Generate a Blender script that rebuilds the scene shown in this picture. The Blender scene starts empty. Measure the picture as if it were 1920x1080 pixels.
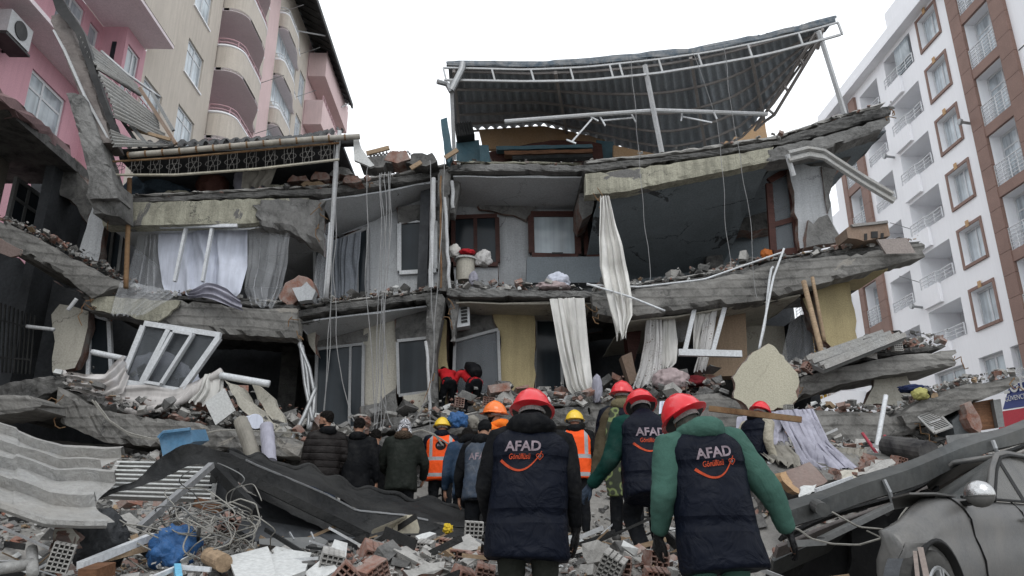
import bpy, bmesh, math, random
from mathutils import Vector, Matrix, noise
from mathutils.bvhtree import BVHTree

scene = bpy.context.scene
col = scene.collection
R = math.radians

# ------------------------------------------------------------------ camera
CAM_Z = 1.6
FPX = 1399.0
PITCH = R(18.06)
YAW = R(1.25)
cd = bpy.data.cameras.new('camera')
cam = bpy.data.objects.new('camera', cd)
col.objects.link(cam)
cd.sensor_width = 36.0
cd.lens = 36.0 * FPX / 1920.0
cd.clip_start = 0.1
cd.clip_end = 600.0
cam.location = (0, 0, CAM_Z)
cam.rotation_euler = (R(90) + PITCH, 0, -YAW)
scene.camera = cam

# ------------------------------------------------------------------ sky, sun, exposure
SUN_EL, SUN_AZ = R(50), R(182)
world = bpy.data.worlds.new('World')
scene.world = world
world.use_nodes = True
wn, wl = world.node_tree.nodes, world.node_tree.links
wn.clear()
sky = wn.new('ShaderNodeTexSky'); sky.sky_type = 'NISHITA'; sky.sun_disc = False
sky.sun_elevation = SUN_EL; sky.sun_rotation = SUN_AZ
tcw = wn.new('ShaderNodeTexCoord')
nz = wn.new('ShaderNodeTexNoise'); nz.inputs['Scale'].default_value = 1.6; nz.inputs['Detail'].default_value = 5
wl.new(tcw.outputs['Generated'], nz.inputs['Vector'])
rampw = wn.new('ShaderNodeValToRGB')
rampw.color_ramp.elements[0].position = 0.3; rampw.color_ramp.elements[0].color = (8.7, 9.1, 9.6, 1)
rampw.color_ramp.elements[1].position = 0.7; rampw.color_ramp.elements[1].color = (10.5, 10.8, 11.1, 1)
wl.new(nz.outputs['Fac'], rampw.inputs['Fac'])
mixw = wn.new('ShaderNodeMixRGB'); mixw.inputs['Fac'].default_value = 0.93
wl.new(sky.outputs['Color'], mixw.inputs['Color1'])
wl.new(rampw.outputs['Color'], mixw.inputs['Color2'])
bg = wn.new('ShaderNodeBackground'); bg.inputs['Strength'].default_value = 0.125
wl.new(mixw.outputs['Color'], bg.inputs['Color'])
wo = wn.new('ShaderNodeOutputWorld')
wl.new(bg.outputs['Background'], wo.inputs['Surface'])

sd = bpy.data.lights.new('sun', 'SUN')
sd.energy = 0.8; sd.angle = R(25); sd.color = (1.0, 0.985, 0.96)
sun = bpy.data.objects.new('sun', sd)
col.objects.link(sun)
_d = Vector((math.sin(SUN_AZ) * math.cos(SUN_EL), math.cos(SUN_AZ) * math.cos(SUN_EL), math.sin(SUN_EL)))
sun.rotation_euler = _d.to_track_quat('Z', 'Y').to_euler()
sun.location = _d * 60
scene.view_settings.view_transform = 'Standard'
scene.view_settings.look = 'None'
scene.view_settings.exposure = 0.28
scene.view_settings.gamma = 1.0
scene.cycles.max_bounces = 5
scene.cycles.diffuse_bounces = 4
scene.cycles.glossy_bounces = 2
scene.cycles.transparent_max_bounces = 12
scene.cycles.transmission_bounces = 2
scene.cycles.caustics_reflective = False
scene.cycles.caustics_refractive = False

# ------------------------------------------------------------------ where a photo pixel lies in the world
_ct, _st, _cy, _sy = math.cos(PITCH), math.sin(PITCH), math.cos(YAW), math.sin(YAW)
def ray(px, py):
    u = (px - 960) / FPX; v = (540 - py) / FPX
    F = _ct - v * _st; U = _st + v * _ct
    return Vector((u * _cy + F * _sy, F * _cy - u * _sy, U))
def P(px, py, Y):
    r = ray(px, py); t = Y / r.y
    return Vector((r.x * t, Y, CAM_Z + r.z * t))
def PX(px, py, X):
    r = ray(px, py); t = X / r.x
    return Vector((X, r.y * t, CAM_Z + r.z * t))
def PZ(px, py, Z):
    r = ray(px, py); t = (Z - CAM_Z) / r.z
    return Vector((r.x * t, r.y * t, Z))

# ------------------------------------------------------------------ materials
MATS = {}
def _new(name):
    m = bpy.data.materials.new(name); m.use_nodes = True
    n, l = m.node_tree.nodes, m.node_tree.links
    b = n['Principled BSDF']
    tc = n.new('ShaderNodeTexCoord')
    return m, n, l, b, tc.outputs['Object']
def _noise(n, l, vec, scale, detail=6, rough=0.6, dist=0.0):
    t = n.new('ShaderNodeTexNoise'); t.inputs['Scale'].default_value = scale
    t.inputs['Detail'].default_value = detail; t.inputs['Roughness'].default_value = rough
    t.inputs['Distortion'].default_value = dist
    l.new(vec, t.inputs['Vector']); return t.outputs['Fac']
def _ramp(n, l, fac, stops):
    r = n.new('ShaderNodeValToRGB'); e = r.color_ramp.elements
    while len(e) < len(stops): e.new(0.5)
    for i, (p, c) in enumerate(stops):
        e[i].position = p; e[i].color = (c[0], c[1], c[2], 1) if not isinstance(c, float) else (c, c, c, 1)
    l.new(fac, r.inputs['Fac']); return r.outputs['Color']
def _mix(n, l, fac, a, b, mode='MIX'):
    x = n.new('ShaderNodeMixRGB'); x.blend_type = mode
    for sock, v in (('Fac', fac), ('Color1', a), ('Color2', b)):
        if isinstance(v, (int, float)): x.inputs[sock].default_value = v
        elif isinstance(v, tuple): x.inputs[sock].default_value = (v[0], v[1], v[2], 1)
        else: l.new(v, x.inputs[sock])
    return x.outputs['Color']
def _bump(n, l, b, h, strength, dist=0.02, prev=None):
    bp = n.new('ShaderNodeBump'); bp.inputs['Strength'].default_value = strength
    bp.inputs['Distance'].default_value = dist
    l.new(h, bp.inputs['Height'])
    if prev is not None: l.new(prev, bp.inputs['Normal'])
    l.new(bp.outputs['Normal'], b.inputs['Normal']); return bp.outputs['Normal']
def sc(c, k): return (min(1, c[0] * k), min(1, c[1] * k), min(1, c[2] * k))

def mat(name, c, rough=0.8, var=0.25, vs=3.0, bump=0.25, bs=30.0, metal=0.0, dust=0.0, dustc=(0.30, 0.29, 0.27), dustscale=1.2,
        cracks=0.0, boards=0.0, streaks=0.0, c2=None, folds=0.0, spec=0.18, alpha=1.0, fineK=0.35, chips=None, grain=0.0, mid=0.0):
    """procedural surface: large and fine colour variation, dirt, cracks, shuttering lines, bump"""
    if name in MATS: return MATS[name]
    m, n, l, b, vec = _new(name)
    big = _noise(n, l, vec, vs, 7, 0.65, 0.4)
    fine = _noise(n, l, vec, bs, 5, 0.7)
    ca = sc(c, 1 - var); cb = sc(c, 1 + var) if c2 is None else c2
    cl = _ramp(n, l, big, [(0.3, ca), (0.5, c), (0.72, cb)])
    fg = _ramp(n, l, fine, [(0.3, 1 - fineK), (0.7, 1.0)])
    cl = _mix(n, l, 1.0, cl, fg, 'MULTIPLY')
    nrm = None
    if mid:
        mn = _noise(n, l, vec, vs * 5, 8, 0.75, 1.2)
        cl = _mix(n, l, 1.0, cl, _ramp(n, l, mn, [(0.36, 1 - mid), (0.5, 1.0), (0.66, 1.0), (0.8, 1.0)]), 'MULTIPLY')
        nrm = _bump(n, l, b, mn, 0.7, 0.05)
    if streaks:
        mp = n.new('ShaderNodeMapping'); mp.inputs['Scale'].default_value = (5, 5, 0.35)
        l.new(vec, mp.inputs['Vector'])
        s = _noise(n, l, mp.outputs['Vector'], 1.5, 6, 0.7)
        sr = _ramp(n, l, s, [(0.42, 1.0), (0.75, 1 - streaks)])
        cl = _mix(n, l, 1.0, cl, sr, 'MULTIPLY')
    if grain:
        mp = n.new('ShaderNodeMapping'); mp.inputs['Scale'].default_value = (1.2, 12, 12)
        l.new(vec, mp.inputs['Vector'])
        s = _noise(n, l, mp.outputs['Vector'], 2.5, 6, 0.7, 0.6)
        sr = _ramp(n, l, s, [(0.35, 1 - grain), (0.65, 1.0)])
        cl = _mix(n, l, 1.0, cl, sr, 'MULTIPLY')
    if boards:
        w = n.new('ShaderNodeTexWave'); w.wave_type = 'BANDS'; w.bands_direction = 'Z'; w.wave_profile = 'SAW'
        w.inputs['Scale'].default_value = boards; w.inputs['Distortion'].default_value = 1.1
        w.inputs['Detail'].default_value = 3; w.inputs['Detail Scale'].default_value = 1.5
        l.new(vec, w.inputs['Vector'])
        lr = _ramp(n, l, w.outputs['Fac'], [(0.0, 0.35), (0.14, 0.5), (0.24, 1.0), (0.8, 0.92), (1.0, 0.7)])
        cl = _mix(n, l, 0.7, cl, lr, 'MULTIPLY')
        nrm = _bump(n, l, b, lr, 0.5, 0.02)
    if chips:
        ch = _noise(n, l, vec, 0.9, 9, 0.62, 0.8)
        k = _ramp(n, l, ch, [(chips[1], 0.0), (chips[1] + 0.012, 1.0)])
        cl = _mix(n, l, k, cl, _mix(n, l, 1.0, chips[0], fg, 'MULTIPLY'))
        nrm = _bump(n, l, b, k, -0.8, 0.03, nrm)
    if cracks:
        d = _noise(n, l, vec, 2.2, 5, 0.7)
        vm = n.new('ShaderNodeVectorMath'); vm.operation = 'SCALE'; vm.inputs['Scale'].default_value = 0.9
        cx = n.new('ShaderNodeCombineXYZ'); l.new(d, cx.inputs['X']); l.new(d, cx.inputs['Z'])
        l.new(cx.outputs['Vector'], vm.inputs[0])
        va = n.new('ShaderNodeVectorMath'); va.operation = 'ADD'
        l.new(vec, va.inputs[0]); l.new(vm.outputs['Vector'], va.inputs[1])
        v = n.new('ShaderNodeTexVoronoi'); v.feature = 'DISTANCE_TO_EDGE'; v.inputs['Scale'].default_value = 0.7
        l.new(va.outputs['Vector'], v.inputs['Vector'])
        k = _ramp(n, l, v.outputs['Distance'], [(0.0, 1.0), (0.010, 0.0)])
        g = _ramp(n, l, _noise(n, l, vec, 0.8, 2), [(0.45, 0.0), (0.55, cracks)])
        kk = _mix(n, l, 1.0, k, g, 'MULTIPLY')
        cl = _mix(n, l, kk, cl, (0.03, 0.03, 0.032))
    if dust:
        dn = _noise(n, l, vec, dustscale, 8, 0.7, 0.5)
        k = _ramp(n, l, dn, [(0.38, 0.0), (0.66, dust)])
        cl = _mix(n, l, k, cl, dustc)
    l.new(cl, b.inputs['Base Color'])
    b.inputs['Roughness'].default_value = rough
    b.inputs['Metallic'].default_value = metal
    b.inputs['Specular IOR Level'].default_value = spec
    b.inputs['Alpha'].default_value = alpha
    if folds:
        f = _noise(n, l, vec, folds, 3, 0.5, 0.8)
        nrm = _bump(n, l, b, f, 0.55, 0.06, nrm)
    if bump: _bump(n, l, b, fine, bump, 0.015, nrm)
    MATS[name] = m
    return m

M = {}
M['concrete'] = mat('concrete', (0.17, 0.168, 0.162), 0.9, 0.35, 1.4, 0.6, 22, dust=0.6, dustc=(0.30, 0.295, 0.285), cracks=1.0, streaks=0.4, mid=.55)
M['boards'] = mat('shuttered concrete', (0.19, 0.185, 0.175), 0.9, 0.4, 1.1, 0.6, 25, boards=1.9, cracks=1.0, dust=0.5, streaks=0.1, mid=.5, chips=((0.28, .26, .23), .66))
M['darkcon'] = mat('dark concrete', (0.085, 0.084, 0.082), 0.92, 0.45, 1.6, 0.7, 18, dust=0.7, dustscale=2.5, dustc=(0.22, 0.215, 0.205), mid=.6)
M['cream'] = mat('cream render', (0.44, 0.425, 0.34), 0.9, 0.16, 1.2, 0.7, 45, streaks=0.55, chips=((0.17, 0.165, 0.16), 0.58), cracks=1.0, mid=.2)
M['yellow'] = mat('yellow render', (0.45, 0.375, 0.215), 0.9, 0.14, 1.2, 0.7, 45, streaks=0.25, chips=((0.2, 0.19, 0.17), 0.68))
M['plaster'] = mat('grey white plaster', (0.50, 0.515, 0.53), 0.85, 0.12, 0.8, 0.2, 30, streaks=0.22, chips=((0.13, 0.13, 0.127), 0.66), cracks=0.7)
M['ceiling'] = mat('ceiling plaster', (0.62, 0.64, 0.66), 0.85, 0.1, 0.8, 0.2, 30, streaks=0.0, chips=((0.15, 0.15, 0.147), 0.64), cracks=0.6)
M['blueplaster'] = mat('blue grey plaster', (0.20, 0.23, 0.25), 0.85, 0.15, 0.9, 0.2, 30, cracks=1.0, chips=((0.07, 0.075, 0.08), 0.63))
M['beigein'] = mat('beige plaster', (0.50, 0.475, 0.41), 0.85, 0.12, 0.8, 0.2, 30, streaks=0.2, chips=((0.16, 0.155, 0.15), 0.68), cracks=0.7)
M['dimframe'] = mat('grey window frame', (0.34, 0.35, 0.36), 0.5, 0.15, 3, 0.05, 30, dust=.4)
M['void'] = mat('interior shade tone', (0.075, 0.079, 0.085), 0.95, 0.4, 1.0, 0.3, 15)  # dark tone that puts the shade of deep openings into the colour
M['masonry'] = mat('broken masonry', (0.26, 0.13, 0.095), 0.95, 0.5, 6, 1.0, 30, dust=1.0, dustscale=3.5, dustc=(0.27, 0.26, 0.245), mid=.6)
M['brick'] = mat('red brick', (0.26, 0.12, 0.085), 0.9, 0.35, 4, 0.5, 40, dust=0.85, dustscale=5, dustc=(0.30, 0.28, 0.26))
M['mortar'] = mat('mortar', (0.40, 0.39, 0.37), 0.95, 0.3, 4, 0.7, 30, dust=0.4, dustscale=3)
M['white'] = mat('dusty white board', (0.62, 0.63, 0.62), 0.6, 0.08, 2, 0.05, 30, dust=0.25, dustscale=2)
M['whitemetal'] = mat('white painted metal', (0.52, 0.53, 0.54), 0.5, 0.12, 3, 0.05, 30, dust=0.35)
M['upvc'] = mat('white window frame', (0.66, 0.68, 0.70), 0.4, 0.08, 3, 0.03, 30, dust=0.2)
M['darkmetal'] = mat('dark dusty metal', (0.022, 0.023, 0.024), 0.6, 0.35, 2, 0.1, 25, metal=0.3, dust=0.35, dustc=(0.10, 0.098, 0.093), mid=.35)
M['greymetal'] = mat('grey sheet metal', (0.21, 0.215, 0.215), 0.5, 0.2, 2, 0.08, 25, metal=0.4, dust=0.5, dustc=(0.24, 0.235, 0.22))
M['beammetal'] = mat('dark galvanised sheet', (0.095, 0.10, 0.10), 0.5, 0.25, 2, 0.1, 25, metal=0.4, dust=0.5, dustc=(0.15, 0.145, 0.135), streaks=.3)
M['lightsheet'] = mat('light sheet metal', (0.43, 0.43, 0.42), 0.55, 0.2, 2, 0.1, 30, metal=0.2, dust=0.7, dustc=(0.33, 0.31, 0.28), mid=.12)
M['rust'] = mat('rusty metal', (0.16, 0.085, 0.045), 0.85, 0.5, 5, 0.3, 40, dust=0.4, dustc=(0.33, 0.25, 0.14), dustscale=4)
M['roofsheet'] = mat('blue grey corrugated sheet', (0.34, 0.38, 0.42), 0.7, 0.18, 0.7, 0.08, 20, dust=0.4, dustc=(0.27, 0.265, 0.265), dustscale=0.6)
M['wood'] = mat('brown wood', (0.20, 0.10, 0.055), 0.65, 0.25, 3, 0.15, 30, grain=0.45)
M['palewood'] = mat('pale plank', (0.40, 0.29, 0.19), 0.75, 0.15, 3, 0.15, 30, grain=0.35)
M['darkwood'] = mat('dark red wood', (0.085, 0.035, 0.028), 0.5, 0.3, 3, 0.1, 30, grain=0.4)
M['card'] = mat('cardboard', (0.27, 0.19, 0.14), 0.85, 0.12, 2, 0.05, 30, dust=0.3)
M['panel'] = mat('tan panel', (0.33, 0.24, 0.165), 0.7, 0.08, 1, 0.05, 30, streaks=0.15)
M['pink'] = mat('pink render', (0.64, 0.36, 0.41), 0.85, 0.06, 0.7, 0.15, 40, streaks=0.12)
M['palepink'] = mat('pale pink render', (0.74, 0.56, 0.55), 0.85, 0.06, 0.7, 0.15, 40, streaks=0.12)
M['beige'] = mat('beige render', (0.62, 0.56, 0.49), 0.9, 0.08, 0.5, 0.35, 40, streaks=0.18)
M['soffit'] = mat('pale soffit', (0.86, 0.77, 0.79), 0.9, 0.06, 0.5, 0.1, 40, streaks=0.1)
M['whitewall'] = mat('white render', (0.86, 0.865, 0.885), 0.85, 0.03, 0.3, 0.1, 30, streaks=0.05, fineK=0.06)
M['copper'] = mat('copper brown cladding', (0.27, 0.175, 0.145), 0.6, 0.12, 1, 0.05, 30)
M['loggia'] = mat('loggia wall', (0.75, 0.76, 0.78), 0.9, 0.05, 0.5, 0.1, 30)
M['rail'] = mat('rail paint', (0.72, 0.74, 0.76), 0.4, 0.05, 3, 0, 30)
M['pinkrail'] = mat('pink rail paint', (0.62, 0.40, 0.43), 0.4, 0.05, 3, 0, 30)
M['tile'] = mat('clay underside', (0.19, 0.165, 0.155), 0.9, 0.3, 2.5, 0.6, 25, cracks=1.0, dust=0.4, dustc=(0.25, 0.235, 0.22))
M['black'] = mat('black plastic', (0.02, 0.02, 0.021), 0.5, 0.3, 4, 0.1, 30, dust=0.1)
M['steel'] = mat('galvanised pipe', (0.36, 0.37, 0.38), 0.45, 0.15, 4, 0.05, 30, metal=0.6, dust=0.3)
M['cable'] = mat('pale cable', (0.27, 0.26, 0.235), 0.6, 0.25, 4, 0, 30)
M['rope'] = mat('hanging wire', (0.28, 0.28, 0.28), 0.6, 0.2, 4, 0, 30)
M['blueplastic'] = mat('blue plastic', (0.03, 0.11, 0.28), 0.45, 0.15, 5, 0.05, 30, folds=14, dust=0.1)
M['bluetub'] = mat('blue tub plastic', (0.07, 0.19, 0.32), 0.45, 0.12, 5, 0.05, 30, dust=0.25)
M['teal'] = mat('teal painted board', (0.06, 0.125, 0.155), 0.6, 0.15, 2, 0.1, 30, dust=0.15)
M['ochre'] = mat('ochre foam panel', (0.42, 0.27, 0.15), 0.8, 0.1, 1.5, 0.1, 30, dust=0.2)
M['creamplastic'] = mat('cream plastic', (0.55, 0.51, 0.40), 0.4, 0.08, 3, 0.03, 30, dust=0.15)
M['red'] = mat('red cloth', (0.45, 0.02, 0.03), 0.8, 0.2, 5, 0.2, 60, folds=9)

def cloth_mat(name, c, alpha=1.0, var=0.12, pat=0.0, patc=(0.7, 0.7, 0.7), rough=0.9, trans=0.25):
    m, n, l, b, vec = _new(name)
    big = _noise(n, l, vec, 1.6, 6, 0.6, 0.4)
    cl = _ramp(n, l, big, [(0.3, sc(c, 1 - var * 1.6)), (0.7, sc(c, 1 + var))])
    mp = n.new('ShaderNodeMapping'); mp.inputs['Scale'].default_value = (14, 14, 0.8); l.new(vec, mp.inputs['Vector'])
    f = _noise(n, l, mp.outputs['Vector'], 1.0, 4, 0.6)
    cl = _mix(n, l, 0.6, cl, _ramp(n, l, f, [(0.3, 0.72), (0.6, 1.0)]), 'MULTIPLY')
    if pat:
        v = n.new('ShaderNodeTexVoronoi'); v.inputs['Scale'].default_value = pat; l.new(vec, v.inputs['Vector'])
        k = _ramp(n, l, v.outputs['Distance'], [(0.16, 1.0), (0.2, 0.0), (0.42, 0.0), (0.46, 0.9), (0.5, 0.0)])
        cl = _mix(n, l, k, cl, patc)
    l.new(cl, b.inputs['Base Color']); b.inputs['Roughness'].default_value = rough
    b.inputs['Specular IOR Level'].default_value = 0.15
    b.inputs['Alpha'].default_value = alpha
    _bump(n, l, b, f, 0.4, 0.03)
    return m
M['curtain'] = cloth_mat('white curtain cloth', (0.64, 0.63, 0.60))
M['sheet'] = cloth_mat('pale blue white sheet', (0.60, 0.63, 0.72))
M['sheer'] = cloth_mat('sheer curtain', (0.78, 0.80, 0.83), 0.24)
M['net'] = cloth_mat('net curtain', (0.62, 0.59, 0.57), 0.8)
M['floral'] = cloth_mat('patterned lace curtain', (0.55, 0.54, 0.53), 1.0, 0.15, 9.0, (0.25, 0.23, 0.21))
M['lilac'] = cloth_mat('grey lilac cloth', (0.33, 0.325, 0.38), 1.0, 0.2)
M['greycloth'] = cloth_mat('dusty grey cloth', (0.24, 0.225, 0.195), 1.0, 0.3)
M['stripecloth'] = cloth_mat('pinkish bedding', (0.42, 0.34, 0.34), 1.0, 0.2)

def glass_mat(name, c, rough=0.12, stripes=0.0, alpha=1.0, spec=.5):
    m, n, l, b, vec = _new(name)
    big = _noise(n, l, vec, 1.1, 3, 0.5, 0.3)
    cl = _ramp(n, l, big, [(0.35, sc(c, 0.75)), (0.65, sc(c, 1.2))])
    if stripes:
        mp = n.new('ShaderNodeMapping'); mp.inputs['Scale'].default_value = (1, 1, 0.02); l.new(vec, mp.inputs['Vector'])
        f = _noise(n, l, mp.outputs['Vector'], stripes, 3, 0.6)
        cl = _mix(n, l, 0.9, cl, _ramp(n, l, f, [(0.35, 0.55), (0.6, 1.0)]), 'MULTIPLY')
    l.new(cl, b.inputs['Base Color']); b.inputs['Roughness'].default_value = rough
    b.inputs['Specular IOR Level'].default_value = spec
    b.inputs['Alpha'].default_value = alpha
    return m
M['curtglass'] = glass_mat('window glass with net behind', (0.50, 0.56, 0.60), 0.15, 6)
M['curtglass2'] = glass_mat('window glass with blind behind', (0.36, 0.41, 0.44), 0.12, 3)
M['darkglass'] = glass_mat('dark window glass', (0.025, 0.032, 0.038), 0.14, 2.5, spec=.2)
M['dustglass'] = glass_mat('dusty window glass', (0.10, 0.11, 0.12), 0.3, 2.0, 0.6, spec=.25)

# ------------------------------------------------------------------ objects
def tag(o, label=None, cat=None, group=None, kind=None):
    if label: o['label'] = label
    if cat: o['category'] = cat
    if group: o['group'] = group
    if kind: o['kind'] = kind
    return o
def thing(name, label, cat, loc=(0, 0, 0), group=None):
    o = bpy.data.objects.new(name, None); col.objects.link(o)
    o.location = loc; o.empty_display_size = 0.2
    return tag(o, label, cat, group)
def base_of(o):
    b = Vector((0, 0, 0))
    while o is not None:
        b += Vector(o.location); o = o.parent
    return b
def dup(o, delta=(0, 0, 0), parent='same', label=None):
    c = o.copy(); col.objects.link(c)
    c.parent = o.parent if parent == 'same' else parent
    c.location = Vector(o.location) + Vector(delta)
    if label: c['label'] = label
    for ch in [k for k in col.objects if k.parent == o]:
        dup(ch, (0, 0, 0), c)
    return c

class MB:
    """collects faces (world coordinates), links them as ONE mesh object"""
    def __init__(s): s.v = []; s.f = []; s.mi = []; s.cur = 0
    def add(s, vs, fs):
        k = len(s.v); s.v += [Vector(v) for v in vs]
        for f in fs: s.f.append([i + k for i in f]); s.mi.append(s.cur)
        return k
    def box(s, c, size, rot=None):
        c = Vector(c); hx, hy, hz = size[0] / 2, size[1] / 2, size[2] / 2
        vs = [Vector((x, y, z)) for z in (-hz, hz) for y in (-hy, hy) for x in (-hx, hx)]
        if rot is not None:
            if not isinstance(rot, Matrix):
                rot = Matrix.Rotation(rot[2], 3, 'Z') @ Matrix.Rotation(rot[1], 3, 'Y') @ Matrix.Rotation(rot[0], 3, 'X')
            vs = [rot @ v for v in vs]
        s.add([c + v for v in vs], [(0, 2, 3, 1), (4, 5, 7, 6), (0, 1, 5, 4), (2, 6, 7, 3), (0, 4, 6, 2), (1, 3, 7, 5)])
        return s
    def bb(s, x0, x1, y0, y1, z0, z1):
        return s.box(((x0 + x1) / 2, (y0 + y1) / 2, (z0 + z1) / 2), (abs(x1 - x0), abs(y1 - y0), abs(z1 - z0)))
    def beam(s, a, b, w, h, up=(0, 0, 1)):
        a, b = Vector(a), Vector(b); d = b - a
        if d.length < 1e-6: return s
        z = d.normalized(); u = Vector(up)
        if abs(z.dot(u)) > 0.98: u = Vector((0, 1, 0))
        x = u.cross(z).normalized(); y = z.cross(x)
        rot = Matrix((x, y, z)).transposed()
        return s.box((a + b) / 2, (w, h, d.length), rot)
    def tube(s, pts, r, seg=8, closed=False):
        pts = [Vector(p) for p in pts]; n = len(pts)
        if n < 2: return s
        rr = r if isinstance(r, (list, tuple)) else [r] * n
        rings = []; pu = None
        for i, p in enumerate(pts):
            d = (pts[min(i + 1, n - 1)] - pts[max(i - 1, 0)])
            if d.length < 1e-9: d = Vector((0, 0, 1))
            d.normalize()
            if pu is None:
                pu = Vector((0, 0, 1)) if abs(d.z) < 0.9 else Vector((1, 0, 0))
            x = (pu - d * pu.dot(d))
            if x.length < 1e-6: x = d.orthogonal()
            x.normalize(); pu = x; y = d.cross(x)
            rings.append([p + (x * math.cos(2 * math.pi * k / seg) + y * math.sin(2 * math.pi * k / seg)) * rr[i] for k in range(seg)])
        s.loft(rings); return s
    def loft(s, rings, cap=True, close=True):
        n = len(rings[0]); vs = [v for r in rings for v in r]; fs = []
        for i in range(len(rings) - 1):
            for k in range(n if close else n - 1):
                a = i * n + k; b = i * n + (k + 1) % n
                fs.append((a, b, b + n, a + n))
        if cap and close:
            fs.append(tuple(range(n - 1, -1, -1))); fs.append(tuple(range((len(rings) - 1) * n, len(rings) * n)))
        s.add(vs, fs); return s
    def grid(s, fn, nu, nv):
        vs = [fn(i / nu, j / nv) for j in range(nv + 1) for i in range(nu + 1)]
        fs = [(j * (nu + 1) + i, j * (nu + 1) + i + 1, (j + 1) * (nu + 1) + i + 1, (j + 1) * (nu + 1) + i) for j in range(nv) for i in range(nu)]
        s.add(vs, fs); return s
    def prism(s, pts, off):
        """closed outline swept by an offset"""
        pts = [Vector(p) for p in pts]; off = Vector(off); n = len(pts)
        vs = pts + [p + off for p in pts]
        fs = [tuple(range(n)), tuple(range(2 * n - 1, n - 1, -1))]
        for i in range(n):
            j = (i + 1) % n; fs.append((i, i + n, j + n, j))
        s.add(vs, fs); return s
    def build(s, name, m, parent=None, smooth=False, base=None, fixn=True):
        me = bpy.data.meshes.new(name)
        if parent is not None: b0 = base_of(parent)
        elif base is not None: b0 = Vector(base)
        else:
            xs = [v.x for v in s.v]; ys = [v.y for v in s.v]; zs = [v.z for v in s.v]
            b0 = Vector(((min(xs) + max(xs)) / 2, (min(ys) + max(ys)) / 2, min(zs)))
        me.from_pydata([v - b0 for v in s.v], [], s.f)
        ms = m if isinstance(m, (list, tuple)) else [m]
        for x in ms: me.materials.append(M[x] if isinstance(x, str) else x)
        if len(ms) > 1: me.polygons.foreach_set('material_index', s.mi)
        if smooth: me.polygons.foreach_set('use_smooth', [True] * len(me.polygons))
        if fixn:
            bm = bmesh.new(); bm.from_mesh(me)
            bmesh.ops.recalc_face_normals(bm, faces=bm.faces); bm.to_mesh(me); bm.free()
        me.update()
        o = bpy.data.objects.new(name, me); col.objects.link(o)
        if parent is not None: o.parent = parent
        else: o.location = b0
        return o

def nz3(p, k=1.0, seed=0.0):
    return noise.noise(Vector((p[0] * k + seed, p[1] * k - seed * 0.7, p[2] * k + seed * 0.3)))
def resample(pts, n):
    """pts of any dimension, evenly along the path"""
    L = [0]
    for a, b in zip(pts, pts[1:]): L.append(L[-1] + math.dist(a, b))
    out = []
    for i in range(n + 1):
        t = L[-1] * i / n; k = 0
        while k < len(L) - 2 and L[k + 1] < t: k += 1
        f = (t - L[k]) / max(1e-9, L[k + 1] - L[k])
        out.append(tuple(a + (b - a) * f for a, b in zip(pts[k], pts[k + 1])))
    return out
def ppts(pts, Y=None):
    return [P(q[0], q[1], q[2] if len(q) > 2 else Y) for q in pts]

def ragged(pts, amp, step, seed=1, skip=()):
    """closed outline of world points with broken edges between the corners"""
    rnd = random.Random(seed); out = []
    n = len(pts)
    for i in range(n):
        a, b = Vector(pts[i]), Vector(pts[(i + 1) % n]); d = (b - a).length
        k = max(1, int(d / step)) if i not in skip else 1
        for j in range(k):
            p = a.lerp(b, j / k)
            if j: p = p + Vector((rnd.uniform(-amp, amp), rnd.uniform(-amp, amp) * 0.2, rnd.uniform(-amp, amp)))
            out.append(p)
    return out

def plate(name, m, parent, pts, Y=None, d=0.12, amp=0.03, step=0.18, seed=1, off=None, mb=None, skip=(), edge=None):
    """a broken plate or wall piece: traced outline at its own depth, with a real thickness"""
    q = ragged(ppts(pts, Y), amp, step, seed, skip) if amp else ppts(pts, Y)
    b = mb or MB(); o_ = Vector(off if off is not None else (0, d, 0)); n = len(q)
    if edge and amp:
        rnd = random.Random(seed + 7); mid_ = [v + o_ * .5 + Vector((rnd.uniform(-1, 1), 0, rnd.uniform(-1, 1))) * amp * .9 for v in q]
        bk = [v + o_ + Vector((rnd.uniform(-1, 1), 0, rnd.uniform(-1, 1))) * amp * .9 for v in q]
        b.cur = 0; b.add(q, [tuple(range(n))]); b.cur = 1; b.add(bk, [tuple(range(n - 1, -1, -1))])
        for A_, B_ in ((q, mid_), (mid_, bk)):
            b.add(A_ + B_, [(i, i + n, (i + 1) % n + n, (i + 1) % n) for i in range(n)])
        return b.build(name, [m, edge], parent, fixn=False)
    b.prism(q, o_)
    if mb: return mb
    return b.build(name, m, parent)

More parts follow.
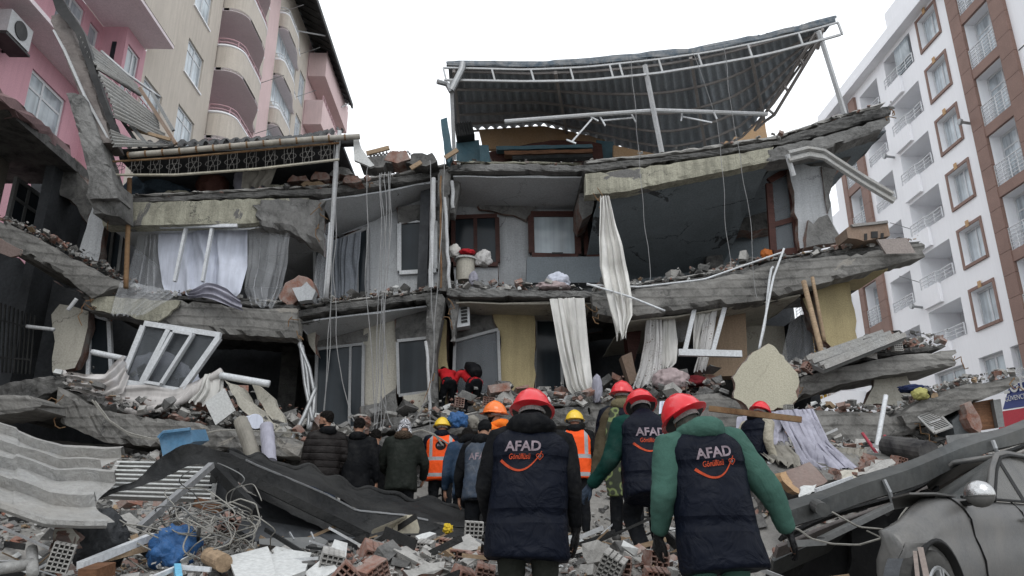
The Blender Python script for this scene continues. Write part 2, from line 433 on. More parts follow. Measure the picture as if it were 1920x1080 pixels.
def slab(name, m, parent, top, bot, Y=None, d=2.0, amp=0.035, step=0.10, rows=5, seed=1, drop=0.0, mb=None, back=None, rough_ends=True):
    """concrete beam or slab: rough front face between two traced edges, body going back by d"""
    rnd = random.Random(seed)
    T = ppts(top, Y); B = ppts(bot, Y)
    L = sum((b - a).length for a, b in zip(T, T[1:]))
    n = max(3, int(L / step))
    T = [Vector(t) for t in resample([tuple(t) for t in T], n)]
    B = [Vector(t) for t in resample([tuple(t) for t in B], n)]
    b = mb or MB()
    off = Vector((0, d, drop)) if back is None else Vector(back)
    rings = []
    for i in range(n + 1):
        r = []
        e = amp * 1.4 if (i in (0, n) and rough_ends) else 0
        for j in range(rows + 1):
            p = T[i].lerp(B[i], j / rows)
            k = nz3(p, 3.3, seed) * amp * .9 + rnd.uniform(-amp, amp) * 0.35
            edge = amp * (.45 + (1.6 if rnd.random() < .16 else 0)) if j in (0, rows) else amp * 0.2
            dn = edge * rnd.random() * (-1 if j == 0 else 1) if j in (0, rows) else rnd.uniform(-1, 1) * edge
            p = p + Vector((rnd.uniform(-e, e), -k * 0.7 + (edge * 0.9 if j in (0, rows) else 0), dn * .9))
            r.append(p)
        r.append(B[i] + off + Vector((0, 0, rnd.uniform(-amp, amp) * 0.4)))
        r.append(T[i] + off + Vector((0, 0, rnd.uniform(-amp, amp) * 0.4)))
        rings.append(r)
    b.loft(rings)
    if mb: return mb
    return b.build(name, m, parent)

def chunk(b, c, s, rnd, flat=0.5):
    """one irregular broken lump"""
    sx, sy, sz = s * rnd.uniform(0.5, 1.0), s * rnd.uniform(0.4, 0.9), s * rnd.choice((.1, .2, .35, .55))
    rot = Matrix.Rotation(rnd.uniform(0, 6.3), 3, 'Z') @ Matrix.Rotation(rnd.uniform(-0.7, 0.7), 3, 'X') @ Matrix.Rotation(rnd.uniform(-0.7, 0.7), 3, 'Y')
    vs = []
    for z in (-1, 1):
        for y in (-1, 1):
            for x in (-1, 1):
                vs.append(Vector(c) + rot @ Vector((x * sx * rnd.uniform(0.55, 1) / 2, y * sy * rnd.uniform(0.55, 1) / 2, z * sz * rnd.uniform(0.6, 1) / 2)))
    b.add(vs, [(0, 2, 3, 1), (4, 5, 7, 6), (0, 1, 5, 4), (2, 6, 7, 3), (0, 4, 6, 2), (1, 3, 7, 5)])
RUB = ['mortar', 'concrete', 'brick', 'darkcon', 'white', 'palewood']
def scatter(b, pos_fn, n, s0, s1, seed, weights=(6, 5, 4, 4, 0.6, 0.5)):
    rnd = random.Random(seed)
    for _ in range(n):
        b.cur = rnd.choices(range(6), weights)[0]
        s = s0 + (s1 - s0) * rnd.random() ** 3
        chunk(b, pos_fn(rnd), s, rnd)
def debris_line(name, label, parent, pts, Y=None, d=0.6, n=120, s=(0.03, 0.16), seed=3, h=0.06):
    """crumbled rubble lying along a slab edge"""
    q = [tuple(p) for p in ppts(pts, Y)]; q = resample(q, 60)
    b = MB()
    def f(r):
        p = Vector(q[r.randint(0, 60)])
        return p + Vector((r.uniform(-0.1, 0.1), r.random() ** 1.5 * d - 0.02, r.uniform(-0.02, h)))
    scatter(b, f, n, s[0], s[1], seed)
    o = b.build(name, RUB, parent, fixn=False)
    if parent is None: tag(o, label, 'debris')
    o['kind'] = 'stuff'
    return o

def cloth(name, m, parent, L, Rr, Y, folds=6, amp=0.06, nu=60, nv=26, seed=1, sag=0.0, hem=0.03, taper=0.6):
    """hanging cloth between a left and a right edge (top to bottom), with folds that open downwards"""
    A = [Vector(p) for p in resample([tuple(t) for t in ppts(L, Y)], nv)]
    B = [Vector(p) for p in resample([tuple(t) for t in ppts(Rr, Y)], nv)]
    rnd = random.Random(seed); ph = [rnd.uniform(0, 6.3) for _ in range(4)]
    def fn(u, v):
        j = min(nv, int(round(v * nv))); p = A[j].lerp(B[j], u)
        k = taper + (1 - taper) * v
        uu = u + .10 * math.sin(u * 7 + ph[2]) + .05 * math.sin(v * 4 + ph[3]) + .06 * nz3((u * 3, v * 2, seed), 1.0)
        w = (math.sin(uu * folds * 6.283 + ph[0]) + 0.45 * math.sin(uu * folds * 2.3 * 6.283 + ph[1] + v * 2)) * (.65 + .6 * nz3((u * 2.5, v * 1.5, seed + 2), 1.2))
        e = min(1, min(u, 1 - u) * 8 + 0.3)
        p = p + Vector((0.25 * amp * math.sin(u * folds * 6.283 + ph[2] + 2 * v) * e, w * amp * k * e, -sag * math.sin(math.pi * u) * v))
        if j == nv: p.z += hem * math.sin(u * folds * 9 + ph[1])
        p.y += 0.05 * nz3(p, 2.0, seed)
        return p
    b = MB().grid(fn, nu, nv)
    return b.build(name, m, parent, smooth=True, fixn=False)

def window_unit(parent, pts, Y=None, fr=0.07, d=0.08, mull=(0.5,), trans=(), fm='upvc', gm='darkglass', name='window', label=None):
    """tilted window or door frame from four traced corners TL TR BR BL: frame bars, mullions, pane as sub-part"""
    TL, TR, BR, BL = ppts(pts, Y)
    b = MB(); up = Vector((0, 1, 0))
    def bar(a, c, w=fr): b.beam(a, c, d, w, up=up)
    nrm = (TR - TL).cross(BL - TL).normalized()
    up = nrm
    def lerp2(u, v): return TL.lerp(TR, u).lerp(BL.lerp(BR, u), v)
    def barn(a, c, w):
        b.beam(a, c, w, d, up=(TR - TL).normalized().cross(nrm) if abs((c - a).normalized().dot((TR - TL).normalized())) < 0.7 else nrm)
    def brr(a, c, w):
        z = (c - a).normalized(); y = nrm; x = y.cross(z).normalized(); y2 = z.cross(x)
        b.box((a + c) / 2, (w, d, (c - a).length), Matrix((x, y2, z)).transposed())
    e = 0.004
    brr(TL, TR, fr); brr(BL, BR, fr)
    b2 = TL.lerp(BL, 0.5)
    dv = (BL - TL).normalized() * fr * 0.5; dv2 = (BR - TR).normalized() * fr * 0.5
    d0 = d; d = d0 + e
    brr(TL + dv, BL - dv, fr); brr(TR + dv2, BR - dv2, fr)
    d = d0 - e
    for u in mull: brr(lerp2(u, 0) + dv, lerp2(u, 1) - dv, fr * 0.85)
    d = d0 - 2 * e
    for v in trans: brr(lerp2(0, v), lerp2(1, v), fr * 0.8)
    d = d0
    o = b.build(name, fm, parent)
    if label: o['label'] = label
    if gm:
        g = MB(); g.prism([TL, TR, BR, BL], nrm * 0.012)
        g.build('pane', gm, o)
    return o
# ================================================================== ground
def gz(x, y):
    """height of the rubble covered ground"""
    t = max(0.0, min(1.0, (y - 4.4) / 1.3)); t = t * t * (3 - 2 * t)
    z = 0.5 + 0.86 * t
    z += max(0, min(1, (y - 11.5) / 3.5)) * 1.9
    if y > 18: z -= min(1, (y - 18) / 4) * 3.2
    fx = max(0.0, min(1.0, (x - 1.95) / 0.7)) if x > 0 else max(0.0, min(1.0, (-x - 2.2) / 1.6))
    if y < 9: z = z * (1 - fx * (0.9 if x > 0 else 0.2) * min(1, (9 - y) / 1.8))
    if x > 2.4 and y > 7.2: z += min(1, (x - 2.4) / 1.2) * max(0, min(1, (y - 7.2) / 4.3)) * (1.5 if y < 12 else max(0, 1.5 - (y - 12) * .7))
    if x < -2.4 and y > 8.5: z += min(1, (-2.4 - x) / 1.5) * max(0, min(1, (y - 8.5) / 2.5)) * (1.0 if y < 12 else max(0, 1.0 - (y - 12) * .6))
    far = max(0.0, min(1.0, (abs(x) - 10) / 4)); z *= (1 - far)
    z += 0.10 * nz3((x, y, 0), 0.9, 3) + 0.05 * nz3((x, y, 0), 2.7, 7)
    return max(z, 0.02)
g = MB()
def gfn(u, v):
    x = -14 + 28 * u; y = 1.6 + 21 * v
    return Vector((x, y, gz(x, y)))
g.grid(gfn, 150, 120)
o = g.build('rubble_ground', mat('rubble dust ground', (0.23, 0.22, 0.205), 0.95, 0.4, 2.5, 0.9, 18, dust=0.5), smooth=True, fixn=False, base=(0, 0, 0))
tag(o, kind='structure')
g = MB(); g.add([(-300, -60, 0), (300, -60, 0), (300, 500, 0), (-300, 500, 0)], [(0, 1, 2, 3)])
o = g.build('street', mat('dusty asphalt', (0.16, 0.158, 0.15), 0.9, 0.2, 0.4, 0.4, 40, dust=0.8, dustc=(0.30, 0.29, 0.275)), base=(0, 0, 0), fixn=False)
tag(o, kind='structure')

# ================================================================== facade tools
def holed(b, X, y0, y1, z0, z1, holes, depth, mi_wall=0, mi_rev=0, sgn=1):
    """wall on the plane x = X with rectangular openings and their reveals (going to x = X + depth)"""
    ys = sorted({y0, y1, *[h[0] for h in holes], *[h[1] for h in holes]})
    zs = sorted({z0, z1, *[h[2] for h in holes], *[h[3] for h in holes]})
    b.cur = mi_wall
    for i in range(len(ys) - 1):
        for j in range(len(zs) - 1):
            cy, cz = (ys[i] + ys[i + 1]) / 2, (zs[j] + zs[j + 1]) / 2
            if any(h[0] < cy < h[1] and h[2] < cz < h[3] for h in holes): continue
            b.add([(X, ys[i], zs[j]), (X, ys[i + 1], zs[j]), (X, ys[i + 1], zs[j + 1]), (X, ys[i], zs[j + 1])], [(0, 1, 2, 3)])
    b.cur = mi_rev
    for h in holes:
        a, c, e, f = h[:4]; X2 = X + (h[4] if len(h) > 4 else depth)
        b.add([(X, a, e), (X, c, e), (X, c, f), (X, a, f), (X2, a, e), (X2, c, e), (X2, c, f), (X2, a, f)],
              [(0, 1, 5, 4), (1, 2, 6, 5), (2, 3, 7, 6), (3, 0, 4, 7)])
    b.cur = 0
def wframe(parent, X, y0, y1, z0, z1, gm, mull=(0.5,), trans=(), fr=0.09, t=0.07, name='window', fm='upvc'):
    b = MB()
    b.bb(X - t / 2, X + t / 2, y0, y1, z0, z0 + fr); b.bb(X - t / 2, X + t / 2, y0, y1, z1 - fr, z1)
    b.bb(X - t / 2 - .003, X + t / 2 + .003, y0, y0 + fr, z0 + fr, z1 - fr); b.bb(X - t / 2 - .003, X + t / 2 + .003, y1 - fr, y1, z0 + fr, z1 - fr)
    for u in mull:
        y = y0 + (y1 - y0) * u; b.bb(X - t / 2 + .003, X + t / 2 - .003, y - fr * .45, y + fr * .45, z0 + fr, z1 - fr)
    for v in trans:
        z = z0 + (z1 - z0) * v; b.bb(X - t / 2 + .006, X + t / 2 - .006, y0 + fr, y1 - fr, z - fr * .4, z + fr * .4)
    o = b.build(name, fm, parent)
    q = MB(); q.bb(X - .008, X + .008, y0 + .02, y1 - .02, z0 + .02, z1 - .02); q.build('pane', gm, o)
    return o

# ================================================================== white apartment block on the right
XW = 22.0
wb = thing('white_apartment', 'tall white apartment block with copper brown strips and loggias behind the ruin', 'building', (XW, 30, 0))
FL = [7.45, 10.42, 13.4, 16.37, 19.34, 22.31, 25.28]
holes = []
for z in FL[1:]:
    holes.append((30.9, 32.5, z, z + 1.72, 0.35))
    holes.append((33.3, 36.05, z - 0.05, z + 1.75, 1.6))
    holes.append((37.0, 39.1, z - 0.35, z + 1.4, 1.6))
for z in FL[1:]:
    holes.append((27.3, 29.2, z - 0.45, z + 2.0, 0.55))
    holes.append((40.3, 41.9, z - 0.45, z + 2.0, 0.55))
holes += [(31.2, 32.9, 7.3, 9.1, 0.3), (26.0, 30.7, 7.3, 9.1, 0.3), (34.0, 36.5, 7.3, 9.1, 0.3)]
b = MB()
holed(b, XW, 14, 43.5, 0, 27.3, holes, 0.3)
b.bb(XW, XW + 14, 43.5, 43.6, 0, 27.3)
b.bb(XW - 0.0, XW + 14, 13.9, 14.0, 0, 27.3)
b.build('wall', 'whitewall', wb, fixn=False)
b = MB()
b.bb(XW - 0.55, XW + 14, 13.8, 43.9, 27.3, 27.55); b.bb(XW - 0.45, XW - 0.25, 13.8, 43.8, 27.55, 28.15)
b.bb(XW - 0.1, XW + 14, 13.8, 35.0, 28.15, 29.5)
b.build('roof', 'whitewall', wb)
b = MB()     # loggia interiors
for z in FL[1:]:
    for (a, c, zz0, zz1) in ((33.3, 36.05, z - .05, z + 1.75), (37.0, 39.1, z - .35, z + 1.4)):
        b.bb(XW + 1.6, XW + 1.7, a - .02, c + .02, zz0 - .05, zz1 + .05)
b.build('loggia_back_wall', 'loggia', wb)
for z in FL[1:]:
    wframe(wb, XW + 1.55, 34.2, 35.4, z - .04, z + 1.5, 'darkglass', name='balcony_door')
    wframe(wb, XW + 1.55, 37.6, 38.6, z - .3, z + 1.2, 'darkglass', name='balcony_door')
for k in range(0, 3):
    pass
for i, z in enumerate(FL[1:]):
    wframe(wb, XW + 0.3, 30.93, 32.47, z + .03, z + 1.69, 'curtglass', mull=(0.5,), name='window')
    wframe(wb, XW + 0.5, 27.33, 29.17, z - .42, z + 1.97, 'curtglass', mull=(0.45,), trans=(0.72,), name='balcony_door')
    wframe(wb, XW + 0.5, 40.33, 41.87, z - .42, z + 1.97, 'curtglass', mull=(0.5,), trans=(0.72,), name='balcony_door')
for a, c in ((31.2, 32.9), (26.0, 30.7), (34.0, 36.5)):
    wframe(wb, XW + 0.25, a, c, 7.32, 9.08, 'curtglass2', mull=(0.5,) if c - a < 3 else (0.33, 0.66), fr=0.12)
for z in FL[1:]:   # copper surround, sill and keystone
    b = MB(); t = 0.14
    b.bb(XW - .05, XW - .002, 30.9 - t, 30.9, z - t, z + 1.72 + t); b.bb(XW - .05, XW - .002, 32.5, 32.5 + t, z - t, z + 1.72 + t)
    b.bb(XW - .047, XW - .002, 30.9, 32.5, z + 1.72, z + 1.72 + t); b.bb(XW - .08, XW - .002, 30.9, 32.5, z - t, z - .003)
    o = b.build('window_surround', 'copper', wb)
    b = MB().bb(XW - .1, XW - .052, 31.6, 31.8, z + 1.7, z + 2.0)
    b.build('keystone', mat('sand keystone', (0.55, 0.36, 0.2), 0.8, 0.1), o)
def rail(parent, X, y0, y1, z0, h, m='rail', n=None, step=0.0, bars=3, bow=None):
    b = MB(); L = y1 - y0
    path = [(X, y0), (X, y0 + L * 0.42), (X - step, y0 + L * 0.5), (X - step, y1)] if step else [(X, y0), (X, y1)]
    if bow: path = bow
    for k in range(bars):
        z = z0 + h * (k + 1) / bars
        b.tube([(x, y, z) for x, y in path], 0.022 if k < bars - 1 else 0.032, 6)
    q = resample([tuple(p) for p in path], n or max(3, int(L / 0.55)))
    for x, y in q: b.beam((x, y, z0), (x, y, z0 + h), 0.04, 0.04)
    return b.build('railing', m, parent)
for z in FL[1:]:
    rail(wb, XW - .06, 33.35, 36.0, z - .05, 0.55, step=0.12)
    rail(wb, XW - .06, 37.05, 39.05, z - .35, 0.5)
    rail(wb, XW - .06, 27.3, 29.2, z - .45, 1.0, bars=6, n=4)
    rail(wb, XW - .06, 40.3, 41.9, z - .45, 1.0, bars=6, n=4)
for z in FL[1:]:
    b = MB(); b.bb(XW - .17, XW - .002, 34.6, 36.1, z - 1.05, z - .06); b.build('parapet_step', 'whitewall', wb)
for a, c in ((29.2, 29.95), (26.45, 27.3), (39.55, 40.3), (41.9, 42.4)):
    b = MB()
    for z in range(0, 27): b.bb(XW - .16, XW - .003, a, c, z + .012, z + .995)
    b.build('cladding_strip', 'copper', wb)
for z in FL[1:]:
    for a, c in ((27.3, 29.2), (40.3, 41.9)):
        b = MB(); b.bb(XW - .13, XW - .003, a, c, z - .95, z - .47); b.build('cladding_band', 'copper', wb)
b = MB()
for z in (11.9, 14.9, 17.9, 20.9, 23.9):
    b.bb(XW - .012, XW - .002, 16, 26.4, z, z + .05)
b.build('joint_line', 'darkmetal', wb)
for k, (y, z) in enumerate(((36.5, 12.6), (36.4, 15.4), (36.5, 9.9), (30.1, 19.6), (36.6, 21.3), (39.4, 18.1))):
    b = MB(); b.tube([(XW, y, z), (XW - .5, y - .05, z + .04)], 0.07, 8); b.tube([(XW - .5, y - .05, z + .04), (XW - .62, y - .05, z + .05)], 0.15, 10)
    b.build('flue_pipe', 'steel', wb, smooth=False)
for k, (y, z) in enumerate(((36.3, 16.9), (36.3, 13.9), (36.2, 11.0))):
    b = MB(); b.tube([(XW - .02, y, z), (XW - 1.1, y - .1, z + .3)], 0.022, 6); b.build('clothes_bracket', 'steel', wb)
# glazed top loggia with open panel and an awning
b = MB(); b.bb(XW - .03, XW + .02, 33.5, 34.9, 25.3, 26.95); b.build('folding_glazing', 'curtglass2', wb)
# far wing of the same block
wing = thing('far_white_block', 'distant white block with projecting balconies and yellow panel beyond the white apartment', 'building', (17.5, 56, 0))
b = MB(); b.bb(22.3, 34, 43.7, 52, 0, 21.5); b.build('wall', 'whitewall', wing)
for z in (8.5, 11.5, 14.5, 17.5):
    b = MB(); b.bb(20.7, 22.3, 44, 49, z, z + 1.1); b.bb(20.7, 22.3, 44, 49, z - .15, z - .003); b.build('balcony', 'whitewall', wing)
    rail(wing, 20.68, 44, 49, z + 1.1, 0.6, n=8)
b = MB(); b.bb(20.9, 22.29, 49.3, 50.6, 6, 15); b.build('yellow_panel', mat('ochre yellow panel', (0.6, 0.36, 0.06), 0.7, 0.1), wing)

# shop sign low on the white block
sg = thing('shop_sign', 'blue and red shop sign with white lettering at the right edge', 'sign', PX(1925, 800, 21.2))
b = MB(); q = [PX(1893, 722, 20.5), PX(1995, 700, 20.5), PX(1982, 752, 20.5), PX(1880, 768, 20.5)]
b.prism(q, (0.1, 0, 0)); b.build('blue_board', mat('sign blue', (0.04, 0.06, 0.22), 0.5, 0.08), sg)
b = MB(); q = [PX(1880, 771, 20.5), PX(1982, 755, 20.5), PX(1975, 795, 20.5), PX(1872, 806, 20.5)]
b.prism(q, (0.1, 0, 0)); b.build('red_board', mat('sign red', (0.5, 0.03, 0.05), 0.5, 0.08), sg)
def flat_text(s, name, m, parent, loc, size, xdir, updir, extr=0.004, shear=0.0, offset=0.0, align='LEFT'):
    cu = bpy.data.curves.new('t', 'FONT'); cu.body = s; cu.size = size; cu.extrude = extr; cu.shear = shear; cu.offset = offset
    cu.align_x = align
    ob = bpy.data.objects.new('t', cu); col.objects.link(ob)
    dg = bpy.context.evaluated_depsgraph_get(); me = bpy.data.meshes.new_from_object(ob.evaluated_get(dg))
    bpy.data.objects.remove(ob)
    x = Vector(xdir).normalized(); u = Vector(updir).normalized(); z = x.cross(u)
    Mx = Matrix((x, u, z)).transposed().to_4x4(); Mx.translation = Vector(loc)
    me.transform(Mx)
    if parent is not None: me.transform(Matrix.Translation(-base_of(parent)))
    me.materials.clear(); me.materials.append(M[m] if isinstance(m, str) else m)
    o = bpy.data.objects.new(name, me); col.objects.link(o); o.parent = parent
    return o
_a, _b = PX(1893, 722, 20.44), PX(1995, 700, 20.44)
_p = PX(1886, 758, 20.44)
flat_text('EĞİTİM-', 'lettering', 'white', sg, _p + Vector((0, 0, 0.42)), 0.75, _b - _a, (0, 0, 1), offset=0.015)
flat_text('KURUM SIZIN', 'lettering', 'white', sg, _p + Vector((0, 0, 1.12)), 0.25, _b - _a, (0, 0, 1))
flat_text('GÜVENCENİZ', 'lettering', 'white', sg, _p + Vector((0, 0, 0.1)), 0.27, _b - _a, (0, 0, 1))

# ================================================================== pink and beige apartment block on the left
XL = -13.3
pb = thing('pink_apartment', 'tall pink and beige apartment block with rounded balconies at the left', 'building', (XL, 30, 0))
FB = [13.55, 16.9, 20.15, 23.5, 26.8, 30.1]
b = MB()
holes = [(27.5, 29.2, z, z + 1.68) for z in FB] + [(24.55, 26.1, 16.15, 17.95)]
holed(b, XL, 24.35, 30.3, 0, 34.6, holes, -0.18)
b.bb(XL - 2.6, XL, 24.3, 24.345, 18.9, 34.6)
b.bb(XL - 2.3, XL, 30.3, 30.35, 0, 34.6)
b.build('beige_wall', 'beige', pb, fixn=False)
holes2 = [(38.4, 42.6, z, z + 2.2) for z in (22.3, 25.6, 28.9)] + [(43.5, 44.9, z, z + 2.2) for z in (22.4, 25.7, 29.0, 32.0)]
holes2 = [h for h in holes2 if h[3] < 34]
b = MB(); holed(b, XL, 38.3, 45.0, 0, 34.6, holes2, -0.18); b.bb(XL - 8, XL - .03, 53.2, 53.3, 0, 34.6)
b.build('beige_wall', 'beige', pb, fixn=False)
b = MB(); b.bb(XL - 3, XL + .003, 36.3, 38.29, 0, 34.6); b.build('pilaster', 'palepink', pb)
b = MB(); b.bb(XL - 3, XL - 2.3, 30.3, 36.3, 0, 34.6); b.build('recess_wall', 'pink', pb)
b = MB(); b.bb(XL - 3, XL - .02, 45.0, 53.2, 0, 34.6); b.build('pink_wall', 'palepink', pb)
for z in FB:
    wframe(pb, XL - .12, 27.5, 29.2, z, z + 1.68, 'curtglass', mull=(0.5,), trans=(0.72,))
    o = MB().bb(XL - .02, XL + .07, 27.42, 29.28, z - .07, z - .003).build('window_sill', 'whitewall', pb)
wframe(pb, XL - .12, 24.55, 26.1, 16.15, 17.95, 'curtglass2', mull=(0.5,))
for h in holes2: wframe(pb, XL - .12, h[0], h[1], h[2], h[3], 'curtglass', mull=(0.25, 0.5, 0.75) if h[1] - h[0] > 2 else (0.5,), trans=(0.75,))
# rounded balconies
def rbalc(y0, y1, z, out, hpar=1.35, m='beige', rm='pinkrail', curve=0.8, side=None, slab_m='soffit'):
    path = [(XL, y0)]
    for k in range(9):
        a = k / 8 * math.pi / 2
        path.append((XL + out - curve * (1 - math.sin(a)) if curve < out else XL + out * math.sin(a), y0 + curve * (1 - math.cos(a))))
    path += [(XL + out, y0 + (y1 - y0) * 0.45)]
    for k in range(1, 9):
        t = k / 8; path.append((XL + out - (out - 0.12) * (t * t * (3 - 2 * t)), y0 + (y1 - y0) * (0.5 + 0.45 * t)))
    path += [(XL + .1, y1)]
    b = MB(); rings = []
    for (x, y) in path: rings.append([Vector((x, y, z)), Vector((x, y, z + hpar)), Vector((x - .14, y + .02, z + hpar)), Vector((x - .14, y + .02, z))])
    b.loft(rings)
    o = b.build('balcony_parapet', m, pb)
    b = MB(); b.prism([(x, y, z - .02) for x, y in path] + [(XL - 2.3, y1, z - .02), (XL - 2.3, y0, z - .02)], (0, 0, 0.16)); b.build('balcony_slab', slab_m, o)
    b = MB(); 
    for k in range(2): b.tube([(x - .05, y, z + hpar + .2 * (k + 1)) for x, y in path], 0.028, 6)
    for x, y in resample(path, 7): b.beam((x - .05, y, z + hpar), (x - .05, y, z + hpar + .4), .035, .035)
    b.build('balcony_railing', rm, o)
    b = MB(); b.tube([(x - .04, y, z + hpar + .02) for x, y in path], 0.07, 6); b.build('coping', 'whitewall', o)
for z in (15.3, 18.65, 22.25, 25.6, 28.9):
    rbalc(30.5, 36.3, z, 1.05)
for z in (21.6, 24.9, 28.2, 31.5):
    rbalc(38.4, 42.8, z - .9, 0.5, 1.1, 'beige', 'rail', curve=0.4)
for i, z in enumerate((21.4, 24.7, 28.0, 31.8)):
    b = MB(); z1 = z + 1.9
    b.bb(XL + .01, XL + 1.25, 45.2, 53.1, z, z + 0.15)
    b.bb(XL + 1.1, XL + 1.25, 45.2, 53.1, z + .15, z1); b.bb(XL + .01, XL + 1.1, 45.2, 45.35, z + .15, z1)
    o = b.build('corner_balcony', 'palepink', pb)
    rail(o, XL + 1.2, 45.3, 53.0, z1, 0.4, 'pinkrail', n=12, bars=2)
b = MB()
for k in range(60):     # ribbed metal eave
    y = 28 + k * 0.4; e = .05 * (k % 2)
    b.prism([(XL - .2, y, 34.72 + e), (XL + 1.72, y, 33.55 + e), (XL + 1.72, y + .4, 33.55 + e), (XL - .2, y + .4, 34.72 + e)], (0, 0, .07))
b.bb(XL + 1.72, XL + 1.85, 24, 52, 33.4, 33.75)
b.build('eave', 'darkmetal', pb)
MB().beam((XL + .1, 41.3, 32.6), (XL + 1.6, 43.0, 33.5), .07, .07).build('eave_strut', 'whitemetal', pb)
MB().beam((XL + 1.26, 50.5, 32.6), (XL + 1.7, 51.3, 33.5), .08, .08).build('eave_strut', 'whitemetal', pb)
for y, z in ((36.4, 22.2), (36.4, 25.4), (43.0, 28.7), (43.0, 32), (38.5, 31.8)):
    MB().tube([(XL, y, z), (XL + 1.4, y - .3, z + .35)], 0.02, 6).build('clothes_bracket', 'steel', pb)
# recessed pink front with a deep overhang above, nearer the camera
XB = -14.2
b = MB()
holed(b, XL + .002, 22.9, 24.348, 0, 18.85, [(23.1, 24.0, 15.95, 18.3, -.18)], -.18)
b.add([(XL, 22.9, 0), (XB, 22.9, 0), (XB, 22.9, 18.85), (XL, 22.9, 18.85)], [(0, 1, 2, 3)])
holed(b, XB, 14.0, 22.9, 0, 18.85, [(22.15, 22.75, 16.9, 18.5, -.18), (20.3, 21.75, 16.9, 18.6, -.18), (19.9, 21.75, 13.3, 15.05, -.18)], -.18)
b.build('pink_wall', 'pink', pb, fixn=False)
wframe(pb, XL - .1, 23.1, 24.0, 15.95, 18.3, 'curtglass2', mull=(0.6,))
wframe(pb, XB - .1, 22.15, 22.75, 16.9, 18.5, 'curtglass2', mull=())
wframe(pb, XB - .1, 20.3, 21.75, 16.9, 18.6, 'curtglass2', mull=(0.5,), trans=(.7,))
wframe(pb, XB - .1, 19.9, 21.75, 13.3, 15.05, 'curtglass2', mull=(0.4,), trans=(0.68,), fr=.1)
MB().bb(XL - .45, XL - .3, 22.86, 22.895, 17.2, 18.2).build('slim_window', 'darkglass', pb)
MB().bb(XB, XL + 1.08, 14, 24.2, 18.86, 19.0).build('overhang_soffit', 'soffit', pb)
MB().bb(XL + 1.0, XL + 1.1, 14, 24.22, 19.0, 23.4).build('overhang_front', 'beige', pb)
MB().bb(XL, XL + 1.0, 24.1, 24.2, 19.0, 23.4).build('overhang_side', 'beige', pb)
rail(pb, XL + 1.05, 17, 24.1, 23.4, .6, 'pinkrail')
MB().bb(XB, XL + .15, 10, 22.88, 15.76, 15.9).build('floor_soffit', 'soffit', pb)
rail(pb, XL + .1, 21.5, 25.4, 16.0, .8, 'pinkrail', n=9)

# outdoor unit of the air conditioner, top left
ac = thing('air_conditioner', 'dusty white air conditioner unit under the soffit at the top left', 'air conditioner', (-13.9, 18.3, 14.6))
b = MB(); b.bb(-14.0, -13.5, 17.6, 18.6, 14.7, 15.4); b.build('casing', 'whitemetal', ac)
b = MB(); b.tube([(-13.5, 18.1, 15.05), (-13.47, 18.1, 15.05)], 0.27, 20); b.build('fan_grille', 'black', ac)
b = MB(); b.bb(-14.2, -13.5, 17.65, 17.7, 14.62, 14.69); b.bb(-14.2, -13.5, 18.5, 18.55, 14.62, 14.69); b.bb(-14.05, -13.47, 17.55, 18.65, 14.56, 14.62); b.build('bracket', 'black', ac)
# ================================================================== the collapsed building
cb = thing('collapsed_building', 'collapsed three storey concrete house with sagging cracked floors and open rooms in the middle', 'building', (1.0, 15.5, 1.5))
def top_k(pts, dy): return [(q[0], q[1] + dy) + tuple(q[2:]) for q in pts]

# ---- floors and beams
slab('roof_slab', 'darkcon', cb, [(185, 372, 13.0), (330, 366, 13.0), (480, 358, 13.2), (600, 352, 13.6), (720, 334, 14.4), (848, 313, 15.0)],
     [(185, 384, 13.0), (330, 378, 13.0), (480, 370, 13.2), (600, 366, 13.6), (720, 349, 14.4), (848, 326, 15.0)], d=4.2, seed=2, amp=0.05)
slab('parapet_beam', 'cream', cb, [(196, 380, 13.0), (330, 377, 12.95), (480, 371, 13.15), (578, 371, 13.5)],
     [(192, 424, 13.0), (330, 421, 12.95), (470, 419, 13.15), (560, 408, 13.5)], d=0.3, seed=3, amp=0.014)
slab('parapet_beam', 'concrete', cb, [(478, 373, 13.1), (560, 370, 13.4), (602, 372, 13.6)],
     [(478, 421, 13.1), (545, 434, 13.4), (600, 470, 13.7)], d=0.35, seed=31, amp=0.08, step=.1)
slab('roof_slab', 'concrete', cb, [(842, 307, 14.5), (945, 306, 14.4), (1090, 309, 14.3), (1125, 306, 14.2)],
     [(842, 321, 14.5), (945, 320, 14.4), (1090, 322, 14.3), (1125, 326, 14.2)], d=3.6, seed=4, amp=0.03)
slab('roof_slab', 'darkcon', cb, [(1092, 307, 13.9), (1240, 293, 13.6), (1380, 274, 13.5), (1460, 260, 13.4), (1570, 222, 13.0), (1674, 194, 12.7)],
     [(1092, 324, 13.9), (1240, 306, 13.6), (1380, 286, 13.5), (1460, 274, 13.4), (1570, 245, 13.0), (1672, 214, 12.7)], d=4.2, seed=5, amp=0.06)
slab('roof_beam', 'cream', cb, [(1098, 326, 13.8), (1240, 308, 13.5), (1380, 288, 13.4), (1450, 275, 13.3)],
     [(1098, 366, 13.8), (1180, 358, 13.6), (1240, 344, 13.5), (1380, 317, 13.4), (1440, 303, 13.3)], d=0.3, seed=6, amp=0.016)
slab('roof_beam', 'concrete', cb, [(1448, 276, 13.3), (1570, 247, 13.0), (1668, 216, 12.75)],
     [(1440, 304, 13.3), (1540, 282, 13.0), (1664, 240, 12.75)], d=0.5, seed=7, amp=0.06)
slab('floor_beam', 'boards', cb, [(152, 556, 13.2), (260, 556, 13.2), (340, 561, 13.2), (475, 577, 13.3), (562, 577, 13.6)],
     [(165, 583, 13.2), (270, 602, 13.2), (415, 627, 13.25), (555, 634, 13.6)], d=0.4, seed=8, amp=0.04)
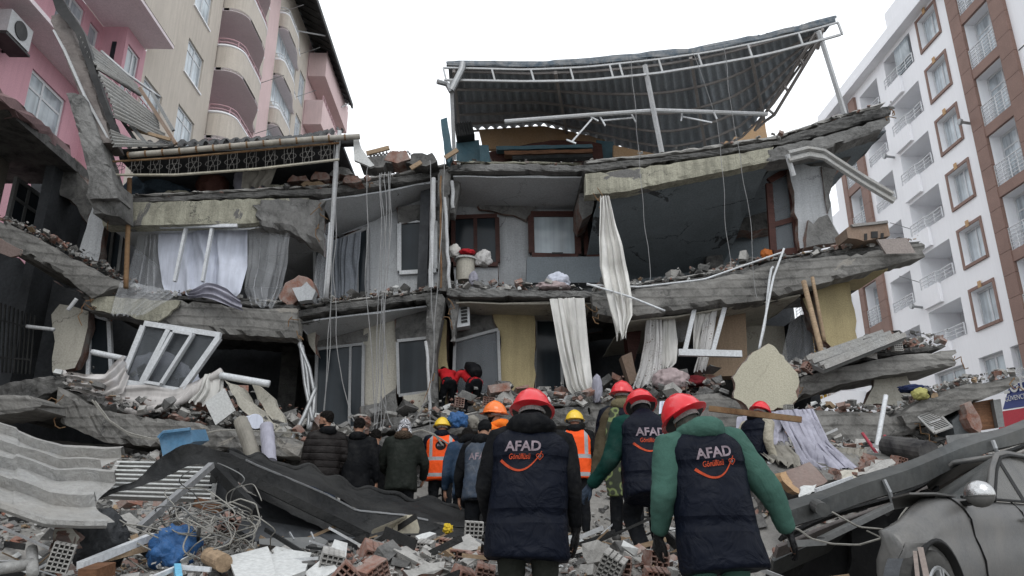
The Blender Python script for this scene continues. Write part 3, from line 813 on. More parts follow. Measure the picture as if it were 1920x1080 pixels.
slab('floor_slab', 'darkcon', cb, [(545, 580, 13.6), (640, 567, 14.0), (740, 556, 14.5), (850, 541, 14.9)],
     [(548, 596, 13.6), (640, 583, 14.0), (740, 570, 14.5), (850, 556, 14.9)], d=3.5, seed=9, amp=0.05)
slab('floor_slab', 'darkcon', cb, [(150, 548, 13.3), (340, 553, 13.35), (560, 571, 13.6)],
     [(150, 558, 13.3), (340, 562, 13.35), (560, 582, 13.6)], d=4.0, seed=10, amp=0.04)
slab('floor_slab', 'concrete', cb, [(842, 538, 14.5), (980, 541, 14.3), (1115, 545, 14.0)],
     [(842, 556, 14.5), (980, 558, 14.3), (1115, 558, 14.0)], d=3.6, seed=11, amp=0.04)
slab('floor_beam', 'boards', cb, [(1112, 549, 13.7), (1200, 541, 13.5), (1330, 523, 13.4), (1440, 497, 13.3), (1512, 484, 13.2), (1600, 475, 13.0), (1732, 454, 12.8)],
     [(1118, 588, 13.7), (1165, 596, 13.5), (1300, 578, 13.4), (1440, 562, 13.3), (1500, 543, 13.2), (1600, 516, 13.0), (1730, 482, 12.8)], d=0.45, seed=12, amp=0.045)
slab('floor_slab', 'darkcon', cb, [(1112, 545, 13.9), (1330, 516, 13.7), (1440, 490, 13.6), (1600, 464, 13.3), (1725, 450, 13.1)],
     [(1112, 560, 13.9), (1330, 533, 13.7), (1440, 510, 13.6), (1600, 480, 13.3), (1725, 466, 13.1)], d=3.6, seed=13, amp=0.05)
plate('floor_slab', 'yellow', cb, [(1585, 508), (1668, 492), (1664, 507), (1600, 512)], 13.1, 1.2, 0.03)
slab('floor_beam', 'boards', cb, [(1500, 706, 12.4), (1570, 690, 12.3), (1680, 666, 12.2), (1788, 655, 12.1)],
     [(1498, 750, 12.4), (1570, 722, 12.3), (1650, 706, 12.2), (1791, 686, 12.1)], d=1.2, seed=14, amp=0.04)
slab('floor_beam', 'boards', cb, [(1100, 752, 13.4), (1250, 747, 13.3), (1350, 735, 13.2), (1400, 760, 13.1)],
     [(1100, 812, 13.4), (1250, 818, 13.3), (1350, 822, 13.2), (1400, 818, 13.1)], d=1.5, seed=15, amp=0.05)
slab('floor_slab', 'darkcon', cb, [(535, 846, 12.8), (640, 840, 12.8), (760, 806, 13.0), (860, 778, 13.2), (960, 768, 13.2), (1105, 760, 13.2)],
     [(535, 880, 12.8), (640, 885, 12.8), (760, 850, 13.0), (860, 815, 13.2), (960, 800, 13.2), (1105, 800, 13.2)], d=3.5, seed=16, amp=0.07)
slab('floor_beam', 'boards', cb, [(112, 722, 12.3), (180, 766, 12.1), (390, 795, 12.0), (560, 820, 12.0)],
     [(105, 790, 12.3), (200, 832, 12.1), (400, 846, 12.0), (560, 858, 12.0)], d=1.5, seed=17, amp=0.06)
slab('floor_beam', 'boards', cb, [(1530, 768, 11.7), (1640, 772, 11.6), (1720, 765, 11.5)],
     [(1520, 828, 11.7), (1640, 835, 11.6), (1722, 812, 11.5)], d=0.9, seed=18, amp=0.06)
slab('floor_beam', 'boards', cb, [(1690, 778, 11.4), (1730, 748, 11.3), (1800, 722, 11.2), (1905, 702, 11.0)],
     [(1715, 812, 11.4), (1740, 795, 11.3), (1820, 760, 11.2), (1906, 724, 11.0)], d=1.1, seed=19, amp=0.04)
plate('render_patch', 'cream', cb, [(168, 560), (205, 556), (262, 560), (338, 564), (332, 576), (296, 603), (255, 598), (240, 590), (180, 582)], 13.1, .06, .02, .1, 5)
plate('render_patch', 'cream', cb, [(478, 580), (520, 582), (556, 584), (548, 630), (500, 628), (486, 622)], 13.3, .3, .03, .1, 6) if False else None
# ---- ceilings (undersides of the floors), plastered
def ceil_(front, d, m='ceiling', drop=0.0, seed=1):
    q = [P(*t) - Vector((0, 0, .07)) for t in front]; b = MB()
    b.prism(ragged(q + [v + Vector((0, d, drop)) for v in reversed(q)], 0.02, 0.3, seed), (0, 0, -0.03))
    return b.build('ceiling', m, cb)
ceil_([(600, 369, 13.75), (720, 352, 14.55), (836, 330, 15.1)], 3.2)
ceil_([(215, 424, 13.3), (470, 421, 13.3), (590, 400, 13.8)], 3.5, 'ceiling')
ceil_([(850, 324, 14.65), (1095, 325, 14.5)], 3.2)
ceil_([(1120, 365, 14.0), (1240, 346, 13.8), (1440, 305, 13.6)], 3.6, 'blueplaster', -0.9)
ceil_([(1450, 298, 13.6), (1560, 266, 13.2), (1660, 238, 13.0)], 3.0, 'blueplaster')
ceil_([(560, 598, 13.8), (640, 586, 14.2), (740, 574, 14.7), (805, 566, 14.9)], 3.0, 'ceiling')
ceil_([(855, 560, 14.65), (1110, 561, 14.3)], 3.0, 'beigein')
ceil_([(1170, 596, 13.8), (1300, 580, 13.7), (1500, 545, 13.5)], 3.0, 'beigein')

# ---- back and inner walls (traced outlines, real thickness)
W = lambda name, m, pts, Y, d=0.15, amp=0.03, seed=1, step=0.2: plate(name, m, cb, pts, Y, d, amp, step, seed, edge='masonry' if amp else None)
# level 2, left of the column
W('inner_wall', 'plaster', [(486, 352), (700, 342), (838, 338), (838, 412), (748, 414), (742, 424), (690, 426), (640, 440), (585, 462), (560, 425), (520, 400)], 15.6, seed=2)
W('inner_wall', 'plaster', [(689, 418), (748, 408), (748, 560), (689, 566)], 15.5, seed=3)
W('inner_wall', 'plaster', [(746, 512), (838, 508), (838, 560), (746, 562)], 15.5, seed=4)
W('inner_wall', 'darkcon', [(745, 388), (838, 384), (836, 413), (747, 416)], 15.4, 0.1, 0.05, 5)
W('side_wall', 'plaster', [(572, 380), (604, 372), (600, 470), (596, 462), (586, 430)], 14.4, 0.5, 0.05, 6)
W('side_wall', 'concrete', [(571, 405), (585, 395), (604, 440), (601, 468), (580, 440)], 14.2, 0.3, 0.05, 7)
# level 2 middle bay
W('inner_wall', 'plaster', [(850, 330), (1130, 334), (1120, 402), (994, 400), (994, 482), (988, 560), (934, 560), (934, 406), (850, 410)], 16.2, seed=8)
W('inner_wall', 'plaster', [(994, 478), (1130, 480), (1130, 560), (990, 562)], 16.15, seed=9)
W('inner_wall', 'concrete', [(888, 368), (1010, 362), (1012, 378), (985, 412), (940, 400), (900, 392)], 16.05, 0.12, 0.06, 10)
W('inner_wall', 'plaster', [(850, 492), (936, 490), (936, 560), (850, 560)], 16.1, seed=11)
W('inner_wall', 'concrete', [(1085, 335), (1122, 330), (1110, 400), (1092, 412), (1085, 370)], 14.9, 1.6, 0.05, 12)
# level 2 right room
W('inner_wall', 'blueplaster', [(1120, 395), (1330, 380), (1500, 340), (1500, 545), (1120, 575)], 17.2, seed=13, amp=0)
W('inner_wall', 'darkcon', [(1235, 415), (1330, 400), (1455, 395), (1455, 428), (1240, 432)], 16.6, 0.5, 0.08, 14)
W('side_wall', 'plaster', [(1480, 305), (1542, 312), (1552, 360), (1562, 420), (1582, 452), (1500, 466), (1490, 380)], 13.9, 0.25, 0.03, 15)
W('side_wall', 'concrete', [(1516, 412), (1525, 420), (1535, 408), (1552, 402), (1566, 430), (1580, 452), (1512, 464)], 13.75, 0.2, 0.05, 16)
W('side_wall', 'concrete', [(1540, 312), (1570, 318), (1560, 350), (1552, 400), (1546, 360)], 13.85, 0.3, 0.05, 17)
W('side_wall', 'darkcon', [(1480, 280), (1600, 280), (1570, 318), (1480, 312)], 13.95, 0.5, 0.06, 18)
# level 1
W('inner_wall', 'beigein', [(680, 596), (748, 590), (744, 765), (680, 785), (676, 700)], 15.2, 0.15, 0.03, 20)
W('inner_wall', 'concrete', [(676, 762), (712, 755), (742, 728), (746, 812), (676, 832)], 15.05, 0.14, 0.05, 21)
W('inner_wall', 'concrete', [(566, 590), (680, 586), (690, 640), (600, 655), (575, 640)], 15.2, 0.12, 0.06, 22)
W('inner_wall', 'darkcon', [(742, 585), (812, 582), (812, 635), (742, 638)], 15.1, 0.12, 0.05, 23)
W('inner_wall', 'beigein', [(756, 742), (806, 732), (808, 784), (762, 792)], 14.7, 0.12, 0.03, 24)
W('side_wall', 'beigein', [(560, 592), (594, 596), (592, 664), (575, 625)], 14.6, 0.3, 0.04, 25)
W('inner_wall', 'yellow', [(918, 572), (1001, 570), (1003, 742), (935, 752), (940, 640)], 15.3, 0.15, 0.03, 26)
W('inner_wall', 'darkcon', [(850, 572), (935, 570), (940, 640), (852, 650)], 15.4, 0.15, 0.04, 27)
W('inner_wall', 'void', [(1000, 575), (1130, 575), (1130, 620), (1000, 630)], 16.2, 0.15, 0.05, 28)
W('side_wall', 'yellow', [(817, 590), (838, 600), (838, 750), (852, 860), (824, 850), (818, 720)], 15.0, 0.8, 0.03, 29)
W('side_wall', 'yellow', [(1533, 510), (1590, 506), (1609, 642), (1566, 658), (1548, 640), (1528, 548)], 13.7, 0.2, 0.03, 30)
W('side_wall', 'yellow', [(1505, 560), (1528, 552), (1558, 655), (1545, 660)], 13.9, 0.2, 0.03, 31)
W('side_wall', 'darkcon', [(1500, 535), (1532, 520), (1566, 655), (1548, 662)], 14.2, 0.3, 0.06, 32)
W('inner_wall', 'beigein', [(1395, 612), (1470, 612), (1480, 720), (1400, 720)], 15.6, 0.15, 0.03, 33)
W('inner_wall', 'beigein', [(96, 590), (112, 570), (166, 584), (158, 640), (140, 690), (98, 698), (103, 640)], 13.6, 0.25, 0.03, 34)
W('inner_wall', 'plaster', [(148, 470), (176, 372), (202, 402), (194, 430), (184, 490), (146, 480)], 13.6, 0.25, 0.03, 35)
W('inner_wall', 'beigein', [(648, 1), (1, 1), (2, 2)], 30, 0.1, 0) if False else None
W('inner_wall', 'beigein', [(1640, 700), (1700, 705), (1715, 760), (1620, 760)], 12.6, 0.15, 0.05, 36)
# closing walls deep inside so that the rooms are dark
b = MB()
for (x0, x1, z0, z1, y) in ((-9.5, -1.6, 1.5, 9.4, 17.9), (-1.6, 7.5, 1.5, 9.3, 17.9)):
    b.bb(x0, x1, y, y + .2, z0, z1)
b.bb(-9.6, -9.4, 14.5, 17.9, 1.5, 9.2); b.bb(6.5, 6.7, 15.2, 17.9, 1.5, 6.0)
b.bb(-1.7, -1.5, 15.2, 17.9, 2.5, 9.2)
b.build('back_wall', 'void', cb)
for (x, y, w) in ((-4.7, 17, .4), (2.0, 17.2, .4), (5.2, 16.8, .4)):
    b = MB(); b.bb(x - w / 2, x + w / 2, y - .2, y + .2, 1.5, 9.2); b.build('column', 'darkcon', cb)

rnd = random.Random(91)
for k, (x, y, Y) in enumerate(((560, 600, 13.5), (556, 620, 13.5), (602, 380, 13.6), (600, 400, 13.6), (598, 420, 13.6), (1120, 352, 13.7), (1112, 362, 13.7), (1118, 575, 13.4), (1122, 588, 13.4), (1668, 204, 12.6), (1662, 226, 12.6),
                              (1500, 725, 12.2), (1525, 800, 11.6), (1535, 815, 11.6), (1715, 795, 11.3), (1903, 712, 10.9), (120, 740, 12.2), (110, 770, 12.2), (160, 568, 13.1), (166, 576, 13.1), (168, 555, 13.1), (205, 395, 12.9), (196, 410, 12.9), (830, 600, 14.2), (815, 700, 14.0), (1790, 668, 12), (1300, 800, 13.1), (545, 850, 12.7), (840, 560, 14.3), (700, 345, 14.2))):
    p = P(x, y, Y); q = [p]
    for j in range(5): q.append(q[-1] + Vector((rnd.uniform(-.10, .10), rnd.uniform(-.08, .02), rnd.uniform(-.16, .06))))
    MB().tube(q, .009, 5).build('rebar', 'rust', cb)
# ---- the broken column between the bays
slab('column', 'darkcon', cb, [(821, 318, 14.6), (820, 430, 14.5), (820, 545, 14.4)], [(846, 318, 14.6), (838, 430, 14.5), (840, 545, 14.4)], d=0.45, seed=41, amp=0.05, step=.1)
slab('column', 'darkcon', cb, [(800, 552, 14.4), (798, 660, 14.3), (802, 780, 14.1), (806, 866, 14.0)], [(836, 552, 14.4), (818, 660, 14.3), (822, 780, 14.1), (850, 866, 14.0)], d=0.5, seed=42, amp=0.06, step=.1)
slab('column', 'concrete', cb, [(838, 322, 14.9), (840, 400, 14.9)], [(868, 322, 14.9), (852, 400, 14.9)], d=0.4, seed=43, amp=0.05)
slab('column', 'concrete', cb, [(838, 556, 14.7), (848, 640, 14.7)], [(862, 556, 14.7), (852, 640, 14.7)], d=0.4, seed=44, amp=0.05)
for k, (a, c, r, m) in enumerate((((813, 335, 14.3), (808, 540, 14.1), .05, 'whitemetal'), ((834, 370, 14.3), (843, 540, 14.2), .035, 'whitemetal'), ((826, 330, 14.2), (828, 540, 14.1), .02, 'rust'),
                       ((846, 340, 14.6), (851, 390, 14.6), .04, 'whitemetal'), ((799, 640, 14.0), (806, 780, 13.9), .03, 'whitemetal'))):
    q = resample([tuple(P(*a)), tuple(P(*c))], 8)
    b = MB(); b.tube([Vector(t) + Vector((nz3(t, 3, k) * .04, nz3(t, 3, k + 9) * .04, 0)) for t in q], r, 8); b.build('drain_pipe', m, cb)

# ---- windows and frames that still hang in the walls
def win(pts, Y, **k): return window_unit(cb, pts, Y, **k)
win([(749, 417), (818, 412), (818, 508), (749, 512)], 15.45, mull=(0.62,), gm='darkglass', fr=.09)
win([(590, 470), (690, 428), (690, 560), (592, 572)], 15.4, mull=(0.8,), gm='darkglass', fm='dimframe', fr=.06, name='balcony_door')
win([(850, 408), (932, 405), (934, 496), (850, 496)], 16.05, mull=(0.5,), gm='darkglass', fm='darkwood', fr=.1)
win([(995, 402), (1081, 402), (1084, 482), (997, 480)], 16.0, mull=(), gm='curtglass2', fm='darkwood', fr=.14)
win([(1097, 412), (1126, 412), (1126, 482), (1100, 482)], 16.0, mull=(), gm='darkglass', fm='darkwood', fr=.1, name='inner_door')
win([(595, 655), (682, 645), (680, 800), (590, 812)], 15.1, mull=(0.72,), gm='darkglass', fm='dimframe', fr=.06, name='balcony_door')
win([(745, 640), (802, 634), (804, 735), (748, 742)], 15.0, mull=(), gm='darkglass', fm='dimframe', fr=.06)
win([(853, 640), (934, 618), (938, 740), (850, 742)], 15.2, mull=(), gm='dustglass', fm='dimframe', fr=.06)
win([(1005, 600), (1050, 600), (1055, 740), (1002, 740)], 15.7, mull=(), gm='darkglass', fm='dimframe', fr=.06)
win([(1441, 340), (1480, 318), (1496, 470), (1450, 476)], 14.1, mull=(), trans=(0.62,), gm='dustglass', fm='darkwood', fr=.13, name='balcony_door')
win([(170, 590), (205, 600), (210, 705), (166, 712)], 13.9, mull=(), gm='darkglass', fr=.07, name='inner_door')
win([(196, 428), (232, 428), (222, 512), (186, 505)], 14.2, mull=(0.5,), gm='darkglass', fm='greymetal', fr=.06, name='balcony_door')

# ---- heaps lying inside the rooms
debris_line('room_rubble', None, cb, [(600, 835, 13.6), (760, 800, 13.8), (860, 772, 14.0), (1100, 755, 14.0), (1340, 735, 13.8)], n=650, s=(.06, .55), seed=81, d=3.2, h=.45)
debris_line('room_rubble', None, cb, [(1130, 545, 14.2), (1330, 515, 14.1), (1440, 489, 13.9)], n=260, s=(.05, .5), seed=82, d=2.8, h=.25)
debris_line('room_rubble', None, cb, [(600, 572, 14.2), (840, 542, 15.0)], n=160, s=(.05, .35), seed=83, d=.8, h=.2)
debris_line('room_rubble', None, cb, [(160, 740, 12.8), (400, 770, 12.8), (600, 830, 12.9)], n=420, s=(.06, .6), seed=84, d=3.0, h=.5)
debris_line('room_rubble', None, cb, [(1510, 700, 12.8), (1700, 655, 12.7)], n=200, s=(.08, .5), seed=85, d=1.5, h=.35)
# ---- screed and tile layers on the floors
def screed(pts, dy0, dy1, d, seed, m='mortar'):
    slab('floor_screed', m, cb, [(x, y - dy1, Y + .12) for x, y, Y in pts], [(x, y - dy0, Y + .12) for x, y, Y in pts], d=d, seed=seed, amp=.05, rows=2, step=.12)
screed([(240, 370, 13.0), (480, 357, 13.2), (600, 351, 13.6), (840, 311, 14.9)], 0, 6, 2.5, 201)
screed([(850, 305, 14.4), (1090, 308, 14.2)], 0, 5, 2.0, 202, 'cream')
screed([(1100, 306, 13.9), (1240, 292, 13.6), (1460, 259, 13.4), (1570, 221, 13.0), (1660, 197, 12.8)], 0, 7, 2.5, 203)
screed([(160, 548, 13.3), (340, 553, 13.35), (560, 571, 13.6)], 0, 5, 2.5, 204)
screed([(560, 577, 13.6), (740, 555, 14.5), (845, 540, 14.9)], 0, 5, 2.5, 205)
screed([(1120, 544, 13.9), (1330, 515, 13.7), (1440, 489, 13.6), (1600, 463, 13.3), (1700, 451, 13.1)], 0, 6, 2.5, 206)
screed([(1500, 705, 12.5), (1570, 689, 12.4), (1680, 664, 12.3), (1770, 655, 12.2)], 0, 12, 1.5, 207, 'darkcon')
screed([(1510, 690, 12.7), (1600, 668, 12.6), (1700, 645, 12.5), (1740, 640, 12.4)], 0, 10, 1.2, 208)
screed([(540, 844, 12.9), (760, 804, 13.1), (960, 766, 13.3), (1105, 758, 13.3)], 0, 9, 2.0, 209)
# ---- crumbs along the broken edges
debris_line('crumbs', None, cb, [(240, 372, 13.0), (600, 350, 13.6), (840, 310, 14.9)], n=260, s=(.03, .2), seed=51, d=1.2)
debris_line('crumbs', None, cb, [(850, 304, 14.4), (1100, 304, 14.1), (1450, 258, 13.4), (1670, 190, 12.8)], n=260, s=(.03, .16), seed=52, d=1.0)
debris_line('crumbs', None, cb, [(150, 546, 13.3), (340, 550, 13.3), (560, 568, 13.6), (740, 552, 14.5), (850, 538, 14.9)], n=420, s=(.03, .22), seed=53, d=1.2)
debris_line('crumbs', None, cb, [(850, 536, 14.5), (1110, 542, 14.0)], n=260, s=(.03, .28), seed=54, d=1.4, h=.15)
debris_line('crumbs', None, cb, [(1115, 545, 13.8), (1330, 515, 13.6), (1450, 487, 13.4), (1600, 462, 13.2), (1720, 448, 13.0)], n=500, s=(.03, .2), seed=55, d=1.6, h=.1)
debris_line('crumbs', None, cb, [(1500, 702, 12.4), (1580, 680, 12.3), (1680, 655, 12.3), (1770, 648, 12.3)], n=500, s=(.03, .3), seed=56, d=1.3, h=.3)
debris_line('crumbs', None, cb, [(540, 842, 12.8), (640, 835, 12.8), (760, 800, 13.0), (860, 772, 13.2), (1100, 755, 13.2), (1350, 732, 13.2)], n=800, s=(.04, .35), seed=57, d=1.8, h=.22)
debris_line('crumbs', None, cb, [(110, 716, 12.3), (200, 760, 12.1), (560, 815, 12.0)], n=500, s=(.03, .3), seed=58, d=1.8, h=.2)
debris_line('crumbs', None, cb, [(1530, 765, 11.7), (1690, 768, 11.5), (1800, 718, 11.2), (1900, 698, 11.0)], n=350, s=(.03, .22), seed=59, d=0.9, h=.1)

# ================================================================== lattice fence, gutter and roof edge fallen on the left deck
fn_ = thing('lattice_fence', 'sagging iron balcony fence with curled pattern hanging over the upper left deck', 'fence', P(420, 330, 12.6))
top = [(212, 303, 12.5), (330, 296, 12.5), (480, 282, 12.7), (636, 268, 12.9)]
bot = [(210, 328, 12.5), (330, 328, 12.5), (480, 317, 12.7), (636, 299, 12.9)]
TT = [Vector(t) for t in resample([tuple(P(*t)) for t in top], 48)]; BB_ = [Vector(t) for t in resample([tuple(P(*t)) for t in bot], 48)]
b = MB(); b.tube(TT, .022, 6); b.build('top_rail', 'rust', fn_)
b = MB(); b.tube(BB_, .028, 6); b.build('bottom_rail', mat('cream rail', (0.40, 0.37, 0.29), 0.6, 0.3, 4, 0.1, dust=0.4), fn_)
b = MB()
for i in range(0, 49, 2): b.beam(TT[i], BB_[i], .009, .009)
for i in range(1, 48, 4):
    c = (TT[i] + BB_[i]) / 2; h = (TT[i] - BB_[i]).length / 2; dx = (TT[i + 1] - TT[i - 1]) / 2
    for s in (-1, 1):
        b.tube([c + dx * s * .9 * math.sin(a) * math.cos(a) * 1.2 + Vector((0, 0, h * .95)) * math.cos(a) for a in [k * math.pi / 8 for k in range(9)]], .006, 4)
        b.tube([c + dx * 1.6 * math.cos(a) + Vector((0, 0, h * .35)) * math.sin(a) * s for a in [k * math.pi / 6 for k in range(7)]], .006, 4)
b.build('curled_infill', mat('dull iron', (.075, .07, .065), .7, .3, dust=.3), fn_)
gt = thing('striped_gutter', 'dented pale gutter pipe with rust bands above the iron lattice fence', 'gutter', P(450, 290, 12.5))
q = [P(*t) for t in ((240, 291, 12.45), (330, 284, 12.5), (480, 270, 12.6), (600, 260, 12.8), (675, 256, 12.9))]
b = MB(); b.tube(resample([tuple(t) for t in q], 30), .055, 10); b.build('pipe', mat('stained cream pipe', (0.35, 0.32, 0.27), 0.6, 0.4, 4, 0.1, dust=0.5), gt, smooth=True)
b = MB()
qq = resample([tuple(t) for t in q], 14)
for t, t2 in zip(qq, qq[1:]):
    a = Vector(t); dd = (Vector(t2) - a).normalized() * .03; b.tube([a, a + dd], .064, 10)
    if True: b.build('clamp_band', 'rust', gt); b = MB()
ov = thing('roof_overhang', 'collapsed corrugated roof strip lying above the pale gutter pipe', 'roof', P(450, 270, 13))
def corr(L, Rr, n, amp, nv=6, Y=None, thick=0.012):
    """corrugated sheet: ridges run from the L edge to the R edge"""
    A = [Vector(t) for t in resample([tuple(t) for t in ppts(L, Y)], n * 6)]; B = [Vector(t) for t in resample([tuple(t) for t in ppts(Rr, Y)], n * 6)]
    nn = n * 6
    e = (A[-1] - A[0]); f = (B[0] - A[0]); nrm = e.cross(f).normalized()
    b = MB()
    def fn(u, v):
        i = min(nn, int(round(u * nn))); p = A[i].lerp(B[i], v)
        return p + nrm * amp * math.sin(i / 6 * 2 * math.pi) + Vector((0, 0, nz3(p, .7) * .05))
    b.grid(fn, nn, nv)
    return b
corr([(228, 277, 12.9), (420, 268, 12.9), (560, 262, 13), (610, 254, 13.1), (645, 246, 13.2)], [(235, 268, 15.4), (420, 262, 15.4), (560, 256, 15.2), (610, 247, 15.0), (640, 240, 14.4)], 22, .05).build('sheet', 'darkmetal', ov, smooth=True, fixn=False)
slab('fascia', 'darkmetal', ov, [(228, 279, 12.85), (420, 270, 12.85), (560, 264, 12.95), (672, 256, 13.1)], [(228, 290, 12.85), (420, 283, 12.85), (560, 276, 12.95), (668, 270, 13.1)], d=.1, amp=.01, step=.4)
b = MB()
rnd = random.Random(5)
for k in range(9):
    x = 260 + k * 45; b.beam(P(x, 290 - k * 3, 13.0), P(x + rnd.uniform(-10, 30), 288 - k * 3, 16.5), .08, .1)
b.build('rafter', 'darkwood', ov)
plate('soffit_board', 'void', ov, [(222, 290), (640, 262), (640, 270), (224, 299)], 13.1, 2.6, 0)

# posts
def pole(name, label, pts, r, m, cat='pole', group=None, seg=8, Y=None, sub=10):
    q = [Vector(t) for t in resample([tuple(t) for t in ppts(pts, Y)], sub)]
    b = MB(); b.tube(q, r, seg); o = b.build(name, m, None, smooth=True); return tag(o, label, cat, group)
pole('rusty_post', 'rusty ochre post standing before the sheer curtains of the left bay', [(243, 335, 12.9), (240, 430, 12.85), (236, 540, 12.8)], .045, 'rust', 'post')
pole('roof_post', 'long pale post beside the lattice fence with wires tied to it', [(637, 245, 12.9), (628, 330, 13.1), (622, 440, 13.2), (612, 560, 13.3)], .04, 'whitemetal', 'post')
pole('curtain_pole', 'pale leaning pole in front of the torn wall of the left bay', [(620, 418, 13.6), (610, 560, 13.6)], .04, 'upvc', 'pole')
# broken white frame at the end of the gutter
o = plate('torn_white_frame', 'white', None, [(663, 262), (672, 258), (678, 278), (702, 310), (694, 313), (664, 300)], 13.0, .08, .01, .1, 3)
tag(o, 'torn white frame piece dangling at the end of the lattice fence', 'panel')

# ================================================================== roof canopy on the upper floor
ca = thing('roof_canopy', 'curved corrugated roof canopy with bent white truss twisted above the ruin', 'roof', P(1150, 250, 15.5))
top = [(840, 118, 13.6), (900, 120, 13.5), (990, 124, 13.4), (1100, 118, 13.3), (1230, 104, 13.2), (1330, 88, 13.1), (1440, 64, 12.9), (1530, 42, 12.7), (1566, 34, 12.6)]
bot = [(850, 245, 16.8), (905, 241, 16.9), (1020, 234, 17.0), (1100, 256, 16.9), (1180, 280, 16.7), (1250, 297, 16.2), (1330, 284, 15.8), (1400, 250, 15.4), (1450, 190, 14.7), (1505, 110, 13.8), (1550, 52, 13.0)]
corr(top, bot, 46, .045, 10).build('corrugated_sheet', 'roofsheet', ca, smooth=True, fixn=False)
A = [Vector(t) for t in resample([tuple(P(*t)) for t in top], 60)]; B = [Vector(t) for t in resample([tuple(P(*t)) for t in bot], 60)]
rm_ = mat('dull purlin metal', (0.30, 0.275, 0.265), 0.6, 0.2, 2, 0.05, dust=0.4)
for v in (0.05, 0.3, 0.5, 0.68, 0.84, 0.97):
    b = MB()
    pts = [A[i].lerp(B[i], v) - Vector((0, 0, .1)) for i in range(1, 60, 3)]
    for a, c in zip(pts, pts[1:]): b.beam(a, c, .03, .05)
    b.build('purlin', rm_, ca)
for i in (1, 17, 38, 47, 58):
    b = MB()
    for t in range(8):
        b.beam(A[i].lerp(B[i], t / 8) - Vector((0, 0, .19)), A[i].lerp(B[i], (t + 1) / 8) - Vector((0, 0, .19)), .06, .07)
    b.build('rafter', rm_, ca)
F1 = [(831, 127, 13.4), (990, 131, 13.3), (1100, 126, 13.2), (1230, 112, 13.1), (1330, 98, 13.0), (1440, 76, 12.8), (1530, 54, 12.6), (1571, 42, 12.55)]
F2 = [(833, 150, 13.4), (990, 153, 13.3), (1100, 151, 13.2), (1230, 138, 13.1), (1330, 122, 13.0), (1440, 102, 12.8), (1530, 78, 12.6), (1576, 65, 12.55)]
f1 = [Vector(t) for t in resample([tuple(P(*t)) for t in F1], 40)]; f2 = [Vector(t) for t in resample([tuple(P(*t)) for t in F2], 40)]
b = MB(); 
for a, c in zip(f1[::2], f1[2::2]): b.beam(a, c, .035, .035)
b.build('truss_chord', 'whitemetal', ca)
b = MB()
for a, c in zip(f2[::2], f2[2::2]): b.beam(a, c, .042, .042)
b.build('truss_chord', 'whitemetal', ca)
for i in (0, 5, 9, 13, 17, 18, 22, 26, 31, 36, 40): MB().beam(f1[i], f2[i] + Vector((.04, 0, 0)), .035, .035).build('truss_post', 'whitemetal', ca)
slab('roof_fascia', mat('peeling blue fascia', (0.10, 0.13, 0.16), 0.7, 0.3, 4, 0.1, dust=0.7, dustscale=5, dustc=(0.3, 0.29, 0.28)), ca,
     [(838, 112, 13.5), (990, 114, 13.4), (1100, 108, 13.3), (1230, 94, 13.2), (1300, 88, 13.1), (1440, 60, 12.9), (1566, 28, 12.6)],
     [(838, 122, 13.5), (990, 125, 13.4), (1100, 120, 13.3), (1230, 108, 13.2), (1300, 100, 13.1), (1440, 72, 12.9), (1568, 40, 12.6)], d=.08, amp=.02, step=.25, seed=4)
for nm, a, c, w in (('prop', (1209, 122, 13.1), (1241, 286, 13.4), .075), ('prop', (1535, 58, 12.6), (1584, 214, 12.8), .07), ('prop', (846, 150, 13.3), (852, 300, 14.2), .07)):
    b = MB(); b.beam(P(*a), P(*c), w, w); b.build(nm, 'whitemetal', ca)
b = MB()
e1 = [(1530, 62, 12.7), (1500, 110, 13.2), (1470, 160, 13.8), (1440, 205, 14.4), (1415, 245, 15)]
e2 = [(1536, 75, 12.7), (1508, 122, 13.2), (1478, 172, 13.8), (1452, 215, 14.4), (1438, 225, 14.8)]
for E_ in (e1, e2):
    for a, c in zip(E_, E_[1:]): b.beam(P(*a), P(*c), .05, .05)
for a, c in zip(e1, e2): b.beam(P(*a), P(*c), .04, .04)
b.build('side_truss', rm_, ca)
q = [P(*t) for t in ((946, 228, 13.6), (1100, 216, 13.5), (1230, 207, 13.3), (1330, 210, 13.5), (1438, 214, 13.8))]
hr = thing('hanging_rail', 'long thin white rail with broken stubs hanging under the corrugated canopy', 'rail', q[2])
b = MB(); b.tube(resample([tuple(t) for t in q], 20), .045, 8); b.build('rail', 'whitemetal', hr)
for a, c in (((1106, 218), (1122, 227)), ((1110, 223), (1073, 265)), ((1062, 262), (1080, 269)), ((1124, 217), (1135, 236)), ((1131, 226), (1187, 221)), ((1183, 212), (1192, 229)),
             ((1279, 210), (1277, 227)), ((1280, 219), (1335, 230)), ((1338, 211), (1344, 223))):
    b = MB(); b.beam(P(a[0], a[1], 13.5), P(c[0], c[1], 13.5), .03, .03); b.build('stub', 'upvc', hr)
dp = thing('downpipe', 'bent grey downpipe at the left corner of the corrugated canopy', 'pipe', P(845, 300, 14))
b = MB(); b.tube([P(868, 118, 13.3), P(866, 130, 13.3), P(846, 170, 13.3)], .07, 10); b.tube([P(820, 153, 13.2), P(838, 158, 13.3), P(846, 172, 13.3)], .055, 8); b.build('pipe', 'steel', dp)

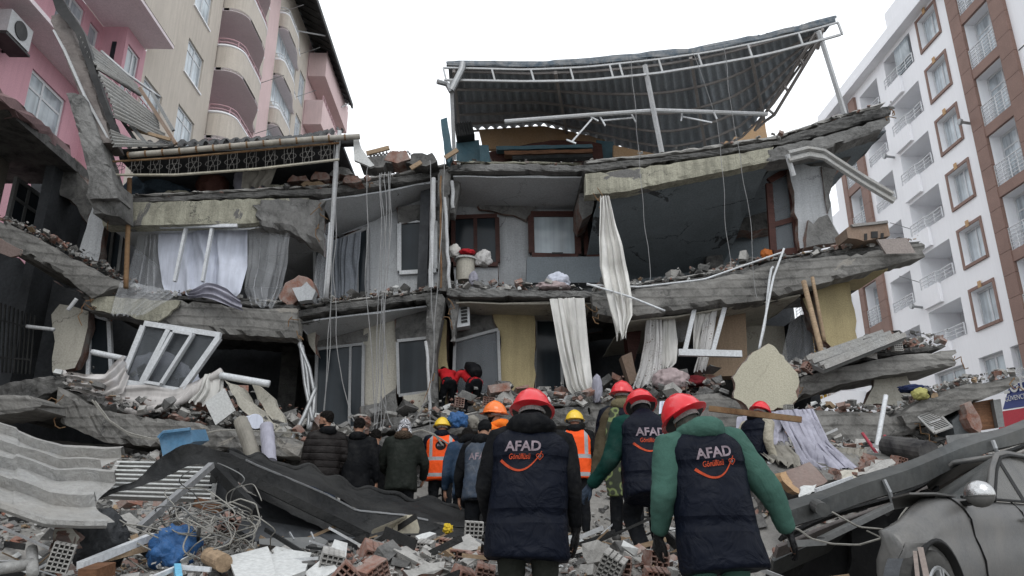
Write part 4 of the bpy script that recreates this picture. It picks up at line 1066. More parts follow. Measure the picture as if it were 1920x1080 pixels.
# things stored on the top floor
def boxy(name, label, cat, m, pts, Y, d, amp=0.0, group=None, parts=(), off=None):
    o = plate(name, m, None, pts, Y, d, amp, .2, 3, off=off); return tag(o, label, cat, group)
boxy('foam_board', 'large ochre board standing under the left part of the corrugated canopy', 'board', 'ochre', [(898, 243), (1020, 236), (1135, 262), (1110, 272), (1010, 275), (905, 279)], 16.6, .12, .02)
boxy('foam_board', 'narrow ochre wedge of board right of the dark junk on the roof', 'board', 'ochre', [(1150, 272), (1240, 290), (1175, 298), (1150, 294)], 15.6, .12, .01)
boxy('roof_board', 'ochre gable piece behind the right end of the corrugated canopy', 'board', 'ochre', [(1300, 272), (1370, 255), (1400, 232), (1434, 222), (1440, 262), (1330, 290)], 15.9, .15, .02)
boxy('dark_board', 'dark upright board between the timber stack and the ochre wedge', 'board', 'teal', [(1118, 262), (1150, 266), (1162, 304), (1120, 304)], 15.9, .1, .01)
boxy('teal_cabinet', 'teal cabinet door leaning at the left corner of the roof floor', 'cabinet', 'teal', [(826, 224), (838, 220), (850, 290), (842, 306), (835, 296)], 14.3, .3, .01)
boxy('storage_chest', 'teal blue chest below the black crate on the roof floor', 'chest', 'teal', [(855, 266), (898, 262), (902, 303), (856, 305)], 15.2, .7, .01)
boxy('teal_board', 'loose teal board beside the teal blue chest', 'board', 'teal', [(899, 272), (916, 272), (920, 304), (900, 304)], 15.0, .05, .01)
boxy('stacked_timber', 'dark stack of old timber and sheets on the middle of the roof floor', 'timber stack', 'darkwood', [(915, 285), (1000, 268), (1070, 262), (1128, 270), (1132, 302), (925, 305)], 15.8, .8, .04)
for k, (y0, c_) in enumerate(((272, 'teal'), (281, 'wood'), (290, 'darkmetal'))):
    o = plate('old_plank', c_, None, [(930 + 15 * k, y0 + 2), (1110, y0 - 2), (1112, y0 + 4), (932 + 15 * k, y0 + 9)], 15.5 - .05 * k, .2, .01)
    tag(o, ['teal painted plank, topmost on the dark timber stack', 'brown plank across the middle of the dark timber stack', 'blackish plank at the foot of the dark timber stack'][k], 'plank', 'planks on the roof floor')
cr = thing('black_crate', 'black slatted plastic crate under the left end of the canopy', 'crate', P(872, 256, 15))
a, c, dd, ee = P(852, 232, 14.9), P(884, 228, 14.9), P(890, 252, 14.9), P(856, 256, 14.9)
b = MB(); b.prism([a, c, dd, ee], (0, .4, 0)); b.build('shell', 'black', cr)
b = MB()
for i in range(7):
    b.beam(a.lerp(c, (i + .5) / 7) - Vector((0, .02, 0)), ee.lerp(dd, (i + .5) / 7) - Vector((0, .02, 0)), .03, .03)
b.build('slat', 'darkmetal', cr)

# junk on the deck edge between fence and column
for k, (x, y, m, w, lab) in enumerate(((705, 300, 'concrete', 60, 'grey broken slab piece right of the torn white frame'), (745, 292, 'brick', 50, 'red brick wall fragment on the deck edge left of the column'), (790, 296, 'darkcon', 60, 'dark wall fragment beside the broken column on the deck'))):
    o = plate('wall_fragment', m, None, [(x - w / 2, y + 8), (x - w / 3, y - 6), (x + w / 3, y - 10), (x + w / 2, y + 6), (x, y + 14)], 14.4, .5, .06, .1, k); tag(o, lab, 'rubble')
o = corr([(690, 295, 15.5), (770, 288, 15.5)], [(690, 289, 17.5), (770, 283, 17.5)], 12, .04).build('corrugated_sheet', 'darkmetal', None, smooth=True, fixn=False); tag(o, 'dark corrugated sheet on the far side of the deck', 'roof sheet')
for k, (a, c, lab) in enumerate((((687, 288), (730, 277), 'pale lath pointing right beside the torn white frame'), ((835, 296), (858, 281), 'short orange lath beside the teal cabinet door'), ((770, 316), (790, 304), 'small grey lath below the dark wall fragment'))):
    b = MB(); b.beam(P(a[0], a[1], 14.0), P(c[0], c[1], 14.0), .05, .09); o = b.build('wood_lath', 'palewood', None); tag(o, lab, 'lath')

# ================================================================== hanging wires
wires = [[(712, 325), (716, 400), (712, 480), (708, 560), (706, 640), (704, 720), (700, 808)], [(716, 324), (720, 420), (716, 540), (710, 700), (706, 806)], [(722, 323), (724, 400), (722, 470), (718, 560), (722, 650), (716, 720), (712, 805)],
         [(729, 322), (731, 380), (727, 450), (722, 560), (716, 640), (712, 740), (705, 810)], [(733, 322), (732, 400), (729, 480), (722, 580), (718, 700), (724, 760), (716, 808)],
         [(690, 312), (690, 440), (688, 540), (692, 600), (700, 700), (705, 780)], [(628, 250), (624, 420), (618, 600), (610, 700), (608, 770)], [(634, 250), (628, 500), (630, 620), (642, 720), (660, 780), (672, 800)],
         [(622, 560), (618, 650), (614, 720), (609, 775)], [(806, 300), (806, 400), (808, 520), (812, 640), (808, 760), (806, 812)], [(832, 290), (832, 380), (824, 470), (818, 560), (814, 640), (812, 700)], [(802, 740), (790, 770), (770, 800), (752, 812)],
         [(1182, 105), (1188, 180), (1196, 260), (1204, 360), (1215, 460), (1218, 530)], [(1358, 82), (1366, 170), (1382, 270), (1400, 380), (1414, 500), (1420, 560)], [(1295, 92), (1318, 150), (1345, 230), (1355, 330), (1362, 440), (1370, 500)],
         [(1450, 500), (1440, 560), (1432, 620), (1424, 660)], [(715, 742), (728, 790), (745, 815), (768, 822)], [(718, 560), (724, 640), (728, 700)]]
wlab = ['left strand of the wire bundle before the pier', 'second strand of the wire bundle before the pier', 'kinked strand in the wire bundle before the pier', 'fourth strand of the wire bundle before the pier', 'right strand of the wire bundle before the pier',
        'single wire left of the wire bundle', 'wire hanging from the pale roof post', 'long slack wire curving from the pale roof post to the lower floor', 'short wire in front of the dark lower doorway', 'wire hanging beside the left drain pipe of the column',
        'wire running down the broken column', 'loose wire end curling at the foot of the column', 'thin wire hanging from the canopy at the white rag', 'thin wire hanging from the canopy across the long white rail', 'thin slanting wire below the right half of the canopy',
        'stiff white rod above the big cream wall piece', 'wire end curling forward below the pier', 'short kinked wire on the pier']
for k, w in enumerate(wires):
    Y = 12.9 if k not in (12, 13, 14, 15) else (12.9 if k != 15 else 12.6)
    q = [Vector(t) for t in resample([tuple(P(x, y, Y)) for x, y in w], 40)]
    rr = .0075 if k < 12 or k > 14 else .0055
    q = [p + Vector((nz3(p, 1.1, k * 3) * .05, nz3(p, 1.0, k * 3 + 1) * .07, 0)) if 0 < i < 40 else p for i, p in enumerate(q)]
    b = MB(); b.tube(q, rr if k != 15 else .02, 5)
    o = b.build('hanging_wire', 'rope' if k != 15 else 'upvc', None); tag(o, wlab[k], 'wire', 'wires hanging over the ruin')

# ================================================================== curtains, sheets and window frames in the openings
def tc(o, label, cat='curtain', group=None): return tag(o, label, cat, group)
tc(cloth('sheer_curtain', 'sheer', None, [(262, 428), (248, 480), (236, 530), (228, 562)], [(298, 428), (300, 500), (312, 560)], 13.5, 5, .08, seed=3), 'dusty sheer curtain left of the white sheet in the upper left opening', group='curtains in the ruin')
tc(cloth('white_sheet', 'sheet', None, [(296, 426), (298, 480), (303, 530), (312, 552)], [(463, 423), (464, 500), (452, 548), (440, 560)], 13.45, 3, .09, seed=4, nv=20), 'large pale blue white sheet filling the upper left opening', 'sheet')
tc(cloth('sheer_curtain', 'sheer', None, [(462, 424), (462, 500), (455, 540), (470, 572)], [(545, 420), (540, 490), (528, 540), (510, 578)], 13.5, 5, .09, seed=5), 'dusty sheer curtain right of the white sheet in the upper left opening', group='curtains in the ruin')
tc(cloth('sheer_curtain', 'sheer', None, [(612, 420), (594, 480), (588, 540), (596, 566)], [(626, 420), (618, 480), (612, 560)], 14.2, 2, .06, seed=6, nu=30), 'narrow sheer curtain beside the leaning pale pole', group='curtains in the ruin')
tc(cloth('grey_curtain', mat('grey curtain', (0.25, 0.27, 0.3), 0.9, 0.1), None, [(622, 450), (620, 560)], [(678, 434), (668, 555)], 15.2, 5, .05, seed=7), 'plain grey curtain behind the pale pole', group='curtains in the ruin')
tc(cloth('net_curtain', 'sheer', None, [(226, 525), (214, 560), (207, 590)], [(335, 548), (318, 562), (268, 592)], 12.95, 6, .04, seed=8, taper=.8), 'lace hem draped over the left floor beam', group='curtains in the ruin')
for k, (x0, x1) in enumerate(((345, 328), (394, 380))):
    b = MB(); b.beam(P(x0 + 4, 428, 13.15), P(x1, 528, 13.15), .05, .09, up=(0, 1, 0)); o = b.build('window_bar', 'upvc', None)
    tag(o, ['left of the two white bars leaning on the pale sheet', 'right of the two white bars leaning on the pale sheet'][k], 'bar', 'bars on the pale sheet')
b = MB(); b.beam(P(300, 425, 13.1), P(445, 423, 13.1), .05, .06); o = b.build('curtain_rail', 'upvc', None); tag(o, 'white rail above the pale sheet', 'rail')
# fallen triple window
fw = thing('fallen_window', 'fallen white triple window frame tilted over the lower left opening', 'window', P(320, 730, 12.6))
window_unit(fw, [(272, 607), (414, 629), (340, 733), (228, 716)], 12.6, fr=.09, d=.1, mull=(0.33, 0.66), gm='dustglass', name='frame')
window_unit(fw, [(325, 621), (361, 627), (301, 721), (271, 716)], 12.5, fr=.05, d=.06, mull=(), gm=None, name='sash')
# draped net with heavy swag, lower left
def swag(name, m, pts, label, w=0.5, Y=12.5, cat='curtain', n=40, seed=1, folds=5, amp=.05):
    """cloth hanging in a swag: upper edge and lower edge polylines"""
    U = [Vector(t) for t in resample([tuple(t) for t in ppts(pts[0], Y)], n)]; Lo = [Vector(t) for t in resample([tuple(t) for t in ppts(pts[1], Y)], n)]
    b = MB()
    def fn(u, v):
        i = min(n, int(round(u * n))); p = U[i].lerp(Lo[i], v)
        return p + Vector((0, math.sin(v * folds * 3.1 + 2.5 * nz3((u * 2, v * 3, seed), 1.3)) * amp * .8 - .12 * math.sin(math.pi * u), 0)) + Vector((0, 0, .06)) * nz3(p, 2, seed)
    b.grid(fn, n, 26)
    return tc(b.build(name, m, None, smooth=True, fixn=False), label, cat)
swag('net_drape', 'net', [[(112, 700), (135, 698), (165, 706), (200, 704), (232, 668)], [(98, 728), (150, 735), (200, 754), (232, 740), (240, 706)]], 'net curtain bunched left of the fallen white window', seed=3, folds=7, amp=.07)
swag('net_fill', 'net', [[(170, 728), (228, 720), (330, 736), (408, 694)], [(185, 752), (262, 774), (335, 764), (422, 702)]], 'pale net cloth hanging below the fallen window frame', seed=4, Y=12.62, folds=2, amp=.03)
b = MB(); q = [Vector(t) for t in resample([tuple(P(x, y, 12.5)) for x, y in ((118, 700), (150, 730), (195, 757), (250, 772), (300, 768), (345, 748), (385, 715), (418, 697))], 50)]
b.tube([v + Vector((0, nz3(v, 3) * .05, nz3(v, 4) * .04)) for v in q], [.035 + .035 * abs(nz3(v, 2.5)) + .03 * (i / 50) for i, v in enumerate(q)], 10)
tc(b.build('net_hem', 'net', None, smooth=True), 'rolled hem of the net curtain sagging under the fallen window', 'curtain')
tc(cloth('white_drape', 'curtain', None, [(384, 702), (372, 730), (352, 752)], [(420, 697), (418, 730), (408, 765)], 12.45, 3, .06, seed=33, nu=40), 'white cloth end hanging over the white cabinet board', 'cloth')
pole('white_rail', 'white profile rail left of the fallen window', [(172, 660, 12.6), (235, 673, 12.6)], .05, 'upvc', 'rail')
pole('white_rail', 'white profile rail right of the fallen window', [(413, 704, 12.4), (505, 720, 12.4)], .06, 'upvc', 'rail')
o = plate('white_board', 'white', None, [(384, 755), (420, 728), (440, 770), (404, 797)], 12.0, .06, 0); tag(o, 'white cabinet board under the draped net, lower left', 'board')
o = plate('plaster_slab', 'beigein', None, [(420, 712), (445, 722), (500, 790), (530, 800), (540, 830), (500, 800), (455, 770)], 12.1, .5, .04, .12, 3); tag(o, 'tilted beige wall slab right of the white cabinet board', 'wall piece')
o = plate('plaster_slab', 'beigein', None, [(470, 715), (500, 735), (532, 780), (540, 815), (500, 775)], 12.6, .15, .03, .15, 5); tag(o, 'smooth pale wall slab leaning in the dark lower opening', 'wall piece')
# security grille far left
gr = thing('window_grille', 'dark iron window grille in the shadow at the left edge', 'grille', P(30, 700, 13.5))
b = MB()
for i in range(9): b.beam(P(2 + i * 8, 568 + i * 3, 13.5), P(-4 + i * 7.5, 698 + i * .5, 13.5), .025, .025)
b.beam(P(0, 600, 13.5), P(68, 618, 13.5), .03, .03); b.beam(P(-5, 670, 13.5), P(60, 675, 13.5), .03, .03); b.build('bars', 'darkmetal', gr)
# clutter on the balcony floor, upper left
o = plate('brick_lump', 'brick', None, [(522, 555), (535, 530), (560, 516), (585, 525), (592, 548), (560, 560), (540, 580)], 13.6, .35, .05, .1, 9); tag(o, 'round lump of brickwork on the left floor edge', 'rubble')
o = plate('white_lump', 'plaster', None, [(548, 540), (575, 528), (592, 545), (585, 562), (560, 565)], 13.4, .2, .04, .1, 2); tag(o, 'white plaster lump beside the round brickwork lump', 'rubble')
swag('grey_cloth', 'lilac', [[(355, 545), (390, 535), (430, 545), (450, 560)], [(350, 560), (385, 562), (425, 572), (455, 585)]], 'crumpled grey cloth on the left floor edge below the white sheet', seed=6, Y=13.1, cat='cloth')
# kitchen chair and bundles in the middle bay
ct = thing('small_cabinet', 'small white round topped cabinet with bundles on it in the middle bay', 'cabinet', P(875, 532, 15))
b = MB(); c0 = P(872, 532, 15.2)
def cyl(b, c, r, h, seg=20, r2=None):
    c = Vector(c); r2 = r if r2 is None else r2
    b.loft([[c + Vector((math.cos(a) * rr, math.sin(a) * rr, z)) for a in [k * 2 * math.pi / seg for k in range(seg)]] for z, rr in ((0, r), (h, r2))])
cyl(b, c0 + Vector((0, 0, .05)), .2, .48); b.build('body', 'beigein', ct)
b = MB(); cyl(b, c0 + Vector((0, 0, .53)), .25, .04); b.build('top', 'white', ct)
b = MB(); cyl(b, c0 + Vector((-.17, -.1, -.2)), .02, .25, 8); b.build('leg', 'whitemetal', ct)
def blob(name, m, c, r, label, cat, seed=1, group=None, parent=None, sub=4, nk=1.3, namp=.35):
    bm = bmesh.new(); bmesh.ops.create_icosphere(bm, subdivisions=sub, radius=1)
    b = MB(); vs = []
    for v in bm.verts:
        p = v.co; k = 1 + namp * nz3(p, nk, seed) + .12 * nz3(p, nk * 3, seed + 3) - .10 * (1 - min(1, abs(nz3(p, nk * 2.2, seed + 9)) * 6)) - .04 * (1 - min(1, abs(nz3(p, nk * 5, seed + 1)) * 5))
        vs.append(Vector(c) + Vector((p.x * r[0] * k, p.y * r[1] * k, max(p.z, -.75) * r[2] * k)))
    b.add(vs, [[x.index for x in f.verts] for f in bm.faces]); bm.free()
    o = b.build(name, m, parent, smooth=True)
    if parent is None: tag(o, label, cat, group)
    return o
blob('cloth_bundle', 'curtain', P(852, 472, 15.1), (.14, .12, .16), 'white cloth bundle at the left on the small round topped cabinet', 'bundle', 2, 'bundles in the middle bay')
blob('cloth_bundle', 'red', P(876, 473, 15.0), (.17, .12, .07), 'red and white folded bundle on the small cabinet', 'bundle', 3, 'bundles in the middle bay')
blob('cloth_bundle', 'floral', P(907, 486, 15.2), (.2, .15, .2), 'patterned white bundle right of the small cabinet', 'bundle', 4, 'bundles in the middle bay')
blob('cloth_bundle', 'lilac', P(888, 524, 14.9), (.1, .1, .16), 'blue grey bundle beside the cabinet leg', 'bundle', 8, 'bundles in the middle bay')
blob('cloth_bundle', 'sheet', P(1046, 527, 14.6), (.26, .2, .17), 'pale crumpled plastic bundle on the middle floor edge', 'bundle', 5, 'bundles in the middle bay')
blob('cloth_bundle', 'stripecloth', P(1038, 538, 14.3), (.34, .2, .1), 'pinkish cloth heap on the middle floor edge', 'bundle', 6, 'bundles in the middle bay')
o = boxy('grey_headboard', 'low grey cabinet front below the dark red window frame', 'cabinet', mat('blue grey laminate', (0.135, 0.155, 0.17), 0.5, 0.08), [(988, 482), (1128, 481), (1130, 530), (987, 530)], 15.4, .4, 0)
o = MB().bb(P(1035, 478, 15.3).x, P(1056, 478, 15.3).x, 15.32, 15.36, P(1035, 477, 15.3).z + .03, P(1035, 477, 15.3).z + .06).build('bracket_handle', 'black', o)
# white rag
tc(cloth('white_rag', 'curtain', None, [(1125, 368, 13.3), (1123, 440, 13.2), (1124, 500, 13.1), (1133, 540, 12.9), (1142, 575, 12.8), (1152, 605, 12.7), (1158, 632, 12.7)], [(1142, 368, 13.3), (1154, 420, 13.2), (1166, 460, 13.15), (1177, 510, 13.1), (1184, 560, 12.9), (1185, 592, 12.8), (1176, 612, 12.7), (1172, 628, 12.7)], None, 4, .09, seed=9, nu=60, nv=50, hem=.08, taper=.8), 'tall narrow white rag hanging from the corner of the right roof beam', 'cloth')
tc(cloth('long_curtain', 'curtain', None, [(1031, 560), (1045, 640), (1064, 730), (1092, 756), (1112, 764)], [(1096, 558), (1103, 640), (1112, 720), (1118, 768)], 13.6, 4, .08, seed=10, nv=30, taper=.6), 'long white curtain hanging below the middle floor slab', group='curtains in the ruin')
tc(cloth('lace_curtain', 'floral', None, [(1214, 582), (1208, 640), (1198, 690), (1186, 726)], [(1240, 580), (1242, 650), (1240, 700), (1236, 722)], 13.8, 4, .07, seed=11, nu=50), 'lace patterned curtain in the lower right opening', group='curtains in the ruin')
tc(cloth('lace_curtain', 'curtain', None, [(1246, 580), (1240, 640), (1242, 690)], [(1264, 578), (1272, 640), (1268, 680), (1254, 694)], 13.9, 2, .05, seed=12, nu=30), 'plain white curtain strip left of the slanted white bar', group='curtains in the ruin')
tc(cloth('lace_curtain', 'curtain', None, [(1304, 570), (1300, 620), (1300, 656)], [(1340, 566), (1332, 620), (1310, 660)], 13.8, 3, .06, seed=13, nu=36), 'plain white curtain beside the tan panel', group='curtains in the ruin')
tc(cloth('lace_curtain', 'floral', None, [(1318, 610), (1312, 660), (1300, 696)], [(1347, 568), (1336, 650), (1322, 696)], 13.7, 2, .05, seed=14, nu=36), 'lace patterned curtain in front of the tan panel', group='curtains in the ruin')
tc(cloth('sheer_curtain', 'sheer', None, [(1268, 578), (1262, 640)], [(1300, 572), (1286, 640)], 14.2, 3, .05, seed=15, nu=36), 'thin sheer curtain between the two slanted white bars', group='curtains in the ruin')
tc(cloth('sheer_curtain', 'sheer', None, [(1490, 560), (1470, 650), (1460, 690)], [(1512, 560), (1528, 640), (1530, 680)], 14.4, 3, .06, seed=16, nu=36), 'torn sheer curtain left of the yellow wall piece', group='curtains in the ruin')
tc(cloth('sheer_curtain', 'sheer', None, [(870, 640), (866, 700), (868, 736)], [(925, 625), (925, 730)], 15.3, 4, .05, seed=17, nu=36), 'grey sheer curtain behind the crouching rescuers', group='curtains in the ruin')
for k, (a, c) in enumerate((((1302, 578), (1284, 658)), ((1362, 564), (1336, 660)))):
    b = MB(); b.beam(P(a[0], a[1], 13.6), P(c[0], c[1], 13.6), .08, .06, up=(0, 1, 0)); o = b.build('slanted_bar', 'upvc', None)
    tag(o, ['left slanted white frame bar among the lace curtains', 'right slanted white frame bar among the lace curtains'][k], 'bar', 'slanted frame bars')
b = MB(); b.beam(P(1272, 661, 13.4), P(1390, 664, 13.4), .1, .12); o = b.build('window_sill_bar', 'upvc', None); tag(o, 'horizontal white sill bar under the lace curtains', 'bar')
boxy('tan_panel', 'upright tan wardrobe panel in the lower right room', 'panel', 'panel', [(1350, 566), (1397, 565), (1403, 704), (1322, 706), (1336, 640)], 14.3, .4, 0)
boxy('wardrobe_side', 'dark brown wardrobe side beside the lace curtain', 'panel', 'darkwood', [(1172, 570), (1208, 574), (1200, 640), (1184, 700), (1176, 640)], 14.6, .4, 0)
boxy('cardboard_box', 'upright brown cardboard box in the dark lower doorway', 'box', 'card', [(1165, 668), (1184, 660), (1196, 712), (1182, 722)], 14.0, .3, .01)
blob('bedding_roll', 'stripecloth', P(1258, 712, 13.6), (.34, .25, .22), 'folded pinkish bedding under the lace curtains', 'bedding', 7, namp=.15)
blob('red_cushion', mat('dull red cloth', (.16, .02, .025), .9, .2, folds=9), P(1300, 716, 13.7), (.26, .2, .1), 'dark red cushion beside the folded bedding', 'cushion', 8)
blob('grey_cushion', 'lilac', P(1120, 732, 13.4), (.1, .12, .3), 'grey mattress end beside the long white curtain', 'cushion', 9, namp=.1)
# rod and pipes on the right
pole('thin_rod', 'thin white conduit running along the right floor beam', [(1100, 534, 13.2), (1200, 538, 13.0), (1320, 524, 12.9), (1400, 496, 12.9), (1470, 472, 12.8)], .018, 'upvc', 'rod', sub=24)
pole('thin_rod', 'thin white conduit end pointing down past the rag', [(1100, 532, 12.9), (1180, 556, 12.8), (1247, 583, 12.7)], .02, 'upvc', 'rod')
pole('bent_rod', 'bent pale rod rising from the big cream wall piece', [(1470, 466, 12.7), (1450, 520, 12.6), (1436, 590, 12.5), (1423, 655, 12.4)], .02, 'upvc', 'rod', sub=20)
gu = thing('roof_gutter', 'long bent white gutter slanting from the right roof slab', 'gutter', P(1580, 330, 12.6))
b = MB()
g1 = [(1478, 287), (1515, 278), (1545, 283), (1575, 303), (1620, 332), (1674, 364)]
pts = [P(x, y, 12.6) for x, y in g1]
for k, (dx, dz) in enumerate(((0, 0), (.05, -.09), (-.02, -.17))):
    b.tube([p + Vector((dx, dx, dz)) for p in pts], .05, 6)
b.build('channel', 'lightsheet', gu)
b = MB(); b.tube([P(1476, 290, 12.6), P(1488, 330, 12.7)], .05, 8); b.build('drop', 'whitemetal', gu)
# cardboard boxes on the right floor end
cbx = thing('crushed_carton', 'crushed brown carton on the right end of the floor slab', 'box', P(1628, 448, 12.9))
o = plate('carton_body', 'card', cbx, [(1587, 428), (1600, 420), (1664, 416), (1669, 442), (1620, 452), (1590, 446)], 12.9, .5, .015, .15)
plate('carton_flap', mat('grey flap', (0.3, 0.29, 0.28), 0.8, 0.1), cbx, [(1596, 421), (1664, 413), (1666, 417), (1600, 425)], 12.85, .55, .005)
b = MB()
for x0, x1, y0, y1 in ((1621, 1626, 438, 450), (1634, 1646, 434, 446), (1652, 1657, 437, 447)):
    b.prism([P(x0, y0, 12.88), P(x1, y0 - .5, 12.88), P(x1, y1 - .5, 12.88), P(x0, y1, 12.88)], (0, .02, 0))
b.build('carton_print', 'black', cbx)
o = plate('cardboard_flap', mat('pale cardboard', (0.32, 0.28, 0.26), 0.85, 0.06), None, [(1645, 449), (1700, 446), (1717, 474), (1662, 476)], 12.6, .02, .005, off=(0, .06, .02)); tag(o, 'flat pale cardboard sheet hanging over the right slab end', 'cardboard')
blob('orange_bag', mat('orange plastic', (0.4, 0.12, 0.025), 0.5, 0.1), P(1438, 478, 13.6), (.12, .1, .12), 'orange bag on the right floor beside the white conduit', 'bag', 3)
# air conditioner in the middle bay
a2 = thing('air_conditioner', 'white air conditioner unit hanging below the middle floor slab', 'air conditioner', P(866, 610, 15))
q = ppts([(851, 570), (880, 566), (881, 610), (852, 615)], 14.9)
b = MB(); b.prism(q, (0, .3, 0)); b.build('casing', 'upvc', a2)
b = MB()
for k in range(6):
    a, c = q[0].lerp(q[3], (k + .8) / 7.2), q[1].lerp(q[2], (k + .8) / 7.2)
    b.beam(a.lerp(c, .45) - Vector((0, .012, 0)), a.lerp(c, .85) - Vector((0, .012, 0)), .02, .05, up=(0, 0, 1))
b.build('vent_slots', 'black', a2)
# poles and aluminium frames on the right
for k, (a, c, r, m, lab) in enumerate((((1507, 528, 12.9), (1548, 690, 12.2), .05, 'palewood', 'pale wooden post leaning left of the yellow wall piece'), ((1523, 520, 13.0), (1546, 640, 12.8), .035, 'palewood', 'thinner wooden post right behind the leaning pale post'))):
    pole('leaning_post', lab, [a, c], r, m, 'post')
af = thing('fallen_shutter', 'grey aluminium shutter frame lying on the right rubble slope', 'frame', P(1600, 670, 12))
q = ppts([(1512, 678, 12.1), (1655, 628, 12.3), (1697, 633, 12.0), (1545, 694, 11.8)])
b = MB(); b.prism(q, (0, .05, -.05)); b.build('sheet', 'greymetal', af)
b = MB()
for t in (0, .35, .75, 1): b.beam(q[0].lerp(q[3], t) + Vector((0, 0, .05)), q[1].lerp(q[2], t) + Vector((0, 0, .05)), .07, .08)
b.build('bar', 'lightsheet', af)
# big cream wall piece
big = thing('cream_wall_piece', 'large cream wall piece standing on its edge in the right rubble', 'wall piece', P(1438, 770, 12))
plate('render_face', mat('cream plain render', (0.50, 0.47, 0.37), 0.9, 0.1, 1.0, 0.6, 40, cracks=0.5), big, [(1441, 644), (1450, 648), (1462, 663), (1480, 682), (1496, 700), (1499, 716), (1492, 734), (1496, 748), (1482, 764), (1458, 764), (1440, 770), (1420, 757), (1404, 768), (1390, 752), (1376, 746), (1379, 728), (1374, 708), (1386, 690), (1400, 676), (1412, 660), (1424, 655)], 11.9, .1, .02, .07, 5, edge='masonry')
plate('brick_core', 'brick', big, [(1444, 650), (1498, 714), (1496, 745), (1478, 772), (1400, 772), (1382, 745), (1380, 715)], 12.02, .16, .04, .12, 6)
# yellow bag and cloth on the right beam
blob('yellow_bag', mat('yellow plastic bag', (0.42, 0.40, 0.14), 0.5, 0.15, folds=18), P(1726, 740, 11.3), (.13, .12, .1), 'crumpled yellow plastic bag on the right rubble slope', 'bag', 4)
blob('navy_cloth', mat('navy cloth', (0.02, 0.03, 0.08), 0.9, 0.2, folds=10), P(1712, 730, 11.6), (.26, .15, .07), 'dark navy cloth beside the yellow plastic bag', 'cloth', 5)
# ---- interior things on far right
rk = thing('wire_rack', 'grey wire dish rack jammed under the right concrete beam', 'rack', P(1755, 800, 11))
q = ppts([(1722, 782, 11.2), (1755, 770, 11.4), (1785, 800, 11.1), (1752, 812, 10.9)])
b = MB()
for i in range(5): b.tube([q[i % 4], q[(i + 1) % 4]], .02, 5)
for i in range(1, 12): b.tube([q[0].lerp(q[3], i / 12), q[1].lerp(q[2], i / 12)], .008, 4)
b.build('wire_frame', 'lightsheet', rk)
boxy('grey_cabinet', 'grey cabinet side under the right concrete beam', 'cabinet', mat('grey laminate', (0.12, 0.13, 0.135), 0.6, 0.1), [(1785, 790), (1810, 765), (1826, 800), (1822, 815), (1790, 815)], 11.3, .5, .02)
bd = thing('brown_door', 'brown wooden door leaning with grey frame under the right beam', 'door', P(1850, 800, 11))
plate('leaf', 'wood', bd, [(1824, 755), (1862, 748), (1872, 802), (1832, 808)], 11.3, .05, 0)
plate('door_frame', 'greymetal', bd, [(1862, 750), (1876, 748), (1884, 800), (1872, 802)], 11.2, .08, 0)
o = plate('brick_wall_piece', 'brick', None, [(1808, 758), (1820, 752), (1842, 800), (1838, 812), (1822, 802)], 11.1, .2, .03, .1, 5); tag(o, 'slanting strip of red brick left of the brown door', 'brick')
for k, (a, c, r, m, lab) in enumerate((((1661, 742, 11.0), (1640, 860, 10.6), .035, 'upvc', 'white double profile bar standing in the right rubble'), ((1617, 812, 10.6), (1652, 862, 10.3), .022, mat('red bar paint', (0.35, 0.06, 0.08), 0.6, 0.2), 'thin red bar leaning on the right slope'), ((1659, 817, 10.6), (1663, 862, 10.3), .022, mat('red bar paint', (0.35, 0.06, 0.08), 0.6, 0.2), 'thin upright pinkish bar behind the gutter'))):
    pole('profile_bar', lab, [a, c], r, m, 'bar')
# ================================================================== left damaged building and fallen roof frame
lb = thing('left_ruin', 'dark half collapsed house with tilted slabs at the left edge', 'building', (-10.5, 13, 1.5))
b = MB(); b.bb(-15, -9.1, 4, 15.4, 9.0, 9.22); b.build('floor_slab', 'darkcon', lb)
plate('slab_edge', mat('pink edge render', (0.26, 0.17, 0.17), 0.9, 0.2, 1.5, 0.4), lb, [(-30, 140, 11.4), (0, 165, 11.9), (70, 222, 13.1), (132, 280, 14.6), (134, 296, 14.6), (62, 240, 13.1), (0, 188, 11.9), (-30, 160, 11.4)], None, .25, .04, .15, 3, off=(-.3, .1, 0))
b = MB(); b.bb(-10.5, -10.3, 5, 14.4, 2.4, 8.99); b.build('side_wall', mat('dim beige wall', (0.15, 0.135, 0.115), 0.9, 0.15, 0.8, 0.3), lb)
wn_ = MB(); X_ = -10.24
wframe(lb, X_, PX(14, 400, X_).y, PX(78, 400, X_).y, PX(10, 460, X_).z, PX(18, 322, X_).z, 'darkglass', mull=(.45,), trans=(.7,), fm='greymetal')
W2 = lambda name, m, pts, Y, d=0.2, amp=0.05, seed=1: plate(name, m, lb, pts, Y, d, amp, .2, seed, edge='masonry')
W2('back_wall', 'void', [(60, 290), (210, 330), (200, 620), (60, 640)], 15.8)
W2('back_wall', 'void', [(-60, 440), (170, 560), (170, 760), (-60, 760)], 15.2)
slab('tilted_floor', 'boards', lb, [(-40, 392, 12.2), (0, 412, 12.3), (75, 447, 12.6), (160, 494, 12.9), (240, 534, 13.1)],
     [(-40, 440, 12.2), (0, 462, 12.3), (45, 478, 12.5), (112, 512, 12.8), (170, 560, 13.0)], d=2.2, seed=61, amp=0.06)
debris_line('crumbs', None, lb, [(-20, 400, 12.2), (75, 442, 12.7), (160, 486, 13.0), (235, 528, 13.2)], n=420, s=(.03, .22), seed=62, d=1.5, h=.12)
W2('hanging_render', mat('pinkish peeled render', (0.22, 0.17, 0.155), 0.9, 0.2), [(-20, 440), (0, 448), (38, 468), (36, 478), (20, 482), (-20, 465)], 12.2, .08, .03)
